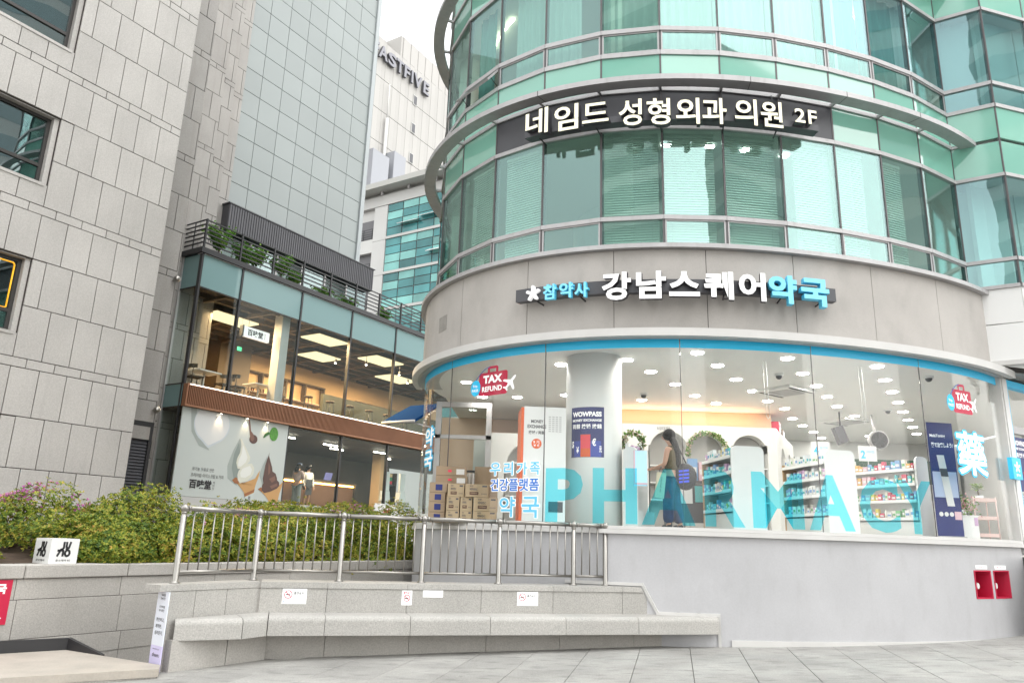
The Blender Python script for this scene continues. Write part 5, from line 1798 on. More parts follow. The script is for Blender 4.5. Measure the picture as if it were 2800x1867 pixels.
# ------------------------------------------------------------------ buildings across the street (seen mirrored in the glass)
M['offt'] = pbr('across_stone', (.66, .66, .65), .7, var=.06, vscale=.2)
M['offg'] = pbr('across_glass', (.30, .36, .38), .15, spec=.8, rnd=.3)
for (x, y, w, d, h, rz, lab) in ((-8, -46, 20, 16, 70, .25, 'slim tall stone office across the street mirrored in the glass'), (34, -42, 30, 18, 46, -.35, 'broad banded office across the street mirrored in the glass'), (62, -2, 16, 24, 60, 1.2, 'glass office to the right mirrored in the glass')):
    t = thing('street_office', lab, 'building', (x, y, 0), 0, 'offices across the street')
    t.rotation_euler = (0, 0, rz)
    ORG[t.name] = Vector((0, 0, 0))
    MB().box(-w / 2, w / 2, -d / 2, d / 2, -1, h).build('wall', M['offt'], t)
    wb = MB()
    z = 5.0
    while z < h - 2:
        wb.box(-w / 2 - .05, w / 2 + .05, -d / 2 - .05, d / 2 + .05, z, z + 2.1)
        z += 3.7
    wb.build('window_band', M['offg'], t)

# ------------------------------------------------------------------ pharmacy interior: room shell belongs to the round building
FZ = 1.735
M['floor_in'] = pbr('shop_floor', (.50, .49, .46), .35, var=.04)
M['peach'] = pbr('peach_wall', (.74, .52, .38), .7)
M['archw'] = pbr('arched_partition', (.72, .72, .70), .6)
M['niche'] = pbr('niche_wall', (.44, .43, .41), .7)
MB().prism(plan_poly(RG - .16, -75, 67), FZ - .1, FZ).build('shop_floor', M['floor_in'], tower)
MB().prism(plan_poly(RG - .04, -80, 67.5), 4.755, 4.80).build('shop_ceiling', M['ivory'], tower)
rooms = MB()
rooms.box(-1.9, 2.2, 21.0, 21.15, FZ, 4.75)
rooms.box(2.0, 6.6, 18.75, 18.9, FZ, 4.75)
rooms.build('peach_wall', M['peach'], tower)
b = MB()
b.box(8.2, 14.0, 23.4, 23.5, FZ, 4.75)
b.obox(Vector((6.6, 18.8, 0)), Vector((1.8, 4.6, 0)).normalized(), Vector((-4.6, 1.8, 0)).normalized(), UP, (0, 5), (0, .1), (FZ, 4.75))
b.obox(Vector((13.5, 17.2, 0)), Vector((.1, 1, 0)).normalized(), Vector((1, -.1, 0)).normalized(), UP, (0, 7), (0, .1), (FZ, 4.75))
b.build('shop_wall', M['archw'], tower)
b = MB()
b.box(-.9, 2.2, 19.4, 19.55, FZ, 3.95)
b.build('shop_wall', M['archw'], tower)


def arch_wall(name, o, ex_, ey_, L, zt, arches, parent):
    """partition with arched openings and a shallow niche behind; arches: (centre, half width, spring z)"""
    b = MB()
    st = .045
    n = int(L / st)
    def low(s):
        for c, hw, zs in arches:
            if abs(s - c) < hw:
                return zs + math.sqrt(max(hw * hw - (s - c) ** 2, 0))
        return FZ
    for k in range(n):
        s0, s1 = k * L / n, (k + 1) * L / n
        l0, l1 = low(s0 + 1e-4), low(s1 - 1e-4)
        if l0 == FZ and l1 != FZ: l0 = l1
        if l1 == FZ and l0 != FZ: l1 = l0
        P4 = [o + ex_ * s0 + UP * l0, o + ex_ * s1 + UP * l1, o + ex_ * s1 + UP * zt, o + ex_ * s0 + UP * zt]
        Q4 = [p + ey_ * .35 for p in P4]
        b.add(P4 + Q4, [(0, 1, 2, 3), (0, 4, 5, 1), (3, 2, 6, 7)])
    for c, hw, zs in arches:
        for s in (c - hw, c + hw):
            b.add([o + ex_ * s + UP * FZ, o + ex_ * s + ey_ * .35 + UP * FZ, o + ex_ * s + ey_ * .35 + UP * zs, o + ex_ * s + UP * zs], [(0, 1, 2, 3)])
    w = b.build(name, M['archw'], parent)
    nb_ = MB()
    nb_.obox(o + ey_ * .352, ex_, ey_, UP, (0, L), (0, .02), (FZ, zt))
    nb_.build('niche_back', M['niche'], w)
    sh_ = MB()
    for c, hw, zs in arches:
        for z in (FZ + .75, FZ + 1.15, FZ + 1.55):
            sh_.obox(o, ex_, ey_, UP, (c - hw, c + hw), (.05, .34), (z, z + .025))
    sh_.build('niche_shelves', M['white'], w)
    return w


X_ = Vector((1, 0, 0)); Y_ = Vector((0, 1, 0))
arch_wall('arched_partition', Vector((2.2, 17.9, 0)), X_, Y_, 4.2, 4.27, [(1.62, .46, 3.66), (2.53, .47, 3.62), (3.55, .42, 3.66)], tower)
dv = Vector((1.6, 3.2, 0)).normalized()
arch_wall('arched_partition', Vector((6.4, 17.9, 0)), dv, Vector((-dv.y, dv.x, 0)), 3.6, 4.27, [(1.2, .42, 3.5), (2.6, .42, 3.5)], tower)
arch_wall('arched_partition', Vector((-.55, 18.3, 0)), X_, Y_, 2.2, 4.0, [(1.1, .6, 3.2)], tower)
o = text_on('wall_text', tower, '비타민', (3.55, 17.895, 4.13), X_, UP, -Y_, .3, .09, M['dark'], lift=.002)
text_on('wall_text', tower, '동물의약품', (.25, 18.295, 3.80), X_, UP, -Y_, .6, .11, M['dark'], lift=.002)
text_on('wall_text', tower, 'Animal drug', (.3, 18.295, 3.68), X_, UP, -Y_, .5, .07, M['dark'], lift=.002)
# round column behind the glass with its poster
MB().tube((1.52, 13.42, FZ), (1.52, 13.42, 4.755), .50, 36).build('column', M['ivory'], tower)
pw_ = thing('exchange_poster', 'navy currency exchange poster wrapped on the white round column', 'poster', (1.36, 12.9, 2.9))


def colp(a, r, z): return Vector((1.52 + r * math.sin(R_(a)), 13.42 - r * math.cos(R_(a)), z))


def colband(a0, a1, r, z0, z1, m, name, parent, n=10):
    b = MB()
    vs = []
    for k in range(n + 1):
        a = a0 + (a1 - a0) * k / n
        vs += [colp(a, r, z0), colp(a, r, z1), colp(a, r - .002, z0), colp(a, r - .002, z1)]
    fs = []
    for k in range(n):
        q = 4 * k
        fs += [(q, q + 4, q + 5, q + 1), (q + 2, q + 3, q + 7, q + 6), (q + 1, q + 5, q + 7, q + 3), (q, q + 2, q + 6, q + 4)]
    b.add(vs, fs)
    return b.build(name, m, parent)


def coltext(s, a0, a1, z0, z1, m, parent, r=.512, bold=.03):
    vs, fs, nz, w, h = text_data(s, 1, z1 - z0, 0, bold)
    b = MB()
    b.add([colp(a0 + (a1 - a0) * v.x, r, z0 + v.y) for v in vs], fs)
    return b.build('poster_text', m, parent)


PA0, PA1 = -56, 14
colband(PA0, PA1, .507, 2.90, 3.77, M['navy'], 'sheet', pw_, 14)
coltext('WOWPASS', PA0 + 4, PA1 - 5, 3.60, 3.69, M['lwhite'], pw_, bold=.05)
coltext('MONEY EXCHANGE', PA0 + 4, PA1 - 5, 3.515, 3.56, M['lwhite'], pw_, bold=.04)
coltext('両替 换钱 換錢', PA0 + 4, PA1 - 5, 3.39, 3.475, M['lwhite'], pw_, bold=.02)
colband(-48, 8, .509, 2.905, 3.18, pbr('print_royal', lin(58, 78, 170), .5), 'cards', pw_, 10)
colband(-33, -13, .511, 2.905, 3.29, M['orange'], 'card', pw_, 6)
colband(-33, -13, .512, 3.05, 3.28, pbr('print_coral', lin(236, 70, 80), .5), 'card', pw_, 6)
for s, a0, a1, z0, z1 in (('$', -53, -48, 3.05, 3.18), ('¥', -42, -36, 2.97, 3.08), ('€', -10, -2, 3.09, 3.22), ('元', 4, 9, 2.98, 3.09)):
    coltext(s, a0, a1, z0, z1, M['lwhite'], pw_, .515, .03)

# exchange machine
ki = thing('exchange_machine', 'white currency exchange machine with orange edge behind the glass', 'machine', (.55, 12.9, FZ))
KA = R_(-8)
k0 = Vector((.17, 12.66, 0)); kx = Vector((math.cos(R_(14)), math.sin(R_(14)) * .3, 0)).normalized(); kn = Vector((kx.y, -kx.x, 0))
MB().obox(k0, kx, -kn, UP, (.08, .80), (0, .62), (FZ, 3.70)).build('cabinet', M['white'], ki)
MB().obox(k0, kx, -kn, UP, (.03, .078), (.0, .6), (FZ, 3.68)).build('orange_edge', M['orange'], ki)
text_on('machine_text', ki, 'MONEY', k0 + kx * .20 + UP * 3.42, kx, UP, kn, .21, .055, M['dark'], bold=.03, lift=.003)
text_on('machine_text', ki, 'EXCHANGE', k0 + kx * .14 + UP * 3.33, kx, UP, kn, .32, .06, M['dark'], bold=.03, lift=.003)
text_on('machine_text', ki, '换钱 / 両替', k0 + kx * .16 + UP * 3.23, kx, UP, kn, .28, .06, M['dark'], bold=.02, lift=.003)
c0 = k0 + kx * .30 + UP * 3.07
MB().tube(c0, c0 + kn * .004, .085, 24).build('badge', M['orange'], ki)
text_on('machine_text', ki, '$ 元', c0 + kx * -.055 + UP * .005, kx, UP, kn, .11, .045, M['lwhite'], lift=.006)
text_on('machine_text', ki, '¥ €', c0 + kx * -.05 + UP * -.05, kx, UP, kn, .10, .042, M['lwhite'], lift=.006)
MB().obox(k0, kx, kn, UP, (.52, .76), (.001, .006), (1.95, 2.12)).build('tray', M['dark'], ki)
for r_i in range(8):
    for q in range(4):
        MB().obox(k0, kx, kn, UP, (.50 + q * .06, .54 + q * .06), (.001, .004), (3.28 + r_i * .035, 3.295 + r_i * .035)).build('vent_slot', M['alu'], ki)

# cartons stacked by the window
M['card'] = pbr('brown_cardboard', (.36, .27, .18), .8, var=.08, vscale=3, rnd=.08)
M['card2'] = pbr('tan_cardboard', (.42, .33, .21), .8, var=.08, vscale=3, rnd=.06)


def carton(x, y, z, w, d, h, m, lab, label_kind):
    t = thing('cardboard_carton', lab, 'carton', (x + w / 2, y + d / 2, z), 0, 'cartons stacked in the shop window')
    MB().box(x, x + w, y, y + d, z + .001, z + h - .002).build('box', m, t)
    MB().box(x + .001, x + w - .001, y + d * .46, y + d * .54, z + h - .0015, z + h).build('tape', M['card2'], t)
    if label_kind == 'vit':
        text_on('print', t, '비타민C', (x + w * .18, y - .001, z + h * .50), X_, UP, -Y_, w * .34, h * .20, M['dark'], bold=.03, lift=.002)
        text_on('print', t, '유한', (x + w * .18, y - .001, z + h * .78), X_, UP, -Y_, w * .15, h * .13, M['dark'], bold=.02, lift=.002)
        MB().box(x + w * .18, x + w * .56, y - .003, y - .001, z + h * .17, z + h * .40).build('print_bar', M['p_choc'], t)
        text_on('print', t, '1000mg', (x + w * .22, y - .004, z + h * .22), X_, UP, -Y_, w * .30, h * .14, M['card2'], bold=.02, lift=.001)
        MB().box(x + w * .72, x + w * .92, y - .003, y - .001, z + h * .78, z + h * .90).build('print_tag', M['dark'], t)
        text_on('print', t, '유한양행', (x + w * .68, y - .001, z + h * .2), X_, UP, -Y_, w * .24, h * .1, M['dark'], bold=.01, lift=.002)
    elif label_kind == 'blue':
        MB().box(x + w * .35, x + w * .75, y - .003, y - .001, z + h * .2, z + h * .8).build('print_square', M['navy'], t)
    elif label_kind == 'pink':
        MB().box(x + w * .40, x + w * .52, y - .003, y - .001, z + h * .35, z + h * .6).build('sticker', pbr('sticker_%d' % len(bpy.data.materials), lin(230, 60, 90), .5), t)
        MB().box(x + w * .68, x + w * .95, y - .003, y - .001, z + h * .1, z + h * .7).build('sticker_white', M['white'], t)


CARD = [(-.57, 13.15, 1.745, .40, .30, .20, 'card2', 'vit', 'front vitamin carton at the bottom right of the stack'),
        (-.57, 13.16, 1.947, .41, .30, .23, 'card2', 'vit', 'vitamin carton second from the bottom right, large print'),
        (-.72, 13.18, 2.18, .40, .30, .22, 'card2', 'vit', 'topmost vitamin carton of the front stack'),
        (-.80, 13.22, 1.745, .20, .28, .20, 'card2', 'vit', 'narrow vitamin carton at the bottom middle'),
        (-.80, 13.22, 1.947, .20, .28, .23, 'card2', 'vit', 'narrow vitamin carton in the middle row'),
        (-1.04, 13.22, 1.745, .22, .28, .20, 'card2', 'vit', 'vitamin carton at the bottom left of the front stack'),
        (-1.04, 13.22, 1.947, .22, .28, .23, 'card2', 'vit', 'vitamin carton in the middle left of the front stack'),
        (-1.03, 13.24, 2.18, .28, .28, .22, 'card2', 'vit', 'vitamin carton at the top left of the front stack'),
        (-1.36, 13.35, 1.745, .28, .35, .17, 'card', 'blue', 'tan carton with blue square, lowest at the window edge'),
        (-1.36, 13.35, 1.918, .28, .35, .17, 'card', 'blue', 'tan carton with blue square, second at the window edge'),
        (-1.36, 13.35, 2.09, .28, .35, .16, 'card', 'blue', 'tan carton with blue square, third at the window edge'),
        (-1.36, 13.35, 2.252, .30, .35, .17, 'card', 'blue', 'tan carton with blue square, fourth at the window edge'),
        (-1.30, 13.75, 2.43, .56, .35, .15, 'card', 'pink', 'brown carton with pink sticker, lower of the top pair'),
        (-1.30, 13.75, 2.582, .54, .35, .16, 'card', 'pink', 'brown carton with pink sticker, topmost of the pile'),
        (-1.30, 13.75, 1.745, .56, .35, .68, 'card', 'plain', 'tall plain carton under the pink stickered pair')]
for c in CARD: carton(*c[:6], M[c[6]], c[8], c[7])
bd = thing('cardboard_sheet', 'upright brown cardboard sheet behind the cartons', 'cardboard', (-.25, 14.3, FZ))
MB().box(-.62, -.18, 14.3, 14.33, FZ, 2.80).build('sheet', M['card'], bd)
MB().box(-.60, -.20, 14.27, 14.299, FZ, FZ + .1).build('fold', M['card2'], bd)
bgr = thing('bag_rack', 'rack of hanging white bags behind the cartons', 'rack', (-.8, 14.2, FZ))
MB().box(-1.05, -.62, 14.2, 14.24, 2.68, 2.72).build('rail', M['black'], bgr)
for k in range(6): MB().obox(Vector((-1.0 + k * .07, 14.1, 2.2)), Vector((.96, .28, 0)), Vector((-.28, .96, 0)), UP, (0, .03), (0, .2), (0, .46)).build('bag', M['white'], bgr)
for x in (-1.04, -.64): MB().box(x, x + .02, 14.2, 14.22, FZ, 2.70).build('upright', M['black'], bgr)
# glass door at the far left, green sprig
dr = thing('inner_glass_door', 'dark framed glass door at the left inside the shop', 'door', (-.9, 17.8, FZ))
for x0, x1, z0, z1 in ((-1.75, -1.62, FZ, 4.5), (-.55, -.42, FZ, 4.5), (-1.75, -.42, 4.5, 4.62), (-1.75, -.42, 3.75, 3.84)):
    MB().box(x0, x1, 17.7, 17.8, z0, z1).build('frame', M['alu'], dr)
MB().box(-1.62, -.55, 17.74, 17.75, FZ, 4.5).build('glass', M['cafe_gl'], dr)

# ------------------------------------------------------------------ shelves with medicines
PAL = [(.78, .78, .77), (.74, .78, .80), (.80, .79, .72), (.20, .36, .60), (.72, .62, .12), (.62, .08, .14), (.10, .48, .50), (.70, .42, .12), (.55, .35, .55), (.16, .42, .18), (.75, .50, .56)]
PNAME = ['white', 'pale blue', 'ivory', 'blue', 'yellow', 'red', 'teal', 'orange', 'lilac', 'green', 'pink']
PM = [pbr('medicine_%s' % n.replace(' ', '_'), c, .45) for n, c in zip(PNAME, PAL)]
_pb = {}


def product(p, ex_, ey_, w, d, h, ci, where):
    """small medicine box or bottle standing on a shelf; alike ones share their mesh"""
    kind = 'b' if (w < .05 and ci < 3 and rng.random() < .4) else 'x'
    key = (round(w, 2), round(d, 2), round(h, 2), ci, kind)
    if key not in _pb:
        b = MB()
        if kind == 'x':
            b.box(0, key[0], 0, key[1], 0, key[2])
            b.cm = 1
            b.box(key[0] * .12, key[0] * .88, -.0015, .0, key[2] * .35, key[2] * .62)
            me = b.mesh('medicine_box')
            me.materials.append(PM[ci]); me.materials.append(PM[(ci * 3 + 3) % 11] if ci < 3 else PM[0])
        else:
            b.lathe((key[0] / 2, key[0] / 2, 0), [(.001, 0), (key[0] / 2, 0), (key[0] / 2, key[2] * .7), (key[0] * .25, key[2] * .8), (key[0] * .25, key[2]), (.001, key[2])], 8)
            me = b.mesh('medicine_bottle')
            me.materials.append(PM[ci])
        _pb[key] = me
    o = bpy.data.objects.new('medicine_bottle' if kind == 'b' else 'medicine_box', _pb[key])
    COL.objects.link(o)
    o.matrix_world = Matrix(((ex_.x, ey_.x, 0, p.x), (ex_.y, ey_.y, 0, p.y), (0, 0, 1, p.z), (0, 0, 0, 1)))
    nm = 'bottle' if kind == 'b' else 'box'
    tag(o, 'small %s medicine %s standing on %s' % (PNAME[ci], nm, where), nm, 'medicines on ' + where)


M['birch'] = pbr('birch_side', (.52, .34, .19), .6)
M['shelfg'] = pbr('shelf_white', (.70, .71, .70), .45)
M['shelfl'] = glass('glass_shelf', (.75, .90, .86), .1)


def gondola(lab, where, o, az, L, W, zt, panelw, levels, cols, pal, back=False, side='L'):
    """display unit: end panel towards the window, shelves on its left face running back along az"""
    t = thing('medicine_gondola', lab, 'shelf', tuple(o), 0, 'shop display units')
    dv_ = Vector((math.sin(R_(az)), math.cos(R_(az)), 0))     # backwards
    rv_ = Vector((dv_.y, -dv_.x, 0))                           # to the right
    # end panel with rounded upper corners
    n = 6
    pts = [(0, 0), (panelw, 0)]
    r = .10
    for k in range(n): pts.append((panelw - r + r * math.cos(R_(90 * k / (n - 1))), zt - FZ - r + r * math.sin(R_(90 * k / (n - 1)))))
    for k in range(n): pts.append((r + r * math.cos(R_(90 + 90 * k / (n - 1))), zt - FZ - r + r * math.sin(R_(90 + 90 * k / (n - 1)))))
    b = MB()
    vs = [o + rv_ * x + UP * z for x, z in pts] + [o + rv_ * x + dv_ * .04 + UP * z for x, z in pts]
    m = len(pts)
    b.add(vs, [tuple(range(m)), tuple(range(2 * m - 1, m - 1, -1))] + [(i, m + i, m + (i + 1) % m, (i + 1) % m) for i in range(m)])
    b.build('end_panel', M['white'], t)
    MB().obox(o, rv_, dv_, UP, (panelw * .5 - .01, panelw * .5 + .01), (.04, L), (0, zt - FZ - .12)).build('spine', M['shelfg'], t)
    MB().obox(o, rv_, dv_, UP, (.0, panelw), (.04, L), (0, .30)).build('plinth', M['shelfg'], t)
    MB().obox(o, rv_, dv_, UP, (-.01, panelw * .5), (L, L + .03), (0, zt - FZ - .15)).build('birch_end', M['birch'], t)
    for z in levels:
        MB().obox(o, rv_, dv_, UP, (-.01, panelw * .5 - .01), (.045, L), (z - FZ - .02, z - FZ)).build('shelf_board', M['shelfg'], t)
        MB().obox(o, rv_, dv_, UP, (-.022, -.011), (.045, L), (z - FZ - .035, z - FZ + .02)).build('price_rail', M['white'], t)
        s = .07
        while s < L - .1:
            w = rng.choice([.05, .07, .09, .11])
            h = rng.uniform(.10, .19)
            p = o + dv_ * (s + w) + rv_ * rng.uniform(.0, .03)
            p.z = z + .001
            product(p, -dv_, rv_, w * .93, .06, h, rng.choice(pal), where)
            s += w + rng.uniform(.004, .02)
    return t


LV = [2.10, 2.42, 2.72, 2.99]
gondola('white gondola with rounded end panel right of the standing woman', 'the gondola right of the woman', Vector((3.79, 12.8, FZ)), -6, 1.35, .6, 3.16, .58, LV, 0, [0, 0, 1, 6, 3, 4, 8, 2])
gondola('white gondola with rounded end panel in the middle of the right window', 'the middle gondola', Vector((5.58, 13.25, FZ)), -8, 1.5, .6, 3.20, .56, LV, 0, [0, 0, 0, 1, 1, 2, 8])
gondola('white gondola with coloured packs beside the navy banner', 'the gondola beside the banner', Vector((7.55, 13.95, FZ)), -24, 1.75, .6, 3.22, .32, LV, 0, [0, 2, 4, 5, 3, 7, 9, 10, 6])
gondola('white gondola between the round column and the woman', 'the gondola left of the woman', Vector((1.98, 13.0, FZ)), 30, .85, .6, 3.10, .25, LV, 0, [0, 0, 1, 8, 2])
# shelf face behind the woman's left: low unit facing the street
lo_ = thing('low_display_table', 'low dark display table with bright packs right behind the woman', 'table', (3.6, 14.6, FZ))
MB().box(3.05, 4.0, 14.4, 15.0, 2.63, 2.68).build('top', M['dark'], lo_)
MB().box(3.1, 3.95, 14.42, 14.46, 1.9, 2.60).build('front', M['dark'], lo_)
for x in (3.07, 3.95): MB().box(x, x + .04, 14.42, 14.98, FZ, 2.63).build('leg', M['dark'], lo_)
MB().box(3.2, 3.5, 14.395, 14.415, 2.25, 2.55).build('notice', M['white'], lo_)
MB().box(3.55, 3.9, 14.395, 14.415, 2.28, 2.58).build('notice', PM[6], lo_)
for k, (x, w, h, ci) in enumerate(((3.12, .16, .22, 4), (3.30, .14, .3, 0), (3.46, .18, .42, 3), (3.66, .16, .36, 10), (3.84, .12, .3, 8))):
    product(Vector((x, 14.5, 2.682)), X_, Y_, w, .12, h, ci, 'the low dark display table')
hp = thing('hologram_bag', 'iridescent pink and cyan bag hanging beside the woman', 'bag', (2.22, 12.6, 2.5))
MB().box(2.10, 2.32, 12.62, 12.66, 2.42, 3.0).build('body', pbr('iridescent_film', (.45, .70, .88), .25, emit=.1), hp)
MB().box(2.095, 2.32, 12.61, 12.619, 2.44, 2.47).build('hem', PM[10], hp); MB().box(2.095, 2.12, 12.61, 12.619, 2.47, 3.0).build('edge', PM[10], hp)
MB().tube((2.15, 12.64, 3.0), (2.21, 12.64, 3.12), .006, 5).build('cord', M['white'], hp); MB().tube((2.27, 12.64, 3.0), (2.21, 12.64, 3.12), .006, 5).build('cord', M['white'], hp)
pb_ = thing('cream_shopping_bag', 'cream paper shopping bag with vertical print held by the woman', 'bag', (2.53, 12.62, 2.3))
b = MB(); b.obox(Vector((2.44, 12.60, 2.24)), Vector((.98, 0, -.12)).normalized(), Y_, Vector((.12, 0, .98)).normalized(), (0, .15), (0, .06), (0, .42)); b.build('body', pbr('cream_paper', (.62, .54, .40), .7), pb_)
MB().path([(2.53, 12.63, 2.66), (2.56, 12.66, 2.76), (2.61, 12.63, 2.65)], .005, 5).build('handle', M['dark'], pb_)
text_on('print', pb_, 'opt pharmacy', (2.545, 12.597, 2.32), Vector((.12, 0, .98)).normalized(), Vector((-.98, 0, .12)).normalized(), -Y_, .26, .035, M['dark'], lift=.002)
# back counter, green boards, fan, signs
bc = thing('rear_counter', 'rear counter with dark green front boards', 'counter', (9.5, 21.5, FZ))
MB().box(8.0, 12.6, 21.4, 22.2, FZ, 2.9).build('body', M['ivory'], bc)
MB().box(8.0, 12.6, 21.35, 21.395, 3.35, 4.0).build('green_board', pbr('bottle_green', (.02, .09, .05), .5), bc)
for x in (8.02, 10.2, 12.5): MB().box(x, x + .06, 21.4, 21.46, 2.9, 3.35).build('post', M['alu'], bc)
for x in (8.5, 9.4, 10.9): MB().box(x, x + .45, 21.33, 21.348, 3.45, 3.92).build('notice', M['white'], bc)
for k, (x, y, s) in enumerate(((5.9, 14.6, '4'), (7.0, 15.0, '2'))):
    t = thing('aisle_sign', 'white aisle card with blue number %s' % ('four above the middle gondola' if s == '4' else 'two above the gondola beside the banner'), 'sign', (x, y, 3.2))
    MB().box(x, x + .36, y, y + .02, 3.22, 3.52).build('card', M['white'], t)
    MB().tube((x + .18, y + .01, 3.0), (x + .18, y + .01, 3.23), .01, 6).build('stem', M['alu'], t)
    text_on('card_text', t, s, (x + .04, y - .001, 3.27), X_, UP, -Y_, .09, .16, M['bluevinyl'], bold=.03, lift=.002)
    text_on('card_text', t, '감기약' if s == '4' else '비타민', (x + .16, y - .001, 3.38), X_, UP, -Y_, .15, .05, M['cyan'], lift=.002)
fn = thing('wall_fan', 'round dark wall fan near the shop ceiling at the right', 'fan', (9.0, 18.2, 4.1))
MB().tube((9.0, 18.15, 4.1), (9.0, 18.3, 4.1), .23, 24).build('cage', M['alu'], fn)
MB().tube((9.0, 18.13, 4.1), (9.0, 18.149, 4.1), .20, 24).build('grille', M['black'], fn)
for k in range(4): MB().obox(Vector((9, 18.12, 4.1)), Vector((math.cos(k * math.pi / 4), 0, math.sin(k * math.pi / 4))), Vector((0, 1, 0)), Vector((-math.sin(k * math.pi / 4), 0, math.cos(k * math.pi / 4))), (-.2, .2), (0, .008), (-.005, .005)).build('guard_bar', M['dark'], fn)
MB().tube((9.0, 18.3, 4.1), (9.0, 18.45, 4.755), .03, 8).build('bracket', M['alu'], fn)
sp_ = thing('ceiling_speaker', 'dark tilted speaker hanging beside the wall fan', 'speaker', (8.1, 18.0, 4.1))
MB().obox(Vector((8.0, 18, 3.95)), Vector((.94, 0, .34)), Y_, Vector((-.34, 0, .94)), (0, .22), (0, .2), (0, .42)).build('cabinet', M['dark'], sp_)
MB().tube((8.05, 18.1, 4.35), (8.05, 18.1, 4.755), .02, 6).build('bracket', M['black'], sp_)

# standing banner and floor items by the right end of the window
bn = thing('navy_roll_banner', 'tall navy roll banner with cream tube picture by the right window', 'banner', (7.8, 13.6, FZ))
bo = Vector((7.54, 13.45, 0)); bx = Vector((.98, .12, 0)).normalized(); bnrm = Vector((bx.y, -bx.x, 0))
MB().obox(bo, bx, bnrm, UP, (0, .50), (0, .008), (FZ + .04, 3.78)).build('sheet', M['navy'], bn)
MB().obox(bo, bx, bnrm, UP, (-.01, .51), (-.06, .06), (FZ, FZ + .05)).build('base', M['alu'], bn)
MB().obox(bo, bx, bnrm, UP, (.02, .48), (.009, .011), (2.45, 2.90)).build('print_bathroom', pbr('print_pale_blue', (.50, .58, .78), .5), bn)
MB().obox(bo + UP * 2.3, (bx + UP * -.0), bnrm, (UP - bx * .12).normalized(), (.24, .38), (.012, .015), (0, .9)).build('print_tube', M['white'], bn)
MB().obox(bo + UP * 2.3, (bx + UP * -.0), bnrm, (UP - bx * .12).normalized(), (.24, .38), (.015, .017), (.52, .66)).build('print_tube_label', M['dark'], bn)
text_on('print', bn, 'MelaToning', bo + bx * .04 + UP * 3.50, bx, UP, bnrm, .30, .07, M['lwhite'], bold=.02, lift=.012)
text_on('print', bn, '薬で治療しよう!', bo + bx * .05 + UP * 3.33, bx, UP, bnrm, .42, .09, M['lwhite'], bold=.03, lift=.012)
for k in range(3):
    c = bo + bx * (.10 + .10 * k) + UP * 2.16 + bnrm * .012
    MB().tube(c, c + bnrm * .003, .04, 14).build('print_dot', M['white'], bn)
MB().obox(bo, bx, bnrm, UP, (.36, .49), (.009, .012), (2.07, 2.21)).build('print_tag', PM[10], bn)
tro = thing('pink_trolley', 'pale pink three tier trolley at the right end of the window', 'trolley', (8.62, 13.6, FZ))
M['pinkm'] = pbr('pale_pink_metal', (.70, .50, .46), .45)
for z in (1.80, 2.10, 2.42):
    MB().box(8.42, 8.84, 13.75, 14.05, z, z + .02).build('tray', M['pinkm'], tro)
    MB().box(8.42, 8.84, 13.75, 13.76, z + .02, z + .06).build('tray_lip', M['pinkm'], tro)
for x in (8.42, 8.82):
    for y in (13.75, 14.03): MB().tube((x, y, FZ), (x, y, 2.50), .011, 6).build('leg', M['pinkm'], tro)
wb_ = thing('white_cube_box', 'white cube box with purple sticker beside the trolley', 'box', (8.2, 13.7, FZ))
MB().box(8.06, 8.37, 13.6, 13.9, FZ + .02, 2.14).build('body', M['white'], wb_); MB().box(8.30, 8.365, 13.595, 13.599, 1.98, 2.12).build('sticker', PM[8], wb_)
MB().box(8.05, 8.38, 13.59, 13.91, 2.141, 2.16).build('lid', M['ivory'], wb_)

# ceiling downlights, air conditioners, dome cameras
M['dl'] = emis('downlight_lens', (1, .96, .90), 44)
LT = [(3.25, 12.71), (3.85, 13.63), (2.13, 13.42), (2.74, 14.33), (3.46, 15.46), (4.54, 14.77), (4.16, 16.63), (5.24, 15.89), (3.09, 17.35), (4.88, 17.5), (5.93, 16.99), (6.64, 17.9), (7.35, 19.28), (8.04, 20.38), (4.9, 12.91), (5.61, 14.06), (6.31, 15.15),
      (6.68, 13.3), (7.36, 14.4), (8.06, 15.52), (8.76, 16.65), (9.46, 17.8), (10.17, 18.93), (10.87, 20.04), (11.59, 21.2), (6.99, 16.25), (7.69, 17.37), (8.65, 18.6), (8.78, 21.52), (9.47, 22.64), (10.59, 21.92), (-.96, 15.93), (-.66, 17.6), (.17, 17.5), (.95, 13.96), (1.27, 17.04)]
lens = MB().tube((0, 0, -.014), (0, 0, -.004), .105, 20).mesh('lens'); lens.materials.append(M['dl'])
ring_ = MB().lathe((0, 0, 0), [(.107, -.004), (.125, -.012), (.135, -.002)], 20).mesh('trim'); ring_.materials.append(M['white'])
for k, (x, y) in enumerate(LT):
    t = thing('ceiling_downlight', 'round white downlight lit in the shop ceiling', 'downlight', (x, y, 4.755), 0, 'lit downlights in the shop ceiling')
    link('lens', lens, None, t); link('trim', ring_, None, t)
for k, (x, y, a, lab) in enumerate(((5.9, 15.75, .62, 'ceiling air conditioner cassette in the middle of the shop'), (8.8, 19.4, .4, 'ceiling air conditioner cassette towards the rear of the shop'))):
    t = thing('ceiling_cassette', lab, 'air conditioner', (x, y, 4.755))
    t.rotation_euler = (0, 0, a); ORG[t.name] = Vector((0, 0, 0))
    MB().box(-.5, .5, -.42, .42, -.05, -.001).build('casing', M['ivory'], t)
    MB().box(-.32, .32, -.26, .26, -.056, -.0505).build('grille', M['alu'], t)
    for q in (-.36, .36): MB().box(-.40, .40, q - .03, q + .03, -.057, -.0505).build('vane', M['dark'], t)
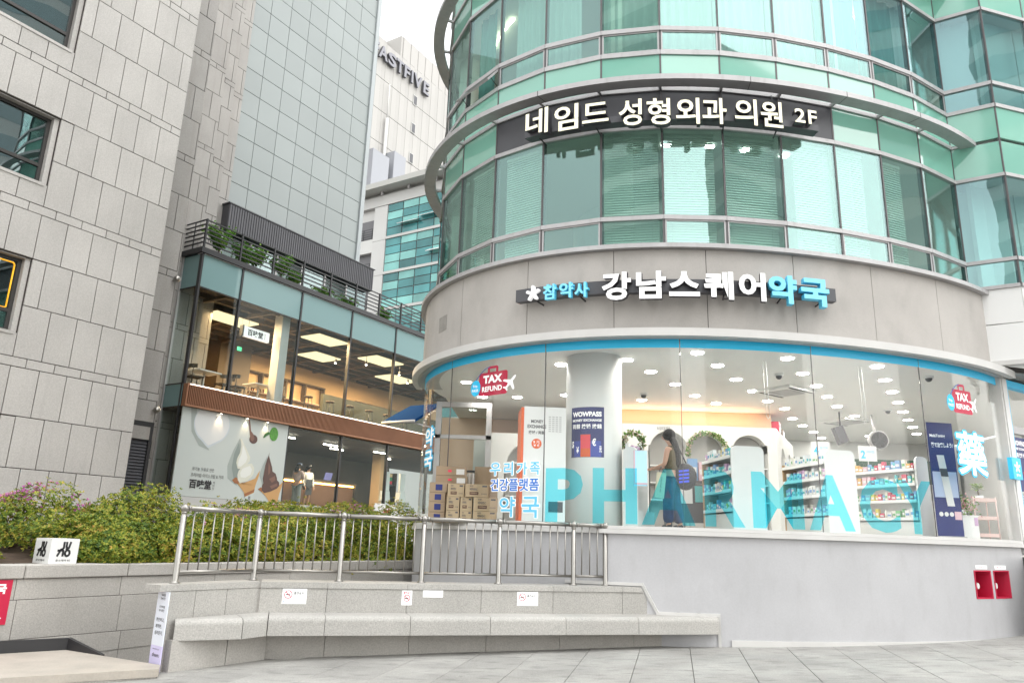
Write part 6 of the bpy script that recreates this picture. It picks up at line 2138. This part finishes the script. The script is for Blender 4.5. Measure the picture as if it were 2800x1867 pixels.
for k, (x, y, lab) in enumerate(((3.0, 16.6, 'dome camera on the shop ceiling left of the hanging cord'), (5.2, 14.2, 'dome camera on the shop ceiling nearest the window'), (9.0, 17.6, 'dome camera on the shop ceiling before the rear cassette'), (8.0, 14.0, 'dome camera on the shop ceiling by the right sticker'))):
    t = thing('dome_camera', lab, 'camera', (x, y, 4.755), 0, 'dome cameras on the shop ceiling')
    MB().lathe((x, y, 4.755), [(.09, 0), (.09, -.035), (.07, -.04)], 14).build('base', M['white'], t)
    MB().ball((x, y, 4.71), .062, 12, 8).build('dome', M['dark'], t)
for x, y, lab in ((4.55, 13.2, 'white looped blind cord hanging in the middle window'), (6.35, 13.35, 'white looped blind cord hanging in the right window')):
    MBp = MB().path([(x, y, 4.75), (x + .02, y, 3.75), (x + .05, y, 3.70), (x + .08, y, 3.75), (x + .06, y, 4.75)], .006, 5)
    tag(MBp.build('blind_cord', M['white'], None), lab, 'cord')
# boxes on top of the angled partition
for k, (s, lab) in enumerate(((.9, 'red and white carton on top of the angled partition'), (1.6, 'dark basket on top of the angled partition'))):
    o = Vector((6.4, 17.9, 0)) + dv * s
    t = thing('partition_box', lab, 'box', (o.x, o.y, 4.27))
    MB().obox(o + UP * 4.272, dv, Vector((-dv.y, dv.x, 0)), UP, (0, .4), (.03, .3), (0, .3 if k == 0 else .2)).build('box', PM[5] if k == 0 else M['brown'], t)
    MB().obox(o + UP * 4.272, dv, Vector((-dv.y, dv.x, 0)), UP, (.05, .35), (.02, .029), (.04, .16)).build('label', M['white'], t)
# interior lamps that the downlights stand for: warm cove behind the arched wall
cl = bpy.data.lights.new('cove_lamp', 'AREA'); cl.shape = 'RECTANGLE'; cl.size = 3.8; cl.size_y = .1; cl.energy = 9; cl.color = (1, .62, .36)
lo = bpy.data.objects.new('cove_lamp', cl); COL.objects.link(lo); lo.location = (4.3, 18.45, 4.32); lo.rotation_euler = (math.pi, 0, 0)
lo.parent = tower; lo.location = Vector((4.3, 18.45, 4.32)) - Vector((CX, CY, 0))

# ------------------------------------------------------------------ foliage
def rand_dir(r):
    z = r.uniform(-1, 1); a = r.uniform(0, 2 * math.pi); q = math.sqrt(1 - z * z)
    return Vector((q * math.cos(a), q * math.sin(a), z))


def leaf(vs, fs, p, d, n, L, W):
    """folded leaf of four triangles' worth of faces starting at p, along d, facing n"""
    s = d.cross(n).normalized()
    k = len(vs)
    vs += [p, p + d * L * .5 + s * W - n * W * .25, p + d * L, p + d * L * .5 - s * W - n * W * .25, p + d * L * .5 + n * W * .12]
    fs += [(k, k + 1, k + 4), (k + 1, k + 2, k + 4), (k + 2, k + 3, k + 4), (k + 3, k, k + 4)]


def bush_points(r, c, rad, n, seed, lump=.28, low=-.35):
    """twig tips through the outer volume of a lumpy ellipsoid"""
    out = []
    lumps = [(rand_dir(r), r.uniform(.25, .6)) for _ in range(14)]
    while len(out) < n:
        d = rand_dir(r)
        if d.z < low: continue
        k = 1.0
        for ld, lw in lumps:
            t = max(0, (d.dot(ld) - (1 - lw * .5)) / (lw * .5))
            k += lump * t * t * (1 if lw > .4 else -.7)
        q = k * (1 - abs(r.gauss(0, .19)))
        if r.random() < .06: q *= r.uniform(1.02, 1.16)
        out.append((Vector((c[0] + d.x * rad[0] * q, c[1] + d.y * rad[1] * q, c[2] + d.z * rad[2] * q)), d))
    return out


M['azalea'] = leafmat('azalea_leaves', [(0.0, (.03, .075, .008)), (.32, (.095, .175, .018)), (.57, (.27, .32, .03)), (.8, (.48, .42, .06)), (1.0, (.54, .25, .10))])
M['terr'] = leafmat('terrace_leaves', [(0, (.04, .13, .02)), (.5, (.14, .32, .05)), (1.0, (.32, .48, .10))])
M['flower'] = leafmat('azalea_petals', [(0, (.42, .07, .34)), (.5, (.58, .18, .46)), (1.0, (.70, .36, .54))], transl=.4)
M['twig'] = pbr('twig_bark', (.10, .065, .04), .9)


def azalea(lab, u, c, z, rad, n, nf, seed, fl_top=True):
    r = random.Random(seed)
    t = gthing('azalea_shrub', lab, 'shrub', (u, c, z), 'azaleas in the raised planter')
    vs, fs = [], []
    cc = (u, c, z + rad[2] * .42)
    pts = bush_points(r, cc, rad, int(n * 1.35), seed)
    for p, d in pts:
        ax = (d + rand_dir(r) * .7 + Vector((0, 0, .5))).normalized()
        m = r.randint(4, 6)
        a0 = r.uniform(0, 6.28)
        e1 = ax.orthogonal().normalized(); e2 = ax.cross(e1)
        for k in range(m):
            a = a0 + k * 6.283 / m
            dd = (e1 * math.cos(a) + e2 * math.sin(a) + ax * r.uniform(.1, .9)).normalized()
            nn = (ax - dd * ax.dot(dd)).normalized()
            L = r.uniform(.036, .062)
            leaf(vs, fs, p, dd, nn, L, L * .27)
    b = MB(); b.add(vs, fs); b.build('foliage', M['azalea'], t)
    # twigs
    b = MB()
    for _ in range(26):
        p, d = r.choice(pts)
        o = Vector((u + r.uniform(-.3, .3) * rad[0], c + r.uniform(-.3, .3) * rad[1], z - .05))
        m_ = (o + p) / 2 + Vector((0, 0, r.uniform(-.1, .05)))
        b.tube(o, m_, .012, 5, .008, False); b.tube(m_, p, .008, 5, .003, False)
    b.build('stems', M['twig'], t)
    if nf:
        vs, fs = [], []
        cand = [q for q in pts if q[1].z > .15]
        # flowers come in patches
        seeds_ = [r.choice(cand)[0] for _ in range(max(2, nf // 26))]
        cand.sort(key=lambda q: min((q[0] - s).length for s in seeds_) + r.uniform(0, .12))
        for p, d in cand[:nf]:
            p = p + d * .02
            ax = (d + rand_dir(r) * .6 + Vector((0, -.4, .2))).normalized()
            e1 = ax.orthogonal().normalized(); e2 = ax.cross(e1)
            for k in range(5):
                a = k * 6.283 / 5
                dd = (e1 * math.cos(a) + e2 * math.sin(a) + ax * .5).normalized()
                nn = (ax - dd * ax.dot(dd)).normalized()
                leaf(vs, fs, p, dd, nn, r.uniform(.026, .036), .013)
        b = MB(); b.add(vs, fs); tag(b.build('flowers', M['flower'], t), kind='stuff')


AZ = [('low azalea at the front edge left of the name block', 4.2, 10.85, .95, (.9, .42, .42), 1200, 4, 21),
      ('low azalea at the front edge right of the name block', 6.85, 10.75, .93, (.8, .36, .42), 1300, 4, 22),
      ('low azalea at the front edge before the louvre', 8.1, 10.8, .92, (.9, .42, .45), 1500, 4, 23),
      ('low azalea at the front edge behind the first railing post', 9.4, 10.8, .90, (.9, .42, .45), 1500, 4, 24),
      ('small azalea cut off by the left edge of the picture', 4.55, 11.5, 1.0, (0.75, 0.7, 0.5), 1500, 0, 1),
      ('pink flowering azalea behind the white name block', 6.3, 12.6, 1.12, (1.0, 0.8, 0.59), 1700, 429, 2),
      ('low green azalea right of the white name block', 6.75, 11.25, 0.98, (0.85, 0.7, 0.47), 2000, 7, 3),
      ('tall green azalea in front of the dark louvre', 7.55, 12.0, 1.05, (0.95, 0.9, 0.64), 2600, 5, 4),
      ('broad azalea behind the left end of the railing', 9.1, 11.6, 1.0, (1.25, 0.85, 0.56), 2600, 15, 5),
      ('azalea below the ice cream poster', 10.9, 11.9, 1.02, (1.25, 1.05, 0.71), 2700, 58, 6),
      ('azalea with pink tips behind the middle of the railing', 12.5, 11.7, 1.0, (1.2, 1.05, 0.83), 2700, 156, 7),
      ('pink tipped azalea beside the white base wall', 13.85, 11.5, 0.98, (0.95, 1.0, 0.75), 2200, 169, 8),
      ('azalea at the rear of the planter below the cafe windows', 11.9, 13.3, 1.2, (1.4, 0.9, 0.65), 1900, 143, 9),
      ('azalea spilling over the coping at the foot of the railing', 10.6, 10.85, 0.75, (1.25, 0.5, 0.53), 1700, 7, 10),
      ('low azalea trailing over the coping near the white wall', 12.7, 10.8, 0.72, (1.2, 0.5, 0.52), 1500, 39, 11)]
for a in AZ: azalea(*a)
# leaf litter of the bed
def sprig(lab, u, c, z, h, w, n, seed, mat_, cat='plant', name='terrace_shrub', group='shrubs on the cafe roof'):
    r = random.Random(seed)
    t = gthing(name, lab, cat, (u, c, z), group)
    vs, fs = [], []
    b = MB()
    for k in range(5):
        tip = Vector((u + r.uniform(-w, w), c + r.uniform(-.25, .25), z + h * r.uniform(.6, 1)))
        mid = Vector((u + r.uniform(-.1, .1), c, z + h * .4))
        b.tube((u, c, z), mid, .014, 5, .01, False); b.tube(mid, tip, .01, 5, .004, False)
        for _ in range(n // 5):
            q = mid.lerp(tip, r.random()) + rand_dir(r) * r.uniform(.02, .22)
            d = rand_dir(r)
            leaf(vs, fs, q, d, d.orthogonal().normalized(), r.uniform(.08, .14), .032)
    b.build('stems', M['twig'], t)
    b = MB(); b.add(vs, fs); b.build('foliage', mat_, t)


for k, (u, h, lab) in enumerate(((15.0, 1.05, 'tall leafy shrub at the cafe roof corner'), (15.9, .65, 'second shrub from the cafe roof corner'), (16.5, .85, 'bushy green shrub below the dark fascia'), (17.7, 1.0, 'arching light green shrub on the cafe roof'), (18.3, .55, 'low shrub in the middle of the cafe roof'), (19.8, .35, 'small plant right of the middle of the cafe roof'), (21.2, .35, 'small plant near the end of the dark fascia'), (23.4, .5, 'shrub at the far end of the cafe roof'))):
    sprig(lab, u, 20.85, 10.3, h * 1.1, .5, int(900 * h), 40 + k, M['terr'])
sprig('slender shrub behind the roof rail at the left return', 14.2, 22.2, 10.3, .8, .2, 200, 60, M['terr'])
# pot plant and flowers on the trolley, wreaths
pt = thing('potted_plant', 'potted plant with drooping green leaves on top of the pink trolley', 'plant', (8.62, 13.9, 2.44))
MB().lathe((8.62, 13.9, 2.44), [(.001, 0), (.06, 0), (.075, .09), (.065, .09), (.001, .08)], 14).build('pot', M['white'], pt)
r = random.Random(5)
vs, fs = [], []
MB().tube((8.62, 13.9, 2.52), (8.61, 13.9, 2.68), .018, 6, .01).build('stem', M['twig'], pt)
for k in range(46):
    a = r.uniform(0, 6.28); d = Vector((math.cos(a), math.sin(a), r.uniform(-.5, .5))).normalized()
    leaf(vs, fs, Vector((8.61, 13.9, 2.68 + r.uniform(-.03, .05))), d, (UP - d * d.z).normalized(), r.uniform(.08, .16), .022)
b = MB(); b.add(vs, fs); b.build('foliage', leafmat('pot_plant_leaves', [(0, (.12, .25, .04)), (1, (.35, .45, .10))]), pt)
fb_ = thing('flower_bunch', 'pink and white flower bunch left of the pink trolley', 'flowers', (8.2, 13.8, 2.16))
vs, fs = [], []; vf, ff = [], []
for k in range(420):
    q = Vector((8.22, 13.78, 2.33)) + Vector((r.gauss(0, .12), r.gauss(0, .08), r.gauss(0, .09)))
    q.z = max(q.z, 2.17)
    d = rand_dir(r); leaf(*( (vs, fs) if k % 2 else (vf, ff)), q, d, d.orthogonal().normalized(), .05, .016)
b = MB(); b.add(vs, fs); b.build('foliage', M['terr'], fb_)
b = MB(); b.add(vf, ff); tag(b.build('petals', leafmat('bunch_petals', [(0, (.6, .2, .25)), (.6, (.7, .45, .45)), (1, (.75, .72, .65))]), fb_), kind='stuff')
MB().lathe((8.22, 13.78, 2.162), [(.001, 0), (.05, 0), (.06, .10), (.001, .1)], 10).build('vase', M['white'], fb_)


def wreath(lab, c, rad, a0, a1, n, seed):
    r = random.Random(seed)
    t = thing('flower_wreath', lab, 'wreath', tuple(c), 0, 'wreaths on the arched wall')
    vs, fs = [], []; vf, ff = [], []
    for k in range(n):
        a = R_(r.uniform(a0, a1))
        q = Vector(c) + Vector((rad * math.cos(a), 0, rad * math.sin(a))) + rand_dir(r) * .05
        d = rand_dir(r); leaf(*((vs, fs) if k % 3 else (vf, ff)), q, d, d.orthogonal().normalized(), .06, .018)
    b = MB(); b.add(vs, fs); b.build('foliage', M['terr'], t)
    b = MB(); b.add(vf, ff); tag(b.build('petals', leafmat('wreath_petals_%d' % seed, [(0, (.6, .42, .30)), (1, (.75, .68, .55))]), t), kind='stuff')
    b = MB(); b.path([Vector(c) + Vector((rad * math.cos(R_(a0 + (a1 - a0) * k / 20)), 0, rad * math.sin(R_(a0 + (a1 - a0) * k / 20)))) for k in range(21)], .015, 5); b.build('hoop', M['twig'], t)


wreath('round flower wreath on the gondola beside the column', (2.25, 13.6, 3.25), .18, 0, 360, 420, 3)
wreath('flower garland round the middle arch', (4.73, 17.86, 3.62), .47, -10, 190, 600, 4)

# ------------------------------------------------------------------ people
def skin_mesh(name, verts, edges, radii, m, parent, root=0, sub=2):
    me = bpy.data.meshes.new(name)
    o_ = org(parent)
    me.from_pydata([tuple(Vector(v) - o_) for v in verts], edges, [])
    o = bpy.data.objects.new(name, me)
    TMP.collection.objects.link(o)
    md = o.modifiers.new('Skin', 'SKIN'); md.use_smooth_shade = True; md.branch_smoothing = .4
    sv = me.skin_vertices[0].data
    for i, r in enumerate(radii):
        sv[i].radius = (r, r) if not isinstance(r, tuple) else r
        sv[i].use_root = (i == root)
    s = o.modifiers.new('Sub', 'SUBSURF'); s.levels = sub; s.render_levels = sub
    TMP.view_layers[0].update()
    nm = bpy.data.meshes.new_from_object(o.evaluated_get(TMP.view_layers[0].depsgraph))
    bpy.data.objects.remove(o)
    nm.name = name
    for p in nm.polygons: p.use_smooth = True
    nm.materials.clear()
    return link(name, nm, m, parent)


M['skin'] = pbr('skin', (.52, .30, .21), .55)
M['hair'] = pbr('black_hair', (.010, .008, .008), .6, spec=.2)


def person(lab, base, rz, J, H, top_m, leg_m, shoe_m, sleeve='none', skirt=False, hairlen=.5, hat=None, apron=None):
    """J: joint name -> local position (x right of the person, y forward, z up) for a person of height 1; scaled by H"""
    t = thing('person', lab, 'person', tuple(base))
    t.rotation_euler = (0, 0, rz)
    ORG[t.name] = Vector((0, 0, 0))
    def S(n): return Vector(J[n]) * H
    V_, E_, Rr = [], [], []
    def add(p, r, par=None):
        V_.append(tuple(p)); Rr.append(r if not isinstance(r, tuple) else r)
        if par is not None: E_.append((par, len(V_) - 1))
        return len(V_) - 1
    pel = add(S('pelvis'), (.082 * H, .062 * H))
    ch = add(S('chest'), (.084 * H, .06 * H), pel)
    nk0 = add(S('neck'), .030 * H, ch)
    hd0 = add(S('head') - Vector((0, 0, .035 * H)), .036 * H, nk0)
    hd = add(S('head') + Vector((0, .006 * H, .0)), (.046 * H, .054 * H), hd0)
    add(S('head') + Vector((0, .0, .045 * H)), (.036 * H, .042 * H), hd)
    for sd in 'LR':
        sh = add(S('sh' + sd), .033 * H, ch)
        up = add((S('sh' + sd) + S('el' + sd)) / 2, .027 * H, sh)
        el = add(S('el' + sd), .023 * H, up)
        fo = add((S('el' + sd) + S('wr' + sd)) / 2, .021 * H, el)
        wr = add(S('wr' + sd), .015 * H, fo)
        dv_ = (S('wr' + sd) - S('el' + sd)).normalized()
        pm = add(S('wr' + sd) + dv_ * .035 * H, (.021 * H, .011 * H), wr)
        sx_ = dv_.orthogonal().normalized()
        sy_ = dv_.cross(sx_)
        for q, (off, ln) in enumerate(((-.014, .036), (-.005, .042), (.004, .040), (.013, .032))):
            k1 = add(V_[pm] + Vector(tuple(dv_ * .022 * H + sx_ * off * H)) if 0 else tuple(Vector(V_[pm]) + dv_ * .022 * H + sx_ * off * H), .0058 * H, pm)
            add(tuple(Vector(V_[k1]) + (dv_ * .8 - sy_ * .5) * ln * H), .0046 * H, k1)
        th = add(tuple(Vector(V_[wr]) + dv_ * .018 * H + sx_ * .022 * H), .0068 * H, wr)
        add(tuple(Vector(V_[th]) + (dv_ * .8 + sx_ * .35 - sy_ * .3) * .028 * H), .0055 * H, th)
        hp_ = add(S('hip' + sd), .056 * H, pel)
        tg = add((S('hip' + sd) + S('kn' + sd)) / 2, .047 * H, hp_)
        kn = add(S('kn' + sd), .034 * H, tg)
        cf = add((S('kn' + sd) * .6 + S('an' + sd) * .4), .033 * H, kn)
        an = add(S('an' + sd), .020 * H, cf)
        add(S('an' + sd) + Vector((0, .03 * H, -.022 * H)), .021 * H, an)
        add(S('an' + sd) + Vector((0, .085 * H, -.026 * H)), .016 * H, len(V_) - 1)
    skin_mesh('body', V_, E_, Rr, M['skin'], t)
    # face: nose, eyes, mouth, ears
    hc = S('head')
    fy = .054 * H
    b = MB(); b.smooth = True
    b.ball(hc + Vector((0, fy + .006 * H, -.006 * H)), .0085 * H, 8, 6, 1.6)
    b.ball(hc + Vector((.047 * H, 0, -.002 * H)), .011 * H, 8, 6, 1.5); b.ball(hc + Vector((-.047 * H, 0, -.002 * H)), .011 * H, 8, 6, 1.5)
    b.build('nose_and_ears', M['skin'], t)
    b = MB(); b.ball(hc + Vector((.019 * H, fy - .005 * H, .010 * H)), .0065 * H, 8, 6); b.ball(hc + Vector((-.019 * H, fy - .005 * H, .010 * H)), .0065 * H, 8, 6)
    b.box(hc.x - .022 * H, hc.x - .014 * H, hc.y, hc.y + .001, hc.z + .02, hc.z + .021); b.build('eyes', M['hair'], t)
    MB().ball(hc + Vector((0, fy - .006 * H, -.026 * H)), .011 * H, 10, 6, .35).build('mouth', pbr('lips', (.45, .12, .11), .5) if 'lips' not in MATS else MATS['lips'], t)
    # hair: cap plus fall
    hv, he, hr_ = [], [], []
    def hadd(p, r, par=None):
        hv.append(tuple(p)); hr_.append(r)
        if par is not None: he.append((par, len(hv) - 1))
        return len(hv) - 1
    c0 = hadd(hc + Vector((0, -.022 * H, .005 * H)), (.056 * H, .050 * H))
    p_ = c0
    n = 5
    for k in range(1, n + 1):
        f = k / n
        p_ = hadd(hc + Vector((0, -.045 * H - .055 * H * min(1, 2 * f), .01 * H - hairlen * H * f)), (.072 * H * (1 - .25 * f), .034 * H * (1 - .2 * f)), p_)
    skin_mesh('hair', hv, he, hr_, M['hair'], t)
    cap_ = MB(); cap_.smooth = True
    cap_.ball(hc + Vector((0, -.014 * H, .014 * H)), .066 * H, 18, 12, 1.02)
    cap_.build('hair_crown', M['hair'], t)
    # top
    cv, ce, cr = [], [], []
    def cadd(p, r, par=None):
        cv.append(tuple(p)); cr.append(r)
        if par is not None: ce.append((par, len(cv) - 1))
        return len(cv) - 1
    a0 = cadd(S('pelvis') + Vector((0, 0, .03 * H)), (.112 * H, .090 * H))
    a1 = cadd((S('pelvis') + S('chest')) / 2 + Vector((0, 0, .01 * H)), (.104 * H, .084 * H), a0)
    a2 = cadd(S('chest'), (.116 * H, .090 * H), a1)
    cadd(S('neck') - Vector((0, 0, .018 * H)), .038 * H, a2)
    for sd in 'LR':
        s1 = cadd(S('sh' + sd), .047 * H, a2)
        if sleeve != 'none':
            s2 = cadd(S('el' + sd), .036 * H, s1)
            if sleeve == 'long': cadd(S('wr' + sd), .024 * H, s2)
    skin_mesh('top', cv, ce, cr, top_m, t)
    # trousers or skirt
    lv_, le, lr = [], [], []
    def ladd(p, r, par=None):
        lv_.append(tuple(p)); lr.append(r)
        if par is not None: le.append((par, len(lv_) - 1))
        return len(lv_) - 1
    p0 = ladd(S('pelvis') + Vector((0, 0, .02 * H)), (.108 * H, .086 * H))
    for sd in 'LR':
        q0 = ladd(S('hip' + sd), .072 * H, p0)
        q1 = ladd((S('hip' + sd) + S('kn' + sd)) / 2, .060 * H, q0)
        if not skirt:
            q2 = ladd(S('kn' + sd), .056 * H, q1)
            q3 = ladd((S('kn' + sd) + S('an' + sd)) / 2, .058 * H, q2)
            ladd(S('an' + sd) + Vector((0, .01 * H, .0)), .062 * H, q3)
    skin_mesh('skirt' if skirt else 'trousers', lv_, le, lr, leg_m, t)
    for sd in 'LR':
        b = MB(); b.smooth = True
        a = S('an' + sd)
        b.ball(a + Vector((0, .045 * H, -.022 * H)), .035 * H, 10, 6, .55); b.ball(a + Vector((0, .0, -.018 * H)), .028 * H, 10, 6, .7)
        b.build('shoe', shoe_m, t)
    if hat:
        b = MB()
        b.lathe(hc + Vector((0, -.004 * H, .022 * H)), [(.066 * H, 0), (.066 * H, .02 * H), (.058 * H, .045 * H), (.03 * H, .058 * H), (.001, .06 * H)], 16)
        b.box(hc.x - .045 * H, hc.x + .045 * H, hc.y + .045 * H, hc.y + .115 * H, hc.z + .022 * H, hc.z + .030 * H)
        b.build('cap', hat, t)
    if apron:
        MB().box(-.085 * H, .085 * H, .072 * H + S('pelvis').y, .080 * H + S('pelvis').y, .30 * H, .66 * H).build('apron', apron, t)
    return t


BJ_ = dict(pelvis=(0, 0, .53), chest=(0, -.005, .72), neck=(0, 0, .845), head=(0, .012, .93), shL=(-.105, 0, .80), shR=(.105, 0, .80), elL=(-.135, .0, .62), elR=(.135, .0, .62), wrL=(-.12, .09, .49), wrR=(.12, .09, .49),
           hipL=(-.05, 0, .49), hipR=(.05, 0, .49), knL=(-.055, .012, .275), knR=(.055, .012, .275), anL=(-.058, -.01, .045), anR=(.058, -.01, .045))
W = dict(BJ_)
W.update(head=(0, .035, .925), elL=(-.13, .03, .63), wrL=(-.08, .15, .60), elR=(.13, .04, .63), wrR=(.07, .16, .61), knL=(-.055, .03, .28), anL=(-.055, .02, .05), knR=(.055, -.01, .275), anR=(.06, -.055, .05))
M['olive'] = pbr('olive_knit', (.11, .085, .04), .85)
M['denim'] = pbr('dark_denim', (.022, .045, .11), .85, var=.2, vscale=9)
wm = person('woman with long black hair in olive top and wide jeans, seen from behind', (2.82, 13.0, FZ), R_(58), W, 1.70, M['olive'], M['denim'], M['black'], hairlen=.34)
sbg = thing('shoulder_bag', 'dark round shoulder bag with blue stripes on the woman', 'bag', (3.02, 12.95, 2.45))
b = MB(); b.smooth = True
b.ball((3.03, 12.93, 2.62), .20, 16, 10, 1.15)
for v in b.v: v.y = 12.93 + (v.y - 12.93) * .45
b.build('body', M['black'], sbg)
for k in range(4): MB().obox(Vector((2.90, 12.835 - .0, 2.50 + .06 * k)), Vector((.97, -.02, .12)).normalized(), Vector((0, -1, 0)), UP, (0, .17), (0, .006), (0, .035)).build('stripe', pbr('blue_stripe_%d' % k, lin(64, 84, 214), .5, emit=.1), sbg)
MB().path([(2.93, 12.9, 2.75), (2.86, 12.92, 3.10), (2.95, 13.02, 3.12), (3.10, 12.96, 2.75)], .012, 6).build('strap', M['black'], sbg)

S1 = dict(BJ_); S1.update(elR=(.13, .04, .64), wrR=(.06, .15, .70), elL=(-.12, .06, .64), wrL=(-.03, .17, .68), head=(0, .03, .925))
p1 = gw(21.7, 23.2, 2.46)
person('staff member in grey top and blue cap raising both hands behind cafe glass', (p1.x, p1.y, p1.z), GA + R_(-75), S1, 1.74, pbr('mauve_grey', (.36, .30, .32), .8), pbr('grey_trousers', (.22, .27, .30), .8), M['black'], sleeve='long', hairlen=.14, hat=pbr('blue_cap', (.06, .09, .16), .7))
p2 = gw(22.35, 23.3, 2.46)
person('staff member in white shirt and dark cap standing at the cafe counter', (p2.x, p2.y, p2.z), GA + R_(170), BJ_, 1.72, M['white'], M['black'], M['black'], sleeve='long', skirt=True, hairlen=.22, hat=M['black'], apron=M['dark'])

bpy.data.scenes.remove(TMP)
